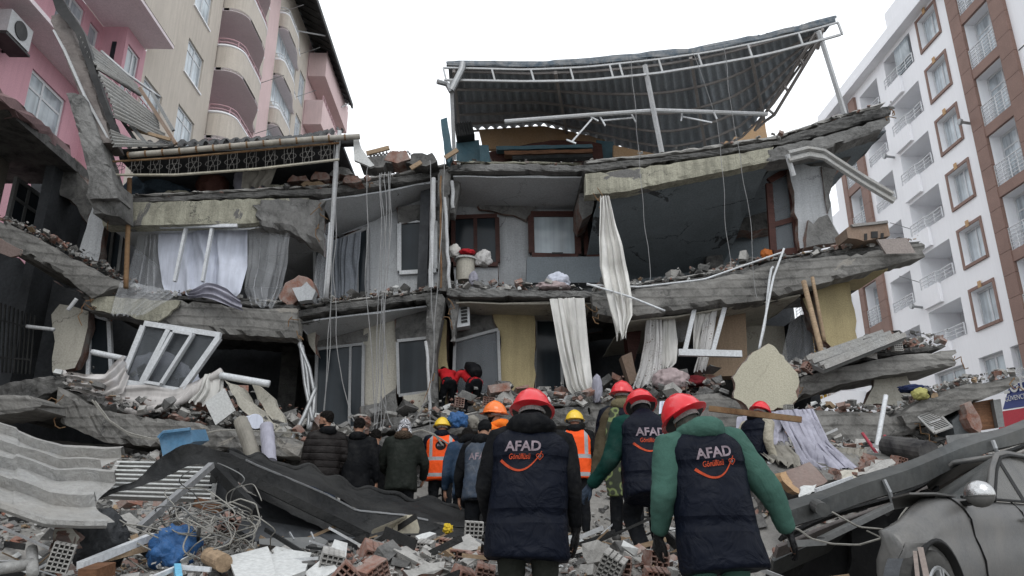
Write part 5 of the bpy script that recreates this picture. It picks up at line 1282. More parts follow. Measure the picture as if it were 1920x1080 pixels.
W2('torn_slab', 'darkcon', [(70, 285), (140, 296), (178, 385), (165, 420), (150, 400), (110, 350)], 14.8, .5, .08, 7)
slab('tilted_floor', 'darkcon', lb, [(-40, 735, 12.5), (30, 712, 12.4), (115, 700, 12.3)], [(-40, 775, 12.5), (55, 765, 12.4), (115, 725, 12.3)], d=2, seed=63, amp=.07)
slab('tilted_floor', 'boards', lb, [(-40, 742, 11.6), (50, 738, 11.5), (70, 750, 11.5)], [(-40, 782, 11.6), (50, 772, 11.5), (72, 765, 11.5)], d=.8, seed=64, amp=.04)
pole('white_stick', 'short white pipe end before the beige wall at the left', [(50, 612, 13.2), (102, 618, 13.2)], .035, 'whitemetal', 'pipe')
pole('white_stick', 'short white stick pointing up by the cracked left beam', [(127, 582, 12.9), (144, 560, 12.9)], .035, 'whitemetal', 'pipe')

fr = thing('fallen_roof_edge', 'fallen concrete roof edge leaning diagonally at the upper left', 'roof', P(200, 380, 12.2))
slab('tiled_edge', 'tile', fr, [(92, 32, 12.6), (118, 96, 12.5), (150, 178, 12.4), (190, 268, 12.3)], [(120, 22, 12.6), (152, 100, 12.5), (182, 190, 12.4), (210, 268, 12.3)], d=.5, seed=71, amp=.03)
slab('broken_column', 'concrete', fr, [(124, 172, 12.2), (150, 262, 12.2), (166, 330, 12.2), (162, 372, 12.2)], [(158, 178, 12.2), (186, 262, 12.2), (208, 330, 12.2), (222, 372, 12.2)], d=.5, seed=72, amp=.035)
slab('broken_column', 'concrete', fr, [(160, 362, 12.3), (178, 400, 12.4)], [(225, 345, 12.3), (226, 405, 12.4)], d=.5, seed=73, amp=.05)
plate('dark_trim', 'black', fr, [(92, -20), (112, -10), (158, 62), (190, 165), (226, 262), (218, 268), (180, 170), (140, 60), (105, 20)], 12.35, .15, .008, .12, 4)
plate('edge_strip', 'whitemetal', fr, [(98, 56), (101, 55), (122, 92), (160, 178), (206, 262), (203, 264), (157, 182), (119, 96)], 12.3, .05, 0)
for k in range(11):
    t = k / 11; a = P(150 + 45 * t * 1.0, 60 + 200 * t, 12.3)
sheets = [([(150, 62, 12.4), (160, 95, 12.4), (178, 130, 12.4)], [(262, 172, 13.6), (275, 185, 13.6), (268, 180, 13.8)], 6, 'uppermost pale corrugated sheet beside the leaning roof edge'),
          ([(148, 66, 12.35), (165, 108, 12.35), (184, 132, 12.35)], [(256, 158, 13.4), (266, 178, 13.4), (262, 176, 13.4)], 7, 'second corrugated sheet of the leaning roof edge'),
          ([(182, 135, 12.3), (196, 168, 12.3), (208, 196, 12.3)], [(296, 222, 13.0), (298, 238, 13.0), (300, 250, 13.0)], 6, 'middle corrugated sheet with torn right corner'),
          ([(208, 198, 12.3), (214, 222, 12.3)], [(308, 250, 12.9), (318, 268, 12.9)], 3, 'lowest narrow corrugated sheet above the gutter'),
          ([(204, 243, 12.2), (208, 258, 12.2), (214, 275, 12.2)], [(258, 268, 12.8), (300, 268, 12.8), (330, 272, 12.9)], 5, 'crumpled corrugated sheet lying on the gutter end')]
for L_, R_, n_, lab in sheets[1:]:
    o = corr(L_, R_, n_, .035, 8).build('corrugated_sheet', 'lightsheet', None, smooth=True, fixn=False); tag(o, lab, 'roof sheet', 'corrugated sheets at the upper left')
for k, (a, c, lab) in enumerate((((285, 175, 12.9), (325, 245, 12.9), 'thin brown batten along the torn sheet corner'), ((262, 165, 13), (330, 270, 12.8), 'long diagonal batten beside the corrugated sheets'), ((222, 215, 12.6), (262, 275, 12.6), 'steep batten below the lowest corrugated sheet'), ((240, 240, 12.7), (320, 262, 12.7), 'flat batten below the corrugated sheets'), ((235, 222, 12.7), (275, 270, 12.6), 'pale batten crossing under the corrugated sheets'))):
    b = MB(); b.beam(P(*a), P(*c), .05, .06); o = b.build('roof_batten', ['greymetal', 'card', 'darkmetal', 'palewood', 'greymetal'][k], None); tag(o, lab, 'batten', 'battens at the upper left')
rail2 = pole('loose_handrail', 'thin grey handrail crossing before the pink wall', [(190, 96, 14), (240, 140, 14), (300, 182, 14)], .03, 'steel', 'rail')

# things standing in the dark on the left deck
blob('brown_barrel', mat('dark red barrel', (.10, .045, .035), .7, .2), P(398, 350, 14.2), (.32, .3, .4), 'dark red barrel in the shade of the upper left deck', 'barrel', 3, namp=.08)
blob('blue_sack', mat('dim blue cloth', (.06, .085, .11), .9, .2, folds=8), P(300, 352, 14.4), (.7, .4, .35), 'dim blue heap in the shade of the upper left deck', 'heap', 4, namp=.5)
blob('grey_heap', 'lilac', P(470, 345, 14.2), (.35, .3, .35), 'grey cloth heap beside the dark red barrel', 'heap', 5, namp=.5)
tc(cloth('grey_tarp', 'greycloth', None, [(455, 322), (452, 352)], [(520, 315), (505, 350)], 13.6, 2, .06, seed=31, nu=30), 'grey torn cloth hanging behind the lattice fence', 'cloth')
for k, (x, y, w, h, m) in enumerate(((560, 335, 22, 12, 'brick'), (600, 330, 18, 14, 'brick'), (640, 322, 24, 12, 'concrete'), (585, 345, 30, 8, 'palewood'), (660, 335, 18, 12, 'masonry'), (330, 360, 30, 6, 'cream'), (520, 350, 34, 6, 'cream'))):
    o = plate('deck_fragment', m, None, [(x - w, y + h * .5), (x - w * .5, y - h * .6), (x + w * .6, y - h * .5), (x + w, y + h * .4)], 13.8, .3, .04, .08, k + 3, edge='masonry')
    tag(o, ['left red fragment on the deck below the end of the fence', 'second red fragment on the deck left of the roof post', 'grey fragment on the deck beside the roof post', 'pale board on the deck below the red fragments', 'reddish fragment right of the roof post', 'pale cement strip at the left on the deck edge', 'pale cement strip in the middle of the deck edge'][k], 'fragment', 'fragments on the left deck')
blob('bedding_heap', 'sheet', P(292, 712, 13.3), (.75, .3, .45), 'pale bedding heap seen through the fallen window', 'bedding', 6, namp=.4)
# ================================================================== rubble on the ground
def sc_ground(x0, x1, y0, y1, n, s0, s1, seed, weights=(6, 5, 4, 4, .6, .5), lift=0.3, acc=None):
    b = MB()
    def f(r):
        while True:
            x, y = r.uniform(x0, x1), r.uniform(y0, y1)
            if acc is None or acc(x, y): break
        return Vector((x, y, gz(x, y) + r.uniform(-.03, .05) * lift))
    scatter(b, f, n, s0, s1, seed, weights)
    o = b.build('rubble', RUB, None, fixn=False, base=(0, 0, 0)); tag(o, 'loose broken brick and concrete crumbs covering the ground', 'rubble', kind='stuff')
    return o
sc_ground(-8, 8, 4.6, 14.5, 9000, .03, .22, 101)
sc_ground(-7.5, 7.5, 6, 14.5, 1500, .12, .5, 102, (6, 6, 3, 5, .4, .8))
sc_ground(-2.2, 1.2, 4.9, 7.2, 3500, .02, .12, 103, (8, 4, 4, 2, 1.5, .5))
sc_ground(3.4, 7.4, 8.0, 12.0, 3000, .03, .18, 104)
sc_ground(-7, -2.4, 8.5, 12.5, 3000, .03, .18, 105)

def splinters(label, n, x0, x1, y0, y1, seed, m, rr=.006, L0=.15, L1=.7):
    rnd = random.Random(seed); b = MB()
    for _ in range(n):
        x, y = rnd.uniform(x0, x1), rnd.uniform(y0, y1); z = gz(x, y) + rnd.uniform(0, .08); a = rnd.uniform(0, 6.28); L = rnd.uniform(L0, L1)
        d = Vector((math.cos(a), math.sin(a), rnd.uniform(-.15, .5))) * L; w = rnd.uniform(.5, 2) * rr
        b.beam((x, y, z), Vector((x, y, z)) + d, w, w * rnd.uniform(1, 5))
    tag(b.build('splinters', m, None, base=(0, 0, 0)), label, 'debris', kind='stuff')
splinters('thin wood splinters strewn over the rubble', 260, -7, 7, 5, 12.5, 301, 'palewood')
splinters('thin metal and plastic strips strewn over the rubble', 220, -7, 7, 5, 12.5, 302, 'whitemetal', .005)
splinters('dark sticks and profiles strewn over the rubble', 220, -7, 7, 5, 12.5, 303, 'darkmetal', .012)
sc_ground(-2.6, 1.3, 5.0, 7.6, 260, .12, .34, 106, (9, 5, 2, 3, 1.2, .6), lift=1.5)
sc_ground(-4.5, 1.2, 4.9, 7.8, 7000, .012, .06, 107, (9, 4, 3, 2, 1.5, .4), lift=1.2)
sc_ground(-1, 3, 7, 12, 3000, .02, .09, 108, (7, 4, 3, 3, 1, .4))
# ---- hollow bricks
def hollow(name, nx, nz, w=.19, h=.19, L=.24, t=.014, broken=0.45, seed=1):
    """clay block with a grid of channels through its length"""
    rnd = random.Random(seed); b = MB()
    xs = [-w / 2 + w * i / nx for i in range(nx + 1)]; zs = [h * j / nz for j in range(nz + 1)]
    def ln(i, j): return L * (1 - (broken * (0.5 + .5 * nz3((i * .7, j * .9, seed), 1.3)) if broken else 0))
    for j in range(nz + 1):
        for i in range(nx):
            b.bb(xs[i] - t / 2, xs[i + 1] + t / 2, 0, ln(i, j), zs[j] - t / 2, zs[j] + t / 2)
    for i in range(nx + 1):
        for j in range(nz):
            b.bb(xs[i] - t / 2 + .0008, xs[i] + t / 2 - .0008, .0008, ln(i, j + .5) - .001, zs[j] + t / 2 - .002, zs[j + 1] - t / 2 + .002)
    b.bb(-w / 2, w / 2, L * .5, L * .51, 0, h)
    return b
brk = [hollow('hollow_brick', 3, 4, seed=1).build('hollow_brick', 'brick', None, base=(0, .12, 0)),
       hollow('hollow_brick', 4, 4, w=.24, broken=.5, seed=2).build('hollow_brick', 'brick', None, base=(0, .12, 0)),
       hollow('hollow_brick', 4, 6, w=.2, h=.28, L=.2, seed=3).build('hollow_brick', 'mortar', None, base=(0, .1, 0)),
       hollow('hollow_brick', 3, 3, w=.16, h=.14, broken=.7, seed=4).build('hollow_brick', 'brick', None, base=(0, .1, 0))]
bp = [  # px, py, Y, type, rotation, size, label
    (612, 1062, 5.6, 2, (.4, .2, .3), 1.2, 'grey mortared hollow block beside the white board'), (640, 1040, 5.9, 0, (.7, .5, .9), 1.0, 'hollow brick with dark holes left of the brick wall lump'),
    (690, 1030, 5.9, 3, (.6, .3, .5), 1.6, 'jagged red brick shard standing on end in the front rubble'), (700, 1068, 5.3, 1, (.2, -.5, .8), 1.2, 'broken red brick at the bottom of the front rubble'),
    (765, 1040, 6.2, 0, (.1, .1, .2), 1.1, 'hollow brick face showing under a mortar slab'), (800, 1034, 6.3, 2, (.3, .1, -.3), 1.0, 'pale hollow block right of the mortar slab'),
    (824, 1028, 6.5, 3, (.5, .2, .3), 1.2, 'small broken brick above the pale hollow block'), (838, 1016, 6.8, 1, (.15, .2, -.2), .9, 'orange broken brick with open cells before the tub'),
    (886, 1008, 7.2, 2, (.1, .05, .1), 1.3, 'upright hollow block next to the left volunteer'), (860, 1050, 6.0, 0, (.05, .1, .05), 1.3, 'red brick with mortar beside the left volunteer'),
    (900, 1050, 5.9, 1, (.15, -.1, .3), 1.2, 'red brick half hidden by the left volunteer'), (860, 1072, 5.3, 3, (.4, .3, .6), 1.3, 'broken brick with round holes at the bottom edge'),
    (905, 1068, 5.3, 0, (.3, .2, .1), 1.0, 'brick at the hem of the left volunteer'), (1135, 1066, 5.4, 2, (.35, .5, -.3), 1.2, 'large hollow block with many holes between the volunteers'),
    (1160, 1060, 5.45, 0, (.05, .1, -.1), 1.2, 'hollow block beside the large holed block'), (1225, 1050, 5.6, 0, (0, .1, .3), 1.2, 'red brick between the two right volunteers'),
    (1225, 1075, 5.2, 1, (.3, .1, .1), 1.0, 'lower red brick between the two right volunteers'), (1478, 770, 11.8, 2, (0, 0, .2), 1.0, 'small hollow brick under the big cream wall piece'),
    (1560, 883, 9.2, 0, (.2, .3, .4), .9, 'orange brick behind the brown box'), (1620, 868, 9.5, 1, (.4, .2, .9), 1.5, 'red brick fragment at the foot of the red bar'),
    (1680, 862, 9.6, 3, (.2, .2, .3), 1.4, 'red brick fragment left of the black pipe'), (1508, 685, 12.1, 3, (.2, .6, .3), 1.4, 'orange brick on the end of the aluminium frame'),
    (1680, 650, 12.1, 2, (0, 0, .1), 1.2, 'grey hollow bricks on top of the right concrete beam'), (1780, 832, 10.2, 3, (.3, .4, .2), 1.4, 'broken brick below the wire rack'),
    (860, 755, 13.0, 0, (0, .1, .2), 1.3, 'brick on the floor beside the crouching rescuers'), (915, 753, 13.0, 1, (.1, .1, .1), 1.3, 'broken brick under the yellow wall'),
    (350, 985, 6.0, 3, (.3, .2, .7), 1.0, 'brick piece in the cable tangle'), (425, 975, 6.3, 0, (.4, .3, .5), 1.1, 'brown brick inside the cable tangle'),
    (110, 1045, 5.2, 2, (.1, .2, .4), 1.0, 'dark hollow block under the light metal sheet'), (640, 1075, 5.2, 1, (.2, .7, .3), 1.2, 'red hollow brick at the very bottom of the front rubble')
    ,(735, 1010, 6.9, 3, (.6, .3, .5), 1.1, 'terracotta shard below the cream tub')]
used = set()
for i, (px, py, Y, t, rot, s, lab) in enumerate(bp):
    if t in used: o = dup(brk[t])
    else: o = brk[t]; used.add(t)
    s *= .60; o.location = P(px, py, Y) - Vector((0, 0, .08)); o.rotation_euler = rot; o.scale = (s, s, s)
    tag(o, lab, 'brick', 'hollow bricks in the rubble')

# ---- named pieces in the front rubble
def piece(name, label, cat, m, pts, Y, d, amp=.02, step=.07, seed=1, off=None, group=None):
    o = plate(name, m, None, pts, Y, d, amp, step, seed, off=off, edge='masonry' if m in ('mortar', 'concrete', 'beigein') and amp else None); return tag(o, label, cat, group)
piece('mortar_slab', 'long mortar slab lying over bricks in the front rubble', 'slab', 'mortar', [(670, 1022, 6.0), (700, 1012, 6.1), (740, 1062, 5.5), (735, 1082, 5.4), (705, 1082, 5.4)], None, .12, .02, .08, 1, off=(.03, .06, -.12))
piece('mortar_slab', 'flat grey slab with brick edge at the bottom of the front rubble', 'slab', 'mortar', [(755, 1068, 5.4), (835, 1052, 5.6), (832, 1066, 5.5), (770, 1085, 5.3)], None, .1, .02, .08, 2, off=(0, .1, -.1))
piece('mortar_slab', 'dark grey brick slab in the middle of the front rubble', 'slab', 'concrete', [(720, 1028, 6.3), (800, 1012, 6.6), (812, 1030, 6.4), (790, 1052, 6.1), (735, 1055, 6.0)], None, .1, .02, .08, 3, off=(0, .14, -.08))
piece('mortar_slab', 'pale slab beside the hollow block near the left volunteer', 'slab', 'mortar', [(845, 1018, 6.7), (880, 1000, 7.0), (918, 1024, 6.6), (915, 1032, 6.5), (850, 1036, 6.4)], None, .1, .02, .08, 4, off=(0, .14, -.08))
piece('mortar_slab', 'dusty slab under the shoe of the middle volunteer', 'slab', 'mortar', [(1108, 1062, 5.6), (1150, 1044, 5.8), (1245, 1032, 6.0), (1262, 1052, 5.7), (1160, 1058, 5.6)], None, .1, .02, .08, 5, off=(0, .16, -.1))
piece('pale_board', 'pale grey board slanting between the left and middle volunteers', 'board', mat('pale grey laminate', (0.42, 0.44, 0.44), 0.6, 0.06, dust=.2), [(1066, 1004, 6.6), (1080, 1004, 6.7), (1147, 1044, 6.2), (1108, 1064, 5.8), (1062, 1078, 5.5)], None, .03, 0, 1, off=(0, .03, -.03))
piece('pale_block', 'small pale block under the shoe of the middle volunteer', 'block', 'white', [(1148, 1034, 6.2), (1180, 1030, 6.3), (1182, 1042, 6.2), (1150, 1046, 6.1)], None, .2, .01)
piece('white_board', 'clean white board lying at the bottom left of the rubble', 'board', 'white', [(427, 1043, 5.6), (502, 1024, 5.9), (509, 1042, 5.7), (520, 1090, 5.1), (445, 1090, 5.1)], None, .03, 0, off=(0, .02, -.03))
piece('white_board', 'second white board half under the first one', 'board', 'white', [(506, 1042, 5.8), (540, 1030, 5.95), (584, 1036, 5.9), (572, 1070, 5.4), (520, 1090, 5.2), (500, 1085, 5.2)], None, .03, 0, off=(0, .02, -.03))
piece('white_shard', 'bright white shard on the front rubble below the tub', 'shard', 'white', [(779, 1005, 6.6), (806, 997, 6.7), (818, 1000, 6.7), (788, 1014, 6.5)], None, .02, .005, off=(0, .02, -.02))
piece('tile_shard', 'peach coloured tile shard on the front rubble', 'shard', 'ochre', [(738, 1004, 6.8), (752, 1000, 6.8), (758, 1008, 6.7), (744, 1012, 6.7)], None, .03, .005)
o = blob('yellow_glove', mat('yellow rag', (.6, .42, .03), .7, .1), P(840, 992, 7.1), (.045, .05, .045), 'small yellow rag in the front rubble', 'rag', 5, namp=.5, nk=2.5)
mp = thing('metal_profile', 'dusty dark metal profile box lying left of the front rubble', 'profile', P(560, 1020, 6.3))
b = MB(); b.prism(ppts([(486, 1010, 6.6), (600, 1006, 6.8), (615, 1014, 6.6), (600, 1034, 6.2), (575, 1030, 6.2), (486, 1020, 6.4)]), (0, .1, -.08)); b.build('body', 'greymetal', mp)
b = MB(); b.prism(ppts([(578, 1022, 6.15), (592, 1018, 6.15), (598, 1032, 6.1), (585, 1036, 6.1)]), (0, -.02, 0)); b.build('open_end', 'black', mp)
for k, (a, c) in enumerate((((543, 998), (551, 1012)), ((583, 998), (589, 1012)))):
    b = MB(); b.beam(P(a[0], a[1], 6.5), P(c[0], c[1], 6.45), .012, .012); b.build('bolt', 'steel', mp)
# cream tub
tb = thing('plastic_tub', 'cream plastic chair shell upside down on the rubble crest', 'chair shell', P(760, 1000, 7.4))
b = MB()
q1 = [P(x, y, 7.5) for x, y in ((738, 1000), (736, 985), (742, 978), (760, 966), (772, 965), (780, 970), (786, 992), (784, 1000))]
b.prism(q1, (0, .06, 0)); b.build('back', 'creamplastic', tb)
b = MB(); b.prism([P(736, 986, 7.46), P(742, 978, 7.46), P(762, 966, 7.46), P(700, 992, 7.0), P(696, 997, 7.0)], (0, .05, -.02)); b.build('side', 'creamplastic', tb)
# fallen dark metal roof with wavy edge
rf = thing('fallen_metal_roof', 'dark buckled metal roof edge arching from the lower left to the centre', 'roof', P(540, 950, 8))
TP = [(168, 939, 5.9), (215, 915, 6.1), (254, 903, 6.3), (300, 858, 6.6), (346, 831, 6.8), (372, 832, 6.9), (430, 848, 7.1), (480, 872, 7.4), (560, 905, 7.8), (612, 927, 8.1), (668, 957, 8.3), (760, 966, 8.4), (840, 984, 8.5), (925, 1004, 8.6)]
BT = [(172, 941, 5.9), (218, 924, 6.1), (258, 914, 6.2), (306, 898, 6.5), (346, 876, 6.7), (372, 868, 6.8), (430, 888, 7.0), (480, 930, 7.2), (560, 972, 7.5), (612, 992, 7.7), (668, 1006, 7.9), (760, 1000, 8.1), (840, 1004, 8.3), (925, 1018, 8.5)]
A = resample([tuple(p) for p in ppts(TP)], 70); B = resample([tuple(p) for p in ppts(BT)], 70)
b = MB(); b.grid(lambda u, v: Vector(A[round(u * 70)]).lerp(Vector(B[round(u * 70)]), v) + Vector((0, .05 * math.sin(v * 3.1) + .03 * nz3((u * 30, v * 4, 2), 1.0), .02 * nz3(A[round(u * 70)], 1.5) + .015 * nz3((u * 50, v * 3, 9), 1.0))), 70, 5)
b.build('fascia', 'darkmetal', rf, smooth=True, fixn=False)
UP = [(430, 846, 8.2), (520, 868, 8.9), (590, 886, 9.2), (640, 903, 9.4), (700, 920, 9.5), (760, 932, 9.6), (820, 940, 9.6), (870, 955, 9.6), (915, 966, 9.6), (940, 975, 9.6)]
LW = [(430, 848, 7.1), (480, 872, 7.4), (560, 905, 7.8), (612, 927, 8.1), (668, 957, 8.3), (760, 966, 8.4), (840, 984, 8.5), (925, 1004, 8.6)]
U_ = resample([tuple(p) for p in ppts(UP)], 90); L2 = resample([tuple(p) for p in ppts(LW)], 90)
b = MB()
def fnr(u, v):
    i = round(u * 90); p = Vector(L2[i]).lerp(Vector(U_[i]), v)
    w = max(0, v - .75) * 4
    return p + Vector((0, 0, w * (.022 * math.sin(u * 61) + .10 * nz3((u * 11, v, 1), 1.0)) + .05 * nz3(p, 2.3) + .02 * nz3(p, 6)))
b.grid(fnr, 90, 12); b.build('roof_sheet', 'darkmetal', rf, smooth=True, fixn=False)
b = MB(); b.tube([Vector(U_[i]) + Vector((0, 0, .022 * math.sin(i / 90 * 61) + .10 * nz3((i / 90 * 11, 1, 1), 1))) for i in range(0, 91)], .035, 6); b.build('rolled_edge', 'darkmetal', rf, smooth=True)
b = MB(); b.tube([Vector(t) for t in A[26:60]], .012, 5); b.build('lip', 'steel', rf)
for k, (p0, p1) in enumerate((((400, 875, 6.9), (480, 960, 6.6)), ((480, 905, 7.2), (690, 1008, 7.6)), ((440, 880, 7.1), (430, 960, 7.0)))):
    b = MB(); b.beam(P(*p0), P(*p1), .08, .08); b.build('frame_bar', 'darkmetal', rf)
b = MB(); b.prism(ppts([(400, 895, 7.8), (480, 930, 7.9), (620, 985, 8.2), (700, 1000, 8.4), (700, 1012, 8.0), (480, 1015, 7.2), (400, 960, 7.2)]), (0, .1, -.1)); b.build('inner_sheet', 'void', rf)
# light corrugated metal sheet, lower left
ls = thing('bent_light_sheet', 'bent pale ribbed metal sheet lying at the lower left corner', 'metal sheet', P(110, 960, 5.8))
T1 = [(-60, 790, 6.6), (0, 808, 6.7), (60, 826, 6.8), (122, 846, 6.9), (180, 848, 6.9), (236, 850, 6.9)]
B1 = [(-60, 925, 5.0), (0, 948, 5.1), (50, 966, 5.1), (88, 979, 5.1), (150, 982, 5.2), (215, 982, 5.3)]
R1 = None
A = resample([tuple(p) for p in ppts(T1)], 60); B = resample([tuple(p) for p in ppts(B1)], 60)
def prof(v):
    k = (v * 4.0) % 1.0
    return .075 * (1 if .03 < k < .17 else (k / .03 if k <= .03 else (max(0, (.20 - k) / .03))))
def fl(u, v):
    i = round(u * 60); a, c = Vector(A[i]), Vector(B[i]); p = a.lerp(c, v)
    cut = max(0, u - .75) * 4 * (.45 * math.sin(v * math.pi)) * .9
    p = p - Vector((cut * (0.4 + .3 * math.sin(v * 9)), 0, 0)); 
    k = (v * 4.0) % 1.0
    return p + Vector((0, -.05 * (1 if .03 < k < .18 else 0), prof(v) + .06 * nz3(p, .9, 4) * (u > .3) + .02 * nz3(p, 4, 4)))
b = MB(); b.grid(fl, 60, 100); o = b.build('ribbed_sheet', 'lightsheet', ls, fixn=False)
b = MB(); b.tube([Vector(t) for t in B[:58]], .03, 6); b.build('bottom_fold', 'lightsheet', ls)
b = MB(); b.tube([Vector(t) for t in A[:58]], .02, 6); b.build('top_fold', 'lightsheet', ls)
# louvred shutter
lv = thing('louvre_shutter', 'white slatted shutter lying behind the arching metal edge', 'shutter', P(300, 930, 7.3))
b = MB()
for k in range(9):
    t = k / 8; b.beam(P(222 - 35 * t, 869 + 62 * t, 7.7 - .9 * t), P(408 - 10 * t, 872 + 66 * t, 7.8 - .9 * t), .1, .015, up=(0, .3, 1))
b.build('slats', 'white', lv)
b = MB(); b.beam(P(222, 869, 7.72), P(187, 931, 6.8), .04, .06); b.beam(P(408, 872, 7.82), P(398, 938, 6.9), .04, .06); b.beam(P(250, 880, 7.6), P(395, 915, 7.3), .04, .04); b.build('side_rail', 'lightsheet', lv)
def bar(name, label, cat, m, a, c, w, h): b = MB(); b.beam(P(*a), P(*c), w, h); return tag(b.build(name, m, None), label, cat)
bar('aluminium_bar', 'long grey bar leaning across the slatted shutter', 'bar', 'steel', (397, 872, 6.7), (262, 990, 5.9), .05, .05)
bar('pvc_pipe', 'long white pipe lying low at the lower left', 'pipe', 'upvc', (150, 1061, 5.2), (285, 1006, 5.9), .05, .05)
bar('plank', 'pale wooden plank under the blue tarpaulin rag', 'plank', 'palewood', (195, 1047, 5.5), (292, 1022, 5.9), .09, .04)
bar('plank', 'short grey plank stub at the bottom left', 'plank', 'wood', (163, 1080, 5.0), (200, 1066, 5.2), .12, .08)
bar('plank', 'brown plank end behind the cable tangle', 'plank', 'wood', (372, 940, 6.9), (410, 955, 6.8), .1, .08)
bar('steel_post', 'steel post standing right of the slatted shutter', 'post', 'darkmetal', (405, 870, 7.3), (395, 935, 7.2), .06, .06)
pp_ = thing('water_pipe', 'dusty water pipe with elbow at the bottom left corner', 'pipe', P(50, 1070, 5.0))
b = MB(); b.tube([P(-10, 1068, 5.0), P(62, 1057, 5.1)], .035, 8); b.tube([P(60, 1030, 5.3), P(61, 1076, 5.0)], .035, 8); b.build('pipe', 'lightsheet', pp_, smooth=True)
piece('cream_panel', 'pale broken panel under the bent light sheet', 'panel', 'beigein', [(102, 992, 5.5), (135, 990, 5.6), (150, 1008, 5.5), (136, 1040, 5.2), (90, 1034, 5.2)], None, .04, .02, .08)
o = blob('black_sack', mat('black sack', (.03, .032, .035), .45, .3, folds=12), P(188, 1015, 5.7), (.2, .15, .22), 'black plastic sack below the bent light sheet', 'sack', 6, namp=.2)
o = blob('blue_tarp', 'blueplastic', P(328, 1028, 5.8), (.17, .15, .17), 'crumpled blue tarpaulin rag beside the cable tangle', 'tarpaulin', 7, namp=.4, nk=1.8)
ch_ = thing('frame_corner', 'small light blue frame corner at the bottom left edge', 'frame', P(340, 1080, 5.1))
b = MB(); b.beam(P(332, 1062, 5.2), P(336, 1092, 5.0), .04, .04); b.build('post', mat('light blue paint', (.15, .42, .6), .5, .1), ch_)
b = MB(); b.beam(P(332, 1063, 5.2), P(395, 1068, 5.2), .03, .03); b.beam(P(332, 1064, 5.2), P(290, 1082, 5.0), .025, .025); b.build('arm', 'upvc', ch_)
o = tag(MB().tube([P(392, 1042, 5.6), P(420, 1056, 5.4)], .06, 14).build('cardboard_tube', 'palewood', None), 'cardboard tube end left of the clean white board', 'tube')
# cable tangle
ctg = thing('cable_tangle', 'large tangle of thin pale cables on the lower left rubble', 'cable', P(400, 1000, 6))
rnd = random.Random(77)
for k in range(34):
    cx, cy = rnd.gauss(395, 34), rnd.gauss(992, 20); rx, ry = rnd.uniform(25, 85), rnd.uniform(14, 44); a0 = rnd.uniform(0, 6.28); a1 = a0 + rnd.uniform(3.0, 7.5)
    tl = rnd.uniform(-.7, .7); Y = rnd.uniform(5.7, 6.3); pts = []
    for i in range(36):
        a = a0 + (a1 - a0) * i / 35; x = rx * math.cos(a) * (1 + .25 * math.sin(3 * a + k)); y = ry * math.sin(a) * (1 + .2 * math.cos(2 * a + k))
        pts.append(P(cx + x * math.cos(tl) - y * math.sin(tl), cy + x * math.sin(tl) + y * math.cos(tl), Y + .25 * math.sin(a * 1.3 + k)))
    b = MB(); b.tube(pts, rnd.choice((.0035, .0045, .006)), 5); b.build('cable', 'cable' if k % 4 else 'greymetal', ctg, smooth=True)
big_loops = [[(280, 1075), (235, 1045), (218, 1005), (232, 982), (260, 985), (330, 1000), (400, 1010)], [(200, 960), (240, 985), (300, 1010), (380, 1050), (440, 1075)], [(415, 950), (450, 935), (480, 945), (488, 975), (478, 1000), (440, 1015)], [(240, 1010), (300, 1040), (350, 1065), (370, 1080)]]
for w in big_loops:
    b = MB(); b.tube(resample([tuple(P(x, y, 5.7)) for x, y in w], 30), .0055, 5); b.build('cable', 'cable', ctg, smooth=True)
# blue tub
bt = thing('blue_tub', 'blue plastic tub lying on its side behind the arching metal edge', 'tub', P(330, 850, 7.6))
b = MB(); q = ppts([(298, 820), (306, 812), (356, 806), (363, 828), (345, 838), (306, 860)], 7.5); b.prism(q, (.02, .35, .05)); b.build('body', 'bluetub', bt)
b = MB(); b.tube(ppts([(297, 821), (306, 811), (357, 805)], 7.46), .02, 6); b.build('rim', 'bluetub', bt)
# carpet rolls and torn bundle
for k, (a, c, r, m, lab) in enumerate((((452, 790, 10.0), (478, 862, 9.6), .095, 'greycloth', 'brownish carpet roll leaning on the left rubble'), ((500, 800, 9.8), (506, 868, 9.4), .085, 'lilac', 'grey carpet roll standing beside the brownish one'), ((462, 795, 10.3), (480, 790, 10.0), .1, 'sheet', 'white pipe roll lying on the carpet rolls'))):
    q = [Vector(t) for t in resample([tuple(P(*a)), tuple(P(*c))], 8)]
    b = MB(); b.tube(q, [r * (1 + .10 * nz3((i, k, 3), .9)) for i in range(9)], 18); b.tube([q[0], q[0] + (q[0] - q[1]) * .15], [r * .6, r * .5], 12); tag(b.build('carpet_roll', m, None, smooth=False), lab, 'roll')
# bent aluminium pipes by the dark doorway
alp = [[(561, 645, 13.2), (580, 690, 13.1), (590, 740, 13.0), (588, 770, 12.9), (580, 806, 12.8)], [(566, 648, 13.2), (576, 700, 13.1), (581, 760, 13.0), (578, 805, 12.8)], [(563, 642, 13.2), (572, 720, 13.1), (586, 790, 12.8)], [(592, 728, 12.6), (570, 780, 12.4), (543, 832, 12.1)]]
for k, w in enumerate(alp):
    b = MB(); b.tube(resample([tuple(p) for p in ppts(w)], 16), .035, 7)
    tag(b.build('bent_pipe', 'steel', None, smooth=True), ['outer bent metal strip before the dark lower doorway', 'inner bent metal strip before the dark lower doorway', 'nearly straight metal strip in the bent bundle', 'light metal bar leaning away from the bent strips'][k], 'strip', 'bent strips by the dark doorway')
blob('blue_bucket_cover', 'blueplastic', P(858, 788, 12.3), (.17, .12, .15), 'bright blue crumpled plastic on the dark slab above the group', 'plastic', 11, namp=.3, nk=2)
blob('grey_sack', 'greycloth', P(886, 792, 12.4), (.12, .1, .12), 'grey dusty sack right of the blue crumpled plastic', 'sack', 12)
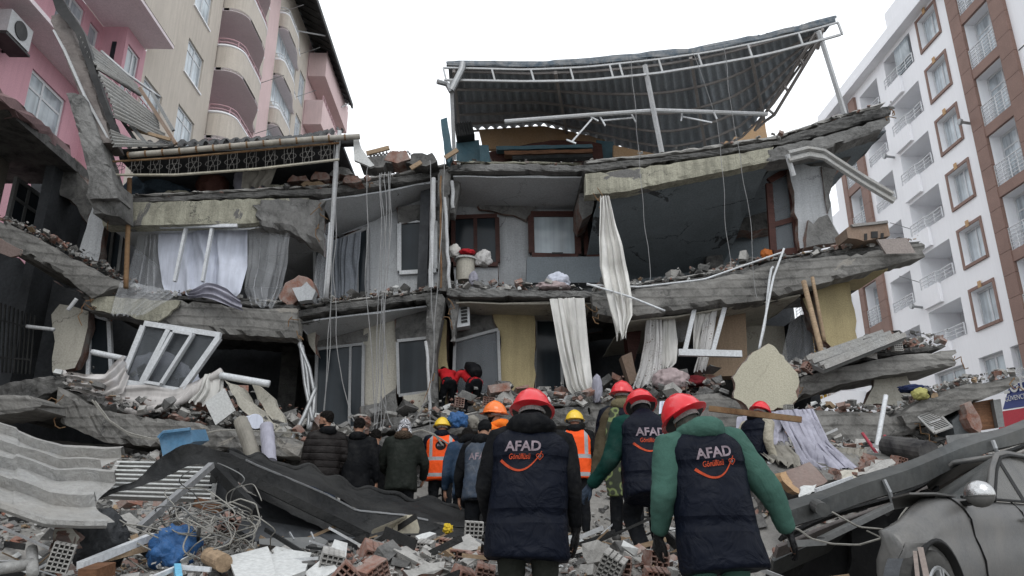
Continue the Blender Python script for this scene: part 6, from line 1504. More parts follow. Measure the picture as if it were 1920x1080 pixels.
piece('white_shard', 'white shard on the crest left of the crouching rescuers', 'shard', 'white', [(830, 762, 13.2), (845, 756, 13.2), (848, 762, 13.2), (834, 768, 13.2)], None, .03, .01)
# cable lines over the lower left slab
for k, w in enumerate(([(172, 750), (200, 785), (240, 812), (290, 824), (350, 818), (420, 806), (560, 812)], [(178, 752), (206, 790), (246, 818), (296, 826)], [(805, 812), (822, 820), (840, 832), (850, 850)], [(770, 812), (790, 806), (815, 815), (830, 835)])):
    b = MB(); b.tube(resample([tuple(P(x, y, 11.6 if k < 2 else 12.0)) for x, y in w], 26), .015, 5)
    tag(b.build('slack_cable', 'cable', None), ['long slack white cable over the lower left beam', 'short slack white cable beside the long one', 'thin cable bending over the yellow helmet', 'pale cable left of the yellow helmet'][k], 'cable', 'slack cables')

# ================================================================== right side rubble things
dr = swag('lilac_drape', 'lilac', [[(1385, 782, 10.6), (1440, 770, 10.6), (1500, 766, 10.5), (1525, 768, 10.4)], [(1405, 870, 9.6), (1470, 860, 9.4), (1540, 885, 9.0), (1605, 876, 8.9)]], 'dusty lilac cloth draped down the right rubble slope', seed=8, n=60, folds=0, cat='cloth')
bpy.data.objects.remove(dr)
tc(cloth('lilac_drape', 'lilac', None, [(1382, 782, 11.0), (1380, 806, 10.6), (1385, 832, 10.2)], [(1460, 770, 11.0), (1470, 800, 10.6), (1480, 830, 10.2)], None, 7, .06, seed=21, taper=.9), 'grey lilac cloth hanging behind the right volunteer', 'cloth')
tc(cloth('lilac_drape', 'lilac', None, [(1455, 770, 10.7), (1480, 820, 10.1), (1510, 885, 9.4)], [(1525, 766, 10.7), (1555, 830, 10.1), (1610, 880, 9.4)], None, 8, .07, seed=22, taper=.7), 'long lilac cloth draped down the right rubble slope', 'cloth')
tc(cloth('grey_drape', 'greycloth', None, [(1400, 835, 10.0), (1425, 850, 9.6), (1440, 862, 9.4)], [(1480, 835, 10.0), (1498, 855, 9.6), (1500, 878, 9.3)], None, 4, .07, seed=23), 'olive grey cloth crumpled below the lilac drape', 'cloth')
tc(cloth('grey_drape', 'greycloth', None, [(1555, 838, 10.3), (1560, 860, 10.0)], [(1625, 842, 10.2), (1625, 862, 9.9)], None, 5, .05, seed=24), 'dull folded cloth right of the lilac drape', 'cloth')
tc(cloth('white_drape', 'sheet', None, [(1238, 752, 12.0), (1234, 800, 11.5)], [(1262, 752, 12.0), (1262, 800, 11.5)], None, 3, .05, seed=25), 'pale crumpled sheet between the two right helmets', 'cloth')
bx = thing('brown_box', 'torn brown box with packing sticking out beside the right volunteer', 'box', P(1505, 925, 8))
plate('box_side', mat('brown laminate', (0.21, 0.15, 0.13), 0.7, 0.1, dust=.3), bx, [(1474, 884, 8.2), (1518, 866, 8.5), (1552, 902, 8.2), (1500, 926, 7.9), (1486, 916, 8.0)], None, .3, .01, .1, off=(.05, .3, 0))
plate('torn_side', 'ochre', bx, [(1464, 886, 8.15), (1474, 884, 8.2), (1500, 926, 7.9), (1490, 922, 7.9), (1468, 902, 8)], None, .2, .02, .05)
piece('paper_sheet', 'crumpled white printed sheet beside the brown box', 'paper', 'white', [(1502, 912, 7.7), (1531, 908, 7.7), (1528, 922, 7.6), (1498, 932, 7.5)], None, .01, .01, .04)
bar('white_strip', 'thin white strip on the upper edge of the metal gutter', 'strip', 'upvc', (1530, 922, 7.4), (1598, 898, 7.8), .03, .06)
piece('plaster_piece', 'red and white brick plaster piece at the foot of the bars', 'rubble', 'mortar', [(1608, 892, 8.6), (1640, 862, 9.0), (1672, 860, 9.0), (1680, 868, 8.9), (1640, 890, 8.6)], None, .2, .03)
piece('plaster_piece', 'beige broken block before the lilac drape', 'rubble', 'beigein', [(1575, 884, 8.8), (1608, 880, 8.8), (1612, 896, 8.6), (1578, 898, 8.6)], None, .2, .02)
o = tag(MB().tube([P(1665, 836, 10.2), P(1742, 848, 9.4)], .14, 16).build('black_pipe', mat('soot black pipe', (.03, .029, .032), .6, .4, dust=.4), None), 'thick black pipe lying behind the metal gutter', 'pipe')
bar('rusty_angle', 'rust brown steel bar pointing right behind the right helmet', 'bar', 'rust', (1330, 766, 9.5), (1503, 787, 9.0), .07, .07)
bar('grey_plank', 'grey plank right of the broken bricks near the gutter', 'plank', 'greymetal', (1775, 826, 9.6), (1862, 818, 9.4), .06, .12)
o = piece('sloped_concrete', 'grey tilted concrete face under the lilac drape', 'slab', 'boards', [(1405, 845, 9.9), (1600, 850, 10.3), (1725, 848, 10.2), (1700, 880, 9.6), (1560, 900, 9.0), (1440, 905, 8.8)], None, .3, .03, .15, 3, off=(0, .3, -.4))
# fallen gutter beam
gb = thing('metal_gutter_beam', 'heavy grey metal gutter beam slanting over the silver car', 'gutter', P(1700, 900, 6.8))
g0 = [(1466, 944, 6.4), (1560, 912, 6.6), (1640, 884, 6.8), (1740, 848, 7.0), (1790, 826, 7.1), (1870, 806, 7.3), (1930, 782, 7.4), (1990, 762, 7.5)]
g1_ = [(1476, 962, 6.15), (1560, 928, 6.35), (1640, 902, 6.55), (1740, 864, 6.75), (1800, 842, 6.9), (1870, 820, 7.05), (1930, 798, 7.2), (1990, 780, 7.3)]
g2_ = [(1486, 990, 6.15), (1560, 962, 6.35), (1640, 936, 6.55), (1740, 900, 6.75), (1800, 872, 6.9), (1870, 842, 7.05), (1930, 826, 7.2), (1990, 805, 7.3)]
a_, b_, c_ = (resample([tuple(p) for p in ppts(g)], 40) for g in (g0, g1_, g2_))
rings = []
for i in range(41):
    p, q, r = Vector(a_[i]), Vector(b_[i]), Vector(c_[i]); j = Vector((0, 0, nz3(p, 1.2) * .04))
    rings.append([p + j, q + j, r + j, r + Vector((0, .12, -.02)) + j, q + Vector((0, .12, -.03)) + j, p + Vector((0, .02, -.05)) + j])
b = MB(); b.loft(rings); b.build('gutter_channel', 'beammetal', gb)
for k in range(4):
    b = MB(); o1, o2 = .05 + .1 * k, .1 + .12 * k
    q = [Vector(t) + Vector((0, .2 + .15 * k, -o1 - .05 * nz3(t, 1.1, k))) for t in c_]
    q2 = [v + Vector((0, .1, -.04 - .05 * k)) for v in q]
    b.loft([[x, y, y + Vector((0, .05, .02)), x + Vector((0, .05, .02))] for x, y in zip(q, q2)]); b.build('torn_layer', ['darkmetal', 'tile', 'beammetal', 'darkmetal'][k], gb)
for px in (1645, 1850):
    i = int((px - 1466) / (1990 - 1466) * 40); r = Vector(c_[i]); q = Vector(b_[i])
    b = MB(); b.tube([q + Vector((-.02, -.03, -.02)), r + Vector((0, -.05, .02)), r + Vector((.03, -.02, -.1)), r + Vector((.02, .1, -.16))], .02, 6); b.build('hook', 'steel', gb)
b = MB(); b.tube([P(1530, 948, 6.25), P(1543, 956, 6.0)], .055, 14); b.build('spout', 'beammetal', gb)
b = MB(); b.beam(P(1540, 1012, 6.2), P(1690, 940, 6.6), .08, .04); b.beam(P(1480, 1020, 6.2), P(1545, 1016, 6.2), .08, .05); b.build('brace', 'greymetal', gb)
for k, w in enumerate(([(1488, 990), (1500, 994), (1520, 1010), (1560, 1020), (1610, 1022), (1650, 1010), (1662, 996), (1655, 992), (1610, 988), (1560, 960)], [(1710, 940), (1690, 965), (1670, 1000), (1660, 1012)], [(1625, 995), (1660, 1012), (1692, 1031)])):
    b = MB(); b.tube(resample([tuple(P(x, y, 5.9)) for x, y in w], 30), .006 if k else .008, 5); tag(b.build('thin_cable', 'cable', None), ['looped pale cable hanging below the gutter beam', 'thin straight wire below the gutter beam', 'thin wire crossing under the looped cable'][k], 'cable', 'cables below the gutter beam')
sp = thing('square_tubes', 'two thin square steel tubes standing before the car wheel', 'tube', P(1735, 1090, 4.4))
for a, c, w in (((1726, 1030, 4.5), (1740, 1095, 4.3), .03), ((1716, 1036, 4.5), (1722, 1095, 4.3), .022)):
    b = MB(); b.beam(P(*a), P(*c), w, w); b.build('tube', mat('dusty tube steel', (.22, .175, .155), .6, .15, dust=.3), sp)
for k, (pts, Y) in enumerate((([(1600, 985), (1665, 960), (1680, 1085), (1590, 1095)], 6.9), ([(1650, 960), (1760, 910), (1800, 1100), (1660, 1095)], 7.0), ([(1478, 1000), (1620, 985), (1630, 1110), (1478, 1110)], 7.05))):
    piece('shade_panel', ['dark upright panel standing in for shade left of the car', 'dark leaning panel standing in for shade right behind the car wheel', 'low dark panel standing in for shade near the glove'][k], 'panel', mat('painted shade black', (.018, .018, .019), .8, .4, dust=.25, dustc=(.06, .06, .058)), pts, Y, .06, .02)  # black panels added to stand in for the shade under the gutter beam
# ================================================================== people
def fabric(name, c, rough=0.75, quilt=0.0, folds=5.0, hivis=False, var=0.25, dust=0.06, fbump=.55):
    if name in MATS: return MATS[name]
    m, n, l, b, vec = _new(name)
    big = _noise(n, l, vec, 3.0, 6, 0.6, 0.5)
    cl = _ramp(n, l, big, [(0.3, sc(c, 1 - var)), (0.7, sc(c, 1 + var))])
    weave = _noise(n, l, vec, 140, 3, 0.6)
    cl = _mix(n, l, 1.0, cl, _ramp(n, l, weave, [(0.3, .8), (0.7, 1.0)]), 'MULTIPLY')
    if hivis:
        sx = n.new('ShaderNodeSeparateXYZ'); l.new(vec, sx.inputs['Vector'])
        def band(sock, c0, w):
            a = n.new('ShaderNodeMath'); a.operation = 'SUBTRACT'; l.new(sock, a.inputs[0]); a.inputs[1].default_value = c0
            a2 = n.new('ShaderNodeMath'); a2.operation = 'ABSOLUTE'; l.new(a.outputs[0], a2.inputs[0])
            a3 = n.new('ShaderNodeMath'); a3.operation = 'LESS_THAN'; l.new(a2.outputs[0], a3.inputs[0]); a3.inputs[1].default_value = w
            return a3.outputs[0]
        def mx(a, c_, op='MAXIMUM'):
            k = n.new('ShaderNodeMath'); k.operation = op
            for i, v in enumerate((a, c_)):
                if isinstance(v, float): k.inputs[i].default_value = v
                else: l.new(v, k.inputs[i])
            return k.outputs[0]
        z, x = sx.outputs['Z'], sx.outputs['X']
        ab = n.new('ShaderNodeMath'); ab.operation = 'ABSOLUTE'; l.new(x, ab.inputs[0])
        vert = mx(band(ab.outputs[0], .155, .026), mx(z, 1.14, 'GREATER_THAN'), 'MULTIPLY')
        g = mx(mx(band(z, 1.11, .028), band(z, .86, .028)), vert)
        cl = _mix(n, l, g, cl, (0.30, 0.31, 0.32))
    if dust:
        cl = _mix(n, l, _ramp(n, l, _noise(n, l, vec, 4, 8, .7), [(.5, 0.0), (.75, dust)]), cl, (.3, .29, .27))
    l.new(cl, b.inputs['Base Color']); b.inputs['Roughness'].default_value = rough; b.inputs['Specular IOR Level'].default_value = .10
    nr = _bump(n, l, b, _noise(n, l, vec, folds, 3, .5, 1.2), fbump, .05)
    if quilt:
        w = n.new('ShaderNodeTexWave'); w.bands_direction = 'Z'; w.inputs['Scale'].default_value = quilt; w.inputs['Distortion'].default_value = .8; w.inputs['Detail'].default_value = 2
        l.new(vec, w.inputs['Vector'])
        nr = _bump(n, l, b, _ramp(n, l, w.outputs['Fac'], [(0.0, 0.0), (.18, .8), (1.0, 1.0)]), .6, .03, nr)
    MATS[name] = m; return m
F_NAVY = fabric('navy padded vest', (0.0032, 0.005, 0.0115), .55, quilt=1.0, folds=7, dust=.02, var=.12)
F_BLACK = fabric('black cloth', (0.005, 0.0055, 0.0068), .8)
F_DKPANT = fabric('dark trousers', (0.008, 0.009, 0.011), .85)
F_MINT = fabric('mint green fleece', (0.05, 0.112, 0.09), .95, folds=4, dust=.04, var=.12)
F_GREEN = fabric('dark green fleece', (0.006, 0.035, 0.028), .95, folds=4)
F_HIVIS = fabric('orange warning vest', (0.88, 0.10, 0.018), .6, hivis=True, folds=5, var=.08, fbump=.4)
F_ORANGE = fabric('orange jacket', (0.85, 0.19, 0.02), .65, folds=4, var=.1)
F_BROWNP = fabric('brown padded jacket', (0.016, 0.0135, 0.013), .5, quilt=3.2)
F_PARKA = fabric('black green parka', (0.014, 0.017, 0.014), .8)
F_FUR = fabric('brown fur trim', (0.07, 0.05, 0.035), .95, folds=30, fbump=1)
F_OLIVE = fabric('olive scarf', (0.13, 0.11, 0.065), .95, folds=9)
F_KHAKI = fabric('brown green coat', (0.065, 0.052, 0.032), .9, folds=5)
F_STEEL = fabric('dusty blue grey vest', (0.05, 0.065, 0.09), .7, folds=6, dust=.3)
F_BLUEJ = fabric('worn blue jacket', (0.022, 0.042, 0.075), .8, folds=6, dust=.15)
F_RED = fabric('red rescue jacket', (0.42, 0.015, 0.02), .7, folds=7)
F_GREY = fabric('light grey cloth', (0.30, 0.30, 0.30), .85, folds=8)
F_GLOVE = fabric('black glove', (0.012, 0.012, 0.013), .4, folds=12)
F_BGLOVE = fabric('grey blue glove', (0.035, 0.05, 0.075), .7, folds=12)
F_CREAM = fabric('cream knitted cloth', (0.38, 0.35, 0.28), .9, folds=12)
SKIN = fabric('skin', (0.34, 0.19, 0.13), .55, folds=20, var=.08, dust=0, fbump=.08)
HAIR = fabric('black hair', (0.012, 0.010, 0.009), .7, folds=40, fbump=1.0, dust=0)
SOLE = mat('pale rubber sole', (.42, .40, .37), .8, .15)
SHOE = mat('dusty dark shoe', (.03, .03, .03), .7, .3, dust=.4)
def hard(name, c):
    m = mat(name, c, .22, .05, 3, 0.02, 30, spec=.5, dust=.12, dustscale=5, dustc=(.4, .3, .28), fineK=.05); return m
H_RED, H_YEL, H_ORG = hard('red helmet shell', (0.62, 0.012, 0.022)), hard('yellow helmet shell', (0.75, 0.50, 0.03)), hard('orange helmet shell', (0.80, 0.17, 0.02))
# checked scarf
def check_mat():
    m, n, l, b, vec = _new('checked black white scarf')
    ch = n.new('ShaderNodeTexChecker'); ch.inputs['Scale'].default_value = 55; ch.inputs['Color1'].default_value = (.5, .5, .52, 1); ch.inputs['Color2'].default_value = (.02, .02, .025, 1)
    l.new(vec, ch.inputs['Vector']); l.new(ch.outputs['Color'], b.inputs['Base Color']); b.inputs['Roughness'].default_value = .9
    return m
F_CHECK = check_mat()
def swirl_mat():
    m, n, l, b, vec = _new('green patterned shawl')
    v = n.new('ShaderNodeTexVoronoi'); v.inputs['Scale'].default_value = 9; l.new(vec, v.inputs['Vector'])
    c = _ramp(n, l, v.outputs['Distance'], [(0.0, (.03, .035, .02)), (.3, (.03, .035, .02)), (.36, (.13, .16, .06)), (.46, (.13, .16, .06)), (.52, (.02, .025, .015))])
    l.new(c, b.inputs['Base Color']); b.inputs['Roughness'].default_value = .9; return m
F_SWIRL = swirl_mat()

class LB(MB):
    """local (person space) mesh builder"""
    def ring_loft(s, secs, frame, seg=20, power=2.3):
        """secs: (centre, rx, ry); frame = (right, fwd)"""
        rings = []
        for c, rx, ry in secs:
            r, f = frame; rg = []
            for k in range(seg):
                a = 2 * math.pi * k / seg; ca, sa = math.cos(a), math.sin(a)
                q = (abs(ca) ** power + abs(sa) ** power) ** (-1 / power)
                rg.append(Vector(c) + r * (rx * ca * q) + f * (ry * sa * q))
            rings.append(rg)
        s.loft(rings)
    def limb(s, pts, rad, seg=12, sub=4):
        pts = [Vector(p) for p in pts]; P2, R2 = [], []
        for i in range(len(pts) - 1):
            p0 = pts[max(i - 1, 0)]; p1 = pts[i]; p2 = pts[i + 1]; p3 = pts[min(i + 2, len(pts) - 1)]
            for j in range(sub):
                t = j / sub
                c = .5 * ((2 * p1) + (p2 - p0) * t + (2 * p0 - 5 * p1 + 4 * p2 - p3) * t * t + (3 * p1 - p0 - 3 * p2 + p3) * t ** 3)
                lin = p1.lerp(p2, t); P2.append(lin.lerp(c, .45)); R2.append(rad[i] * (1 - t) + rad[i + 1] * t)
        P2.append(pts[-1]); R2.append(rad[-1])
        d0 = (P2[1] - P2[0]).normalized(); d1 = (P2[-1] - P2[-2]).normalized()
        P2 = [P2[0] - d0 * R2[0] * .6, P2[0] - d0 * R2[0] * .3] + P2 + [P2[-1] + d1 * R2[-1] * .35, P2[-1] + d1 * R2[-1] * .6]
        R2 = [R2[0] * .45, R2[0] * .85] + R2 + [R2[-1] * .85, R2[-1] * .4]
        s.tube(P2, R2, seg)
    def ell(s, c, r, rot=None, nu=14, nv=10):
        c = Vector(c); rings = []
        for j in range(1, nv):
            t = math.pi * j / nv
            rg = []
            for k in range(nu):
                a = 2 * math.pi * k / nu; v = Vector((r[0] * math.sin(t) * math.cos(a), r[1] * math.sin(t) * math.sin(a), r[2] * math.cos(t)))
                rg.append(c + (rot @ v if rot else v))
            rings.append(rg)
        s.loft(rings)
    def fuse(s, name, m, parent, voxel=.02, disp=0.0, dk=6.0, seed=1.0, smooth=2, ridges=None):
        me = bpy.data.meshes.new(name); me.from_pydata(s.v, [], s.f)
        bm = bmesh.new(); bm.from_mesh(me); bmesh.ops.recalc_face_normals(bm, faces=bm.faces); bm.to_mesh(me); bm.free()
        ob = bpy.data.objects.new(name, me); col.objects.link(ob)
        md = ob.modifiers.new('r', 'REMESH'); md.mode = 'VOXEL'; md.voxel_size = voxel; md.use_smooth_shade = True
        if smooth:
            ms_ = ob.modifiers.new('s', 'SMOOTH'); ms_.factor = .5; ms_.iterations = smooth
        dg = bpy.context.evaluated_depsgraph_get()
        nm = bpy.data.meshes.new_from_object(ob.evaluated_get(dg))
        bpy.data.objects.remove(ob)
        nm.name = name
        if disp or ridges:
            nm.update(); ns = [v.normal.copy() for v in nm.vertices]
            for v, nn in zip(nm.vertices, ns):
                p = v.co; k = 0
                if disp:
                    # creases: stretched noise, sharper than plain noise
                    a = noise.noise(Vector((p.x * dk + seed, p.y * dk, p.z * dk * .8 - seed)))
                    c_ = noise.noise(Vector((p.x * dk * 2.1 - seed, p.y * dk * 2.1 + seed, p.z * dk * 2.6)))
                    k = disp * (a + .6 * (1 - 2 * abs(c_)) * .6)
                if ridges: k += ridges(p)
                v.co = p + nn * k
        nm.polygons.foreach_set('use_smooth', [True] * len(nm.polygons))
        nm.materials.clear(); nm.materials.append(m); nm.update()
        o = bpy.data.objects.new(name, nm); col.objects.link(o); o.parent = parent
        return o
    def local(s, name, m, parent, smooth=True):
        me = bpy.data.meshes.new(name); me.from_pydata(s.v, [], s.f); me.materials.append(M[m] if isinstance(m, str) else m)
        bm = bmesh.new(); bm.from_mesh(me); bmesh.ops.recalc_face_normals(bm, faces=bm.faces); bm.to_mesh(me); bm.free()
        me.polygons.foreach_set('use_smooth', [smooth] * len(me.polygons)); me.update()
        o = bpy.data.objects.new(name, me); col.objects.link(o); o.parent = parent
        return o

def hand(b, w, d, n, side, s=1.0, curl=.5):
    """palm, four unequal bent fingers and a thumb; w wrist, d pointing direction, n palm normal, side = +1 thumb towards n x d"""
    w, d, n = Vector(w), Vector(d).normalized(), Vector(n); n = (n - d * n.dot(d)).normalized(); t = d.cross(n).normalized() * side
    rings = []
    for k, (a, hw, ht) in enumerate(((-.01, .026, .022), (.02, .034, .019), (.05, .042, .017), (.085, .042, .014), (.095, .036, .010))):
        c = w + d * a * s; rings.append([c + t * hw * s * math.cos(x) + n * ht * s * math.sin(x) for x in [i * math.pi / 6 for i in range(12)]])
    b.loft(rings)
    for i, (off, L) in enumerate(((.030, .072), (.010, .082), (-.011, .077), (-.030, .060))):
        p = w + d * .085 * s + t * off * s; dirn = (d + t * off * 1.5).normalized(); pts = [p]; c = curl * (1 + .12 * i)
        for j, fl in enumerate((.42, .33, .25)):
            rot = Matrix.Rotation(c * (.35 + .35 * j), 3, dirn.cross(n)); dirn = (rot @ dirn).normalized(); pts.append(pts[-1] + dirn * L * fl * s)
        b.tube([pts[0] - (pts[1] - pts[0]) * .5] + pts, [.0098 * s, .0098 * s, .0092 * s, .0085 * s, .0062 * s], 8)
    p = w + d * .022 * s + t * .030 * s; dr = (d * .75 + t * .75 + n * .25).normalized(); pts = [p - dr * .01 * s, p + dr * .03 * s, p + dr * .03 * s + (d * .9 + t * .25 + n * .2).normalized() * .03 * s]; pts.append(pts[-1] + (d + n * .3).normalized() * .022 * s)
    b.tube(pts, [.013 * s, .012 * s, .0105 * s, .007 * s], 8)

def helmet(parent, HM, m, kind='plain', badge=None):
    """hard hat in head space HM (matrix): shell with ribs, brim, inner harness"""
    b = LB(); N = 96; prof = [(0, 1.0), (.12, .99), (.25, .965), (.4, .9), (.55, .8), (.7, .65), (.82, .48), (.92, .27), (.98, .1)]
    rings = []
    base = .105; Hh = .165
    def rad(a): return .118, .148
    for t, k in [(-.02, 1.13), (-.005, 1.14), (.02, 1.02)] + prof:
        rg = []
        for i in range(N):
            a = 2 * math.pi * i / N; ca, sa = math.cos(a), math.sin(a)
            rx, ry = .134 * k, .162 * k
            if t < .01 and sa > 0: ry += .028 * sa ** 2
            if t < .01 and sa < 0: ry += .010 * sa ** 2
            x, y, z = rx * ca, ry * sa, base + Hh * t - .03 * (1 - min(1, max(0, t)) ) * (-sa if sa < 0 else -.2 * sa)
            if kind == 'ribbed' and t > .03:
                rb = 0
                for c0, w0 in ((0, .03), (-.06, .014), (.06, .014)): rb = max(rb, max(0, 1 - abs((x - c0) / w0)) ** .6)
                z += .005 * rb * min(1, t * 2.5)
            rg.append(HM @ Vector((x, y - .004, z)))
        rings.append(rg)
    rings.append([HM @ Vector((.003 * math.cos(2 * math.pi * i / N), .003 * math.sin(2 * math.pi * i / N) - .004, base + Hh * (1.0) + (.008 if kind == 'ribbed' else 0))) for i in range(N)])
    b.loft(rings)
    # inner surface
    inner = [[HM @ Vector((.122 * k * math.cos(2 * math.pi * i / N), .148 * k * math.sin(2 * math.pi * i / N) - .004, base - .012 + (Hh - .03) * t)) for i in range(N)] for t, k in [(-.02, 1.09)] + prof]
    shell = b.local('helmet', m, parent)
    c = LB(); c.loft(inner); c.local('helmet_lining', 'black', shell)
    # harness band round the nape
    h = LB(); q = [HM @ Vector((.088 * math.cos(a), .108 * math.sin(a), .088 + .02 * math.sin(a))) for a in [math.pi * (1 + i / 14) for i in range(15)]]
    for a_, c_ in zip(q, q[1:]): h.beam(a_, c_, .006, .03, up=HM.to_3x3() @ Vector((0, 0, 1)))
    h.local('harness_band', 'lightsheet', shell, smooth=False)
    if badge:
        g = LB(); a0 = badge
        cpt = Vector((.134 * math.cos(a0), .160 * math.sin(a0), base + .045)); nrm = Vector((math.cos(a0), math.sin(a0) * .8, .25)).normalized(); tt = nrm.cross(Vector((0, 0, 1))).normalized(); uu = tt.cross(nrm)
        g.loft([[HM @ (cpt + nrm * e + (tt * math.cos(x) + uu * math.sin(x)) * .022) for x in [i * math.pi / 6 for i in range(12)]] for e in (-.004, .003)])
        g.local('badge', 'white', shell)
    return shell

def person(label, foot, s=1.0, rot=0.0, lean=.12, head=(.15, 0, 0), arms=None, legs=None, jacket=None, vest=None, vestlen=-.26, hemr=1.0, pants=F_DKPANT, hel=None, helkind='plain', badge=None,
           hood=None, hoodr=1.0, hair=None, gloves=None, beard=False, scarf=None, voxel=.022, handvox=.02, side=0.0, group='people on the rubble', bulk=1.0, width=1.0, quiltjac=None, sleevek=1.0, neck=None, disp=.012):
    """standing figure facing +Y; one continuous body mesh, clothes as children"""
    root = thing('person', label, 'person', foot, group); root.rotation_euler = (0, 0, rot); root.scale = (s, s, s)
    X = Vector((1, 0, 0)); PEL = Vector((0, 0, .95))
    U = Vector((math.sin(side), math.sin(lean), math.cos(lean))).normalized(); Fw = (Vector((0, 1, 0)) - U * U.y).normalized(); Rt = Fw.cross(U).normalized()
    sp = lambda h, x=0, y=0: PEL + U * h + Rt * x + Fw * y
    neckb = sp(.53)
    HR = Matrix.Rotation(head[2], 3, U) @ Matrix.Rotation(-head[0], 3, Rt) @ Matrix.Rotation(head[1], 3, Fw)
    HB = Matrix((Rt, Fw, U)).transposed()
    Hrot = HR @ HB
    HM = Matrix.Translation(neckb + Hrot @ Vector((0, .03, .07))) @ Hrot.to_4x4()
    # ---- joints
    shl = {-1: sp(.475, -.185 * width), 1: sp(.475, .185 * width)}
    arms = arms or {}
    arm = {}
    for k in (-1, 1):
        e, h = arms.get(k, ((.27 * k, .02, 1.12), (.29 * k, .10, .87))); arm[k] = (shl[k], Vector(e), Vector(h))
    legs = legs or {}
    leg = {}
    for k in (-1, 1):
        kn, ft = legs.get(k, ((.11 * k, .04, .50), (.12 * k, 0, .09))); leg[k] = (Vector((.095 * k, 0, .90)), Vector(kn), Vector(ft))
    # ---- body: torso, neck, head, arms, legs, hands in one surface
    b = LB()
    b.ring_loft([(sp(-.08), .14, .10), (sp(.0), .155, .11), (sp(.15), .135, .10), (sp(.32), .155, .11), (sp(.42), .16, .10), (sp(.49), .12, .085), (sp(.53), .06, .06)], (Rt, Fw))
    b.limb([sp(.47), HM @ Vector((0, -.015, .04))], [.058, .055], 12)
    hs = [(0.0, .030, .045, .030), (.03, .052, .072, .016), (.07, .064, .088, .006), (.115, .073, .097, 0), (.16, .075, .097, -.003), (.2, .063, .082, -.006), (.222, .04, .052, -.006), (.232, .012, .016, -.006)]
    b.loft([[HM @ Vector((rx * math.cos(a), ry * math.sin(a) + y0, z)) for a in [2 * math.pi * i / 20 for i in range(20)]] for z, rx, ry, y0 in hs])
    b.loft([[HM @ Vector((w_ * math.cos(a), y_ + w_ * math.sin(a) * .9, z_)) for a in [2 * math.pi * i / 8 for i in range(8)]] for z_, y_, w_ in ((.122, .088, .008), (.10, .100, .011), (.082, .112, .015), (.072, .104, .012), (.068, .095, .006))])
    for k in (-1, 1): b.ell(HM @ Vector((.077 * k, -.012, .105)), (.012, .02, .032), Hrot)
    b.ell(HM @ Vector((0, .090, .045)), (.026, .012, .007), Hrot); b.ell(HM @ Vector((0, .085, .012)), (.02, .016, .014), Hrot)
    for k in (-1, 1):
        S, E_, W_ = arm[k]; b.limb([sp(.45, .12 * k), S, E_, W_], [.05, .052, .04, .028])
        d = (W_ - E_).normalized(); hand(b, W_ + d * .02, d, Vector((-k, .3, 0)), -k, 1.0, .55)
        h0, kn, ft = leg[k]; b.limb([h0, kn, ft], [.085, .055, .04]); b.limb([ft + Vector((0, -.03, -.03)), ft + Vector((0, .12, -.05))], [.035, .03])
    b.fuse('body', SKIN, root, handvox, smooth=1)
    e = LB()
    for k in (-1, 1): e.ell(HM @ Vector((.031 * k, .083, .116)), (.013, .012, .010), Hrot)
    e.local('eyes', mat('dark eye', (.03, .02, .015), .2, .1, bump=0), root)
    # ---- trousers and shoes
    b = LB(); b.ring_loft([(sp(-.14), .15, .12), (sp(-.05), .17, .13), (sp(.06), .165, .12)], (Rt, Fw))
    for k in (-1, 1):
        h0, kn, ft = leg[k]; b.limb([h0, kn, ft + Vector((0, 0, .02))], [.105, .078, .062])
    b.fuse('trousers', pants, root, .024, .014, 7, 3.1, 1)
    for k in (-1, 1):
        ft = leg[k][2]; up = (leg[k][1] - ft).normalized(); fd = (Vector((0, 1, 0)) - up * up.y * .6).normalized()
        b = LB(); b.limb([ft - fd * .05 - Vector((0, 0, .045)), ft + fd * .07 - Vector((0, 0, .05)), ft + fd * .17 - Vector((0, 0, .06))], [.05, .045, .036]); b.fuse('shoe', SHOE, root, .014, 0, smooth=1)
        b = LB(); b.beam(ft - fd * .09 - Vector((0, 0, .088)), ft + fd * .2 - Vector((0, 0, .092)), .085, .02); b.local('sole', SOLE, root, False)
    # ---- jacket
    if jacket:
        b = LB(); q = bulk
        b.ring_loft([(sp(vestlen if not vest else -.16), .205 * q * hemr * width, .15 * q), (sp(-.1), .20 * q * width, .15 * q), (sp(.1), .185 * q * width, .14 * q), (sp(.3), .20 * q * width, .142 * q), (sp(.4), .205 * q * width, .135 * q), (sp(.47), .175 * q * width, .115 * q), (sp(.53), .10, .085), (sp(.57), .075, .075)], (Rt, Fw), 22)
        for k in (-1, 1):
            S, E_, W_ = arm[k]; b.limb([sp(.44, .1 * k), S + Rt * .01 * k, E_, W_ - (W_ - E_).normalized() * .01], [.085 * q, .082 * q * sleevek, .064 * q * sleevek, .046 * q * sleevek])
        b.fuse('jacket', jacket, root, voxel, disp * q, 6, foot[0] if foot else 1, 1)
    if vest:
        b = LB(); q = bulk
        b.ring_loft([(sp(vestlen), .228 * q * hemr * width, .168 * q), (sp(vestlen + .03), .232 * q * hemr * width, .175 * q), (sp(-.02), .222 * q * width, .168 * q), (sp(.16), .216 * q * width, .168 * q), (sp(.32), .226 * q * width, .168 * q), (sp(.42), .232 * q * width, .162 * q), (sp(.475), .21 * q * width, .135 * q), (sp(.53), .135 * q * width, .11 * q), (sp(.575), .085, .085), (sp(.60), .06, .06)], (Rt, Fw), 26, 2.5)
        vo = b.fuse('vest', vest, root, voxel, disp * 1.1, 5.0, 7.7, 2)
        root['_v'] = 0; del root['_v']
    else: vo = None
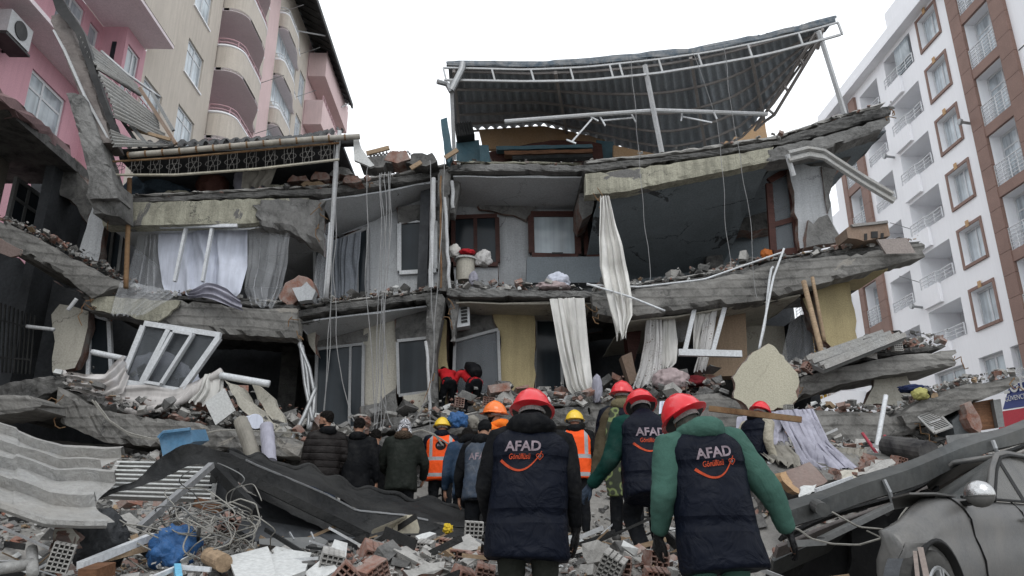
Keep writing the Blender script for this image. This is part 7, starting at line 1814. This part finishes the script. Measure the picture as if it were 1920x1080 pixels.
    # ---- hood, collar, scarf
    if hood:
        b = LB()
        pts = [neckb + Rt * (.105 * hoodr * math.cos(a)) + Fw * (.085 * hoodr * math.sin(a) - .01) + U * (.015 - .055 * math.sin(a) * (1 if math.sin(a) > 0 else .1)) for a in [2 * math.pi * i / 20 for i in range(20)]]
        for i in range(20):
            a = 2 * math.pi * i / 20; bk = max(0, -math.sin(a)); r_ = .032 + .018 * bk * hoodr
            b.ell(pts[i] - Fw * .02 * bk, (r_ * 1.25, r_ * 1.1, r_ * (1 + .35 * bk)), HB)
        b.fuse('hood', hood, root, .014, .012, 11, 2.2, 1)
    if neck:
        b = LB(); b.limb([sp(.5), HM @ Vector((0, -.01, .06))], [.085, .08]); b.fuse('neck_cloth', neck, root, .012, .008, 14, 5, 1)
    if gloves:
        for k in (-1, 1):
            S, E_, W_ = arm[k]; d = (W_ - E_).normalized(); b = LB(); hand(b, W_ + d * .02, d, Vector((-k, .3, 0)), -k, 1.22, .55); b.limb([W_ - d * .05, W_ + d * .03], [.04, .036]); b.fuse('glove', gloves, root, .0065, .002, 20, 1, 1)
    if hair:
        b = LB(); b.loft([[HM @ Vector((rx * math.cos(a), ry * math.sin(a) + y0 - (.03 if z < .15 and math.sin(a) > 0 else 0) * math.sin(a) * 2.2 * (1 if z < .15 else .4), z)) for a in [2 * math.pi * i / 22 for i in range(22)]] for z, rx, ry, y0 in ((.075, .060, .075, -.022), (.115, .078, .088, -.016), (.16, .084, .103, -.010), (.205, .076, .095, -.008), (.235, .052, .066, -.006), (.248, .018, .025, -.006))])
        b.fuse('hair', hair, root, .011, .009, 26, 4, 0)
    if beard:
        b = LB(); b.loft([[HM @ Vector((rx * math.cos(a), ry * math.sin(a) + y0, z)) for a in [2 * math.pi * i / 18 for i in range(18)]] for z, rx, ry, y0 in ((-.008, .028, .035, .036), (.01, .048, .062, .028), (.035, .062, .079, .018), (.052, .066, .083, .012))]); b.fuse('beard', HAIR, root, .01, .004, 30, 4, 0)
    if hel: helmet(root, HM, hel, helkind, badge)
    return dict(root=root, sp=sp, HM=HM, U=U, F=Fw, R=Rt, vest=vo, arm=arm)

def print_on(pd, target, items, up, z0, x0=0.0, yb=-.6):
    """cloth print laid onto the back of a garment; items: list of (mesh in flat XZ coords, name, material)"""
    bvh = BVHTree.FromPolygons([v.co.copy() for v in target.data.vertices], [list(p.vertices) for p in target.data.polygons])
    for me, name, m in items:
        bm = bmesh.new(); bm.from_mesh(me); bmesh.ops.triangulate(bm, faces=bm.faces)
        for _ in range(2):
            es = [e for e in bm.edges if e.calc_length() > .012]
            if es: bmesh.ops.subdivide_edges(bm, edges=es, cuts=1)
            bmesh.ops.triangulate(bm, faces=bm.faces)
        for v in bm.verts:
            o = Vector((x0 + v.co.x, yb, z0 + v.co.y)); h = bvh.ray_cast(o, Vector((0, 1, 0)))
            y = h[0].y if h[0] is not None else -.15
            v.co = Vector((o.x, y - .0045, o.z))
        bm.to_mesh(me); bm.free(); me.materials.clear(); me.materials.append(m)
        ob = bpy.data.objects.new(name, me); col.objects.link(ob); ob.parent = target
def text_mesh(s, size, shear=0, offset=0, x=0, y=0, sx=1.0):
    cu = bpy.data.curves.new('t', 'FONT'); cu.body = s; cu.size = size; cu.shear = shear; cu.offset = offset; cu.align_x = 'CENTER'; cu.resolution_u = 3
    ob = bpy.data.objects.new('t', cu); col.objects.link(ob)
    me = bpy.data.meshes.new_from_object(ob.evaluated_get(bpy.context.evaluated_depsgraph_get())); bpy.data.objects.remove(ob)
    for v in me.vertices: v.co = Vector((v.co.x * sx + x, v.co.y + y, 0))
    return me
def stroke_mesh(pts, ws, name='s'):
    vs, fs = [], []
    for i, p in enumerate(pts):
        a = Vector(pts[max(i - 1, 0)]); c = Vector(pts[min(i + 1, len(pts) - 1)]); d = (c - a); d = Vector((-d.y, d.x)).normalized() * ws[i]
        vs += [(p[0] + d.x, p[1] + d.y, 0), (p[0] - d.x, p[1] - d.y, 0)]
        if i: k = 2 * i; fs.append((k - 2, k - 1, k + 1, k))
    me = bpy.data.meshes.new(name); me.from_pydata(vs, [], fs); return me
T_WH = mat('faded white print', (.26, .21, .235), .8, .45, 14, 0, 60); T_OR = mat('orange print', (.45, .065, .025), .8, .4, 14, 0, 60)
def logo(pd, z0, x0=0, k=1.0, tgt=None, script=True, tilt=0.0):
    items = [(text_mesh('AFAD', .125 * k, 0.05, .0035 * k, 0, 0, 1.02), 'vest_lettering', T_WH)]
    if script:
        items.append((text_mesh('Gönüllüsü', .072 * k, .25, .0006 * k, -.035 * k, -.075 * k, .66), 'vest_lettering', T_OR))
        n = 26; pts = []; ws = []
        for i in range(n):
            t = i / (n - 1); x = -.20 + .37 * t; y = -.055 - .125 * math.sin(math.pi * (t * .92 + .06)) ** .9 + .06 * t ** 3
            pts.append((x * k, y * k)); ws.append((.0095 * (1 - t) + .0035) * k)
        items.append((stroke_mesh(pts, ws), 'vest_swoosh', T_OR))
        hp = []
        for i in range(30):
            a = 2 * math.pi * i / 29; hx = 16 * math.sin(a) ** 3; hy = 13 * math.cos(a) - 5 * math.cos(2 * a) - 2 * math.cos(3 * a) - math.cos(4 * a)
            hp.append(((.150 + hx * .0019) * k, (-.052 + hy * .0019) * k))
        items.append((stroke_mesh(hp, [.003 * k] * 30), 'vest_heart', T_OR))
        cp = [((.150 + .010 * math.cos(a)) * k, (-.05 + .010 * math.sin(a)) * k) for a in [2 * math.pi * i / 14 for i in range(15)]]
        items.append((stroke_mesh(cp, [.0025 * k] * 15), 'vest_dot', T_WH))
    for me, _, _ in items:
        for v in me.vertices: v.co = Vector((v.co.x * math.cos(tilt) - v.co.y * math.sin(tilt), v.co.x * math.sin(tilt) + v.co.y * math.cos(tilt), 0))
    print_on(pd, tgt or pd['vest'], items, None, z0, x0)

def foot_at(px, py, Y, height):
    """foot position so that the top of the figure (height) lies at this pixel"""
    p = P(px, py, Y); return (p.x, p.y, p.z - height)

# --- three volunteers in the foreground
pa = person('front left volunteer in navy vest over black hooded jacket with red helmet', foot_at(989, 707, 4.92, 1.83), 1.0, rot=-.05, side=.04, lean=.10, head=(.28, -.10, -.25), arms={-1: ((-.285, .02, 1.12), (-.25, .17, .93)), 1: ((.285, .03, 1.12), (.30, .13, .88))},
            jacket=F_BLACK, vest=F_NAVY, vestlen=-.27, hemr=1.03, hel=H_RED, helkind='ribbed', badge=-.25, hood=F_BLACK, hoodr=1.22, neck=F_BLACK, voxel=.016, bulk=1.03, handvox=.012, gloves=F_GLOVE, width=1.08, sleevek=.9, pants=fabric('olive black trousers', (.022, .024, .02), .85))
logo(pa, 1.335, -.03, .70)
pc = person('front right volunteer in navy vest over mint green hooded fleece with black gloves', foot_at(1321, 711, 4.66, 1.82), 1.0, rot=.10, lean=.16, side=-.06, head=(.32, -.25, .10), arms={-1: ((-.30, .03, 1.13), (-.30, .17, .90)), 1: ((.36, .02, 1.15), (.49, .10, .92))},
            jacket=F_MINT, vest=F_NAVY, vestlen=-.28, hemr=1.05, hel=H_RED, helkind='ribbed', hood=F_MINT, hoodr=1.1, neck=fabric('camouflage neck cloth', (.07, .07, .06), .9, folds=14, var=.6), voxel=.016, bulk=1.06, handvox=.012, gloves=F_GLOVE, sleevek=1.2, pants=F_MINT, disp=.013)
logo(pc, 1.325, -.02, .68, tilt=.12)
pm = person('middle volunteer striding uphill in a navy vest over dark green sleeves with red helmet', foot_at(1212, 729, 6.5, 1.70), 1.0, rot=.04, lean=.30, head=(.20, 0, 0), arms={-1: ((-.32, .10, 1.10), (-.47, .24, .90)), 1: ((.30, .12, 1.1), (.27, .3, .95))},
            legs={-1: ((-.13, .26, .62), (-.10, .02, .36)), 1: ((.12, .36, .72), (.12, .34, .42))}, jacket=F_GREEN, vest=F_NAVY, vestlen=-.20, hel=H_RED, helkind='ribbed', hood=None, neck=F_BLACK, voxel=.016, bulk=1.06, handvox=.012, gloves=F_BGLOVE, sleevek=1.15, disp=.013, pants=F_DKPANT, badge=-.2)
logo(pm, 1.285, 0.0, .78)
ps = person('volunteer behind the middle one with olive scarf, patterned shawl and red helmet', foot_at(1163, 707, 8.6, 1.83), 1.0, rot=-.25, lean=.06, head=(.12, 0, -.15), arms={-1: ((-.27, .06, 1.13), (-.22, .2, .95))},
            jacket=F_NAVY, vest=F_NAVY, vestlen=-.2, hel=H_RED, helkind='ribbed', neck=F_OLIVE, hood=F_OLIVE, hoodr=.9)
logo(ps, 1.28, 0.03, .9, script=True)
b = LB(); sp = ps['sp']
b.ring_loft([(sp(-.28, -.25), .13, .15), (sp(-.05, -.22), .13, .16), (sp(.2, -.20), .11, .15), (sp(.4, -.16), .09, .13), (sp(.52, -.10), .07, .1)], (ps['R'], ps['F'])); b.fuse('shoulder_coat', F_KHAKI, ps['root'], .02, .02, 6, 2, 1)
b = LB(); b.ring_loft([(sp(-.48, -.10, -.14), .085, .035), (sp(-.1, -.11, -.17), .09, .035), (sp(.3, -.09, -.17), .08, .035), (sp(.5, -.06, -.1), .06, .05)], (ps['R'], ps['F'])); b.fuse('shawl', F_SWIRL, ps['root'], .014, .012, 9, 2, 1)
py_ = person('worker with yellow helmet and orange warning vest right of the front left volunteer', foot_at(1077, 769, 10.9, 1.78), 1.0, rot=-.1, lean=.05, head=(.15, 0, 0), jacket=F_BLACK, vest=F_HIVIS, vestlen=-.16, hel=H_YEL, hood=F_BLACK, hoodr=.85)
ph = person('worker with yellow helmet and orange warning vest with round black emblem, seen from behind', foot_at(829, 787, 12.2, 1.74), 1.0, rot=0, lean=.04, head=(.2, 0, 0), jacket=F_NAVY, vest=F_HIVIS, vestlen=-.17, hel=H_YEL, hood=F_NAVY, hoodr=.9, arms={-1: ((-.30, .06, 1.12), (-.27, .2, .93)), 1: ((.30, .06, 1.12), (.27, .2, .93))}, bulk=1.08)
me = bpy.data.meshes.new('e'); n_ = 22
me.from_pydata([(.085 * math.cos(2 * math.pi * i / n_), .072 * math.sin(2 * math.pi * i / n_), 0) for i in range(n_)], [], [tuple(range(n_))])
print_on(ph, ph['vest'], [(me, 'round_emblem', mat('emblem black', (.01, .01, .01), .7, .1))], None, 1.31)
t_ = text_mesh('KGM', .05, 0, .002, 0, 0); print_on(ph, ph['vest'], [(t_, 'emblem_lettering', T_WH)], None, 1.30, 0, -.61)
for o in [k for k in ph['vest'].children if k.name.startswith('emblem_lettering')]: o.location = (0, -.003, 0)
po = person('man in an orange jacket with orange helmet turned to the left', foot_at(936, 752, 9.6, 1.80), 1.0, rot=.9, lean=.06, head=(-.02, 0, .15), jacket=F_ORANGE, hel=H_ORG, hood=F_ORANGE, hoodr=.85, vestlen=-.14, beard=True, arms={-1: ((-.27, .08, 1.12), (-.18, .28, 1.05)), 1: ((.27, .08, 1.12), (.2, .28, 1.0))})
pg = person('person in a dusty blue grey vest and dark hood with faded letters on the back', foot_at(903, 806, 8.9, 1.62), 1.0, rot=-.25, lean=.12, head=(.35, 0, .1), jacket=F_BLACK, vest=F_STEEL, vestlen=-.14, hood=F_BLACK, hoodr=.9, hair=F_BLACK, voxel=.02, width=.9)
logo(pg, 1.27, .02, .85, script=False)
pl = person('bent person in a worn blue jacket between the warning vest and the left volunteer', foot_at(880, 822, 9.8, 1.50), 1.0, rot=.1, lean=.35, head=(.5, 0, 0), jacket=F_BLUEJ, hood=F_BLACK, hair=HAIR, vestlen=-.2, bulk=1.05)
pi = person('bearded man in a brown padded jacket looking to the left', foot_at(617, 769, 10.8, 1.80), 1.0, rot=.45, lean=.04, head=(-.02, 0, .85), jacket=F_BROWNP, vestlen=-.18, hair=HAIR, beard=True, hood=F_BLACK, hoodr=.85, handvox=.012, pants=fabric('blue jeans', (.035, .05, .085), .85), bulk=1.08, arms={-1: ((-.28, .0, 1.12), (-.26, .10, .88)), 1: ((.28, .02, 1.12), (.26, .14, .9))})
pj = person('dark haired man in a black jacket between the brown and the green jacket', foot_at(672, 790, 11.0, 1.72), 1.0, rot=.0, lean=.08, head=(.12, 0, 0), jacket=F_BLACK, vestlen=-.2, hair=HAIR, hood=F_BLACK, hoodr=.85, bulk=1.08)
pk = person('person in a black green parka with black and white checked head scarf', foot_at(757, 797, 11.2, 1.66), 1.0, rot=-.05, lean=.12, head=(.25, 0, .1), jacket=F_PARKA, vestlen=-.24, hood=F_FUR, hoodr=1.0, hair=F_CHECK, bulk=1.16, arms={-1: ((-.32, .08, 1.1), (-.24, .25, .98)), 1: ((.32, .08, 1.1), (.28, .25, .9))})
b = LB(); b.limb([pk['HM'] @ Vector((-.07, -.06, .1)), pk['HM'] @ Vector((-.09, -.10, -.05))], [.03, .02]); b.limb([pk['HM'] @ Vector((.07, -.06, .1)), pk['HM'] @ Vector((.10, -.08, -.04))], [.03, .015]); b.fuse('scarf_end', F_CHECK, pk['root'], .012, .01, 18, 1, 0)
pn = person('dark clothed man half hidden behind the parka and the black jacket', foot_at(706, 812, 11.9, 1.7), 1.0, rot=.2, lean=.1, head=(.2, 0, 0), jacket=F_BLACK, vestlen=-.2, hair=HAIR)
pr = person('small figure with red helmet bending behind the right volunteer', foot_at(1402, 756, 9.8, 1.55), .92, rot=-1.0, lean=.35, head=(.1, 0, .2), jacket=F_CREAM, hel=H_RED, badge=-2.6, hood=F_BLACK, hoodr=.9, neck=F_RED, vest=F_NAVY, vestlen=-.1)
cz = {-1: ((-.14, .34, .42), (-.13, .10, .10)), 1: ((.14, .34, .42), (.13, .10, .10))}
p1 = person('crouching rescuer in red and black at the left inside the lower room', foot_at(843, 697, 14.4, 1.0), .84, rot=.3, lean=.9, head=(.3, 0, 0), jacket=F_RED, vestlen=-.1, hair=HAIR, bulk=.88, legs={-1: ((-.13, .2, .52), (-.12, 0, .1)), 1: ((.13, .2, .52), (.12, 0, .1))}, arms={-1: ((-.25, .45, 1.05), (-.2, .5, .8)), 1: ((.25, .45, 1.05), (.2, .5, .8))})
p2 = person('kneeling rescuer in red with a dark backpack in the lower room', foot_at(890, 702, 14.2, .95), .84, rot=.5, lean=1.0, head=(.3, 0, 0), jacket=F_RED, vestlen=-.1, hair=HAIR, bulk=.88, legs={-1: ((-.13, .2, .52), (-.12, 0, .1)), 1: ((.13, .2, .52), (.12, 0, .1))}, arms={-1: ((-.25, .5, 1.0), (-.2, .55, .75)), 1: ((.25, .5, 1.0), (.2, .55, .75))})
b = LB(); sp = p2['sp']; b.ring_loft([(sp(.0, 0, -.2), .14, .10), (sp(.2, 0, -.24), .16, .13), (sp(.45, 0, -.22), .14, .11)], (p2['R'], p2['F']), 16, 4); b.fuse('backpack', F_BLACK, p2['root'], .016, .006, 8, 1, 1)
# ================================================================== silver car, lower right
CP = P(1841, 935, 5.3)
car = thing('parked_car', 'dusty silver grey car with chrome mirror partly under the gutter beam at the lower right', 'car', (CP.x, CP.y, 0))
ang = R(220)          # heading of the nose, counter-clockwise from +X
hx = Vector((math.cos(ang), math.sin(ang), 0)); lft = Vector((-hx.y, hx.x, 0))
# car space: u forward from mirror, w outwards to the visible left flank, z up
MZ = CP.z - .02
def C(u, w, z): return Vector((CP.x, CP.y, 0)) + hx * u + lft * (w - .10) + Vector((0, 0, z))
paint = mat('dusty silver paint', (0.14, 0.14, 0.139), 0.42, 0.12, 1.5, 0.06, 60, metal=.35, dust=.75, dustc=(.17, .162, .15), dustscale=2.0, streaks=.15)
seal = mat('rubber seal', (.01, .01, .01), .6, .1)
GL = MZ - .95      # local ground of the car
def cz_(z): return z + GL
# flank profile: stations along u (nose +1.55 .. tail -2.9), each a list of (w, z) from sill to roof centre
def hoodz(u): return .985 - .36 * max(0, u - .2) ** 1.5
def flank(u):
    nose = max(0, u - .80); wm = -1.6 * nose ** 1.6 - .03 * max(0, -u - 2.2); bl = hoodz(u)
    pts = [(wm - .07, .20), (wm - .012, .30), (wm + .010, .42), (wm + .018, .56), (wm + .006, .66), (wm - .004, .72), (wm + .002, bl - .15), (wm - .016, bl - .085), (wm - .05, bl - .035), (wm - .085, bl)]
    return pts
us = [.95, .94, .91, .86, .8, .75, .6, .45, .3, .15, 0, -.15, -.35, -.6, -.9, -1.2, -1.6, -2.0, -2.4, -2.7]
b = MB(); rings = []
for u in us:
    st = [C(u, w, cz_(z)) for w, z in flank(u)]
    w9, z9 = flank(u)[-1]; dp_ = .09 + .65 * min(1, max(0, (.55 - u) / 1.0)); dn = .03 if u < -.1 else .0
    k = nz3((u, 0, 3), 2.0) * .05
    st += [C(u, w9 - .10, cz_(z9 + .012 - dn)), C(u, w9 - dp_ * .5, cz_(z9 - .02 + k - dn * 3)), C(u, w9 - dp_, cz_(z9 - .13 - k)), C(u, w9 - dp_ - .05, cz_(.55)), C(u, w9 - dp_, cz_(.2))]
    rings.append(st)
b.loft(rings)
me_body = b.build('body', paint, car, smooth=True)
_m = me_body.modifiers.new('s', 'SUBSURF'); _m.levels = 1; _m.render_levels = 1
# greenhouse: pillars, roof, glass; the far side is pressed down by the gutter beam
PA = [(-.02, -.10, .995), (-.30, -.155, 1.13), (-.60, -.215, 1.265), (-.95, -.27, 1.385), (-1.3, -.30, 1.43), (-1.9, -.32, 1.44), (-2.4, -.30, 1.36)]
PA = [(u - .62, w + .05, z) for u, w, z in PA]
pa_ = [C(u, w, cz_(z)) for u, w, z in PA]
b = MB(); b.tube(resample([tuple(p) for p in pa_], 24), .026, 8); b.build('roof_rail', paint, car, smooth=True)
b = MB(); b.tube([p + lft * .03 + Vector((0, 0, -.022)) for p in [Vector(t) for t in resample([tuple(p) for p in pa_], 24)]], .014, 6); b.build('pillar_trim', seal, car, smooth=True)
b = MB(); b.loft([[C(u, w, cz_(z)), C(u + .02, w - .35, cz_(z - .02)), C(u + .03, w - .6, cz_(z - .22)), C(u, w - .6, cz_(z - .26)), C(u, w - .35, cz_(z - .06)), C(u, w, cz_(z - .04))] for u, w, z in PA[3:]]); b.build('roof', paint, car, smooth=True)
b = MB(); b.prism([C(-.64, -.10, cz_(.985)), C(-1.57, -.26, cz_(1.37)), C(-1.57, -.75, cz_(1.1)), C(-.7, -.57, cz_(.84))], Vector((0, 0, -.012))); b.build('windscreen', mat('cracked dusty screen', (.10, .105, .105), .3, .5, 3, dust=.6, dustc=(.17, .165, .155), cracks=1.0), car)
gl = mat('dusty car glass', (0.10, .10, .095), .3, .25, 2, dust=.8, dustc=(.15, .145, .13))
def belt_(u): return C(u, -.072, cz_(hoodz(u) + .0))
b = MB(); b.prism([belt_(-.66), C(-.92, -.10, cz_(1.11)), C(-1.18, -.15, cz_(1.215)), C(-1.5, -.21, cz_(1.36)), belt_(-1.5)], lft * -.012); b.build('side_window', gl, car)
b = MB(); b.prism([belt_(-1.6), C(-1.6, -.22, cz_(1.38)), C(-2.1, -.25, cz_(1.41)), C(-2.4, -.25, cz_(1.38)), belt_(-2.3)], lft * -.012); b.build('side_window', gl, car)
b = MB(); b.prism([belt_(-1.5) + lft * .004, C(-1.5, -.21, cz_(1.365)) + lft * .004, C(-1.6, -.22, cz_(1.385)) + lft * .004, belt_(-1.6) + lft * .004], lft * -.03); b.build('door_pillar', seal, car)
b = MB(); b.tube([belt_(u) + lft * .012 + Vector((0, 0, .004)) for u in (-.1, -.6, -1.0, -1.5, -2.0)], .011, 6); b.build('window_seal', seal, car)
b = MB(); b.prism([C(.02, -.05, cz_(.997)), C(.35, -.07, cz_(1.008)), C(.62, -.13, cz_(1.00)), C(.50, -.30, cz_(.98)), C(.0, -.5, cz_(.92))], (0, 0, -.012)); b.build('popped_hood', paint, car)
# wheel arch dark + wheel
WU = .80; wr = .32
for (wu, ws, nm) in ((WU, .012, 'wheel'), (-1.9, .012, 'wheel')):
    cen = lambda u, r, a: C(wu + r * math.cos(a), u, cz_(.33) + r * math.sin(a))
    so = 1 if ws > -1 else -1
    b = MB(); seg = 32
    prof_ = [(ws + .0 * so, .36), (ws + .045 * so, .385), (ws + .05 * so, .36), (ws - .02 * so, .345)]
    b.loft([[cen(w, r * (1 if True else 1), 2 * math.pi * i / seg) for i in range(seg)] for w, r in prof_], cap=False)
    b.build('wheel_arch', seal, car, smooth=True)
    b = MB(); b.loft([[cen(w, r, 2 * math.pi * i / seg) for i in range(seg)] for w, r in ((ws - .03 * so, .305), (ws - .2 * so, .305))]); b.build('wheel_well', 'void', car)
    b = MB(); b.loft([[cen(w, r, 2 * math.pi * i / seg) for i in range(seg)] for w, r in ((ws - .16 * so, .3), (ws - .0 * so, .315), (ws + .02 * so, .30), (ws + .028 * so, .235), (ws + .02 * so, .22))]); w_ = b.build('wheel', mat('tyre', (.02, .02, .02), .9, .2, dust=.3), car, smooth=True)
    b = MB()
    b.loft([[cen(w, r, 2 * math.pi * i / seg) for i in range(seg)] for w, r in ((ws + .024 * so, .225), (ws + .034 * so, .218), (ws + .03 * so, .200))], cap=False)
    b.loft([[cen(w, r, 2 * math.pi * i / 12) for i in range(12)] for w, r in ((ws + .02 * so, .06), (ws + .045 * so, .045))])
    for k in range(5):
        a = 2 * math.pi * k / 5 + .3
        for da in (-.12, .12): b.beam(cen(ws + .035 * so, .04, a), cen(ws + .032 * so, .205, a + da), .022, .03, up=lft)
    b.build('rim', 'steel', w_)
# door gap, hood gap, mirror
fl = flank(0)
b = MB(); b.tube([C(u, fl[i][0] + .004, cz_(fl[i][1])) for i, u in ((9, .10), (8, .07), (7, .03), (6, -.01), (5, -.04), (4, -.07), (3, -.10), (2, -.10), (1, -.08))], .007, 6); b.build('door_gap', seal, car)
b = MB(); b.tube([C(u, flank(u)[-1][0] - .012, cz_(hoodz(u) + .004)) for u in (.3, .2, .1, 0)], .006, 6); b.build('hood_gap', seal, car)
b = MB(); b.tube([C(-1.08, flank(-1)[4][0] + .02, cz_(.84)), C(-1.24, flank(-1)[4][0] + .02, cz_(.84))], .014, 8); b.build('door_handle', paint, car)
b = MB(); b.tube([C(-1.22, fl[i][0] + .004, cz_(fl[i][1])) for i in (9, 7, 5, 3, 1)], .006, 6); b.build('door_gap', seal, car)
mir = LB(); rotm = Matrix((hx, lft, Vector((0, 0, 1)))).transposed()
mc = C(0, .09, cz_(1.0))
b = MB(); 
def ellm(b, c, r, z0=-1, z1=1, n=20, m_=12):
    rg = []
    for j in range(m_ + 1):
        t = z0 + (z1 - z0) * j / m_; k = math.sqrt(max(1e-4, 1 - t * t))
        rg.append([c + rotm @ Vector((r[0] * k * math.cos(a), r[1] * k * math.sin(a), r[2] * t)) for a in [2 * math.pi * i / n for i in range(n)]])
    b.loft(rg)
ellm(b, mc, (.075, .10, .095), -.15, 1); mo = b.build('mirror_cap', mat('chrome cap', (.62, .62, .62), .18, .1, metal=.9, dust=.3), car, smooth=True)
b = MB(); ellm(b, mc, (.072, .096, .09), -1, -.17); b.build('mirror_housing', mat('mirror underside', (.05, .05, .05), .4, .3, dust=.4), mo, smooth=True)
b = MB(); b.beam(C(-.08, -.05, cz_(.94)), C(.01, .06, cz_(.95)), .07, .03); b.build('mirror_foot', seal, mo)
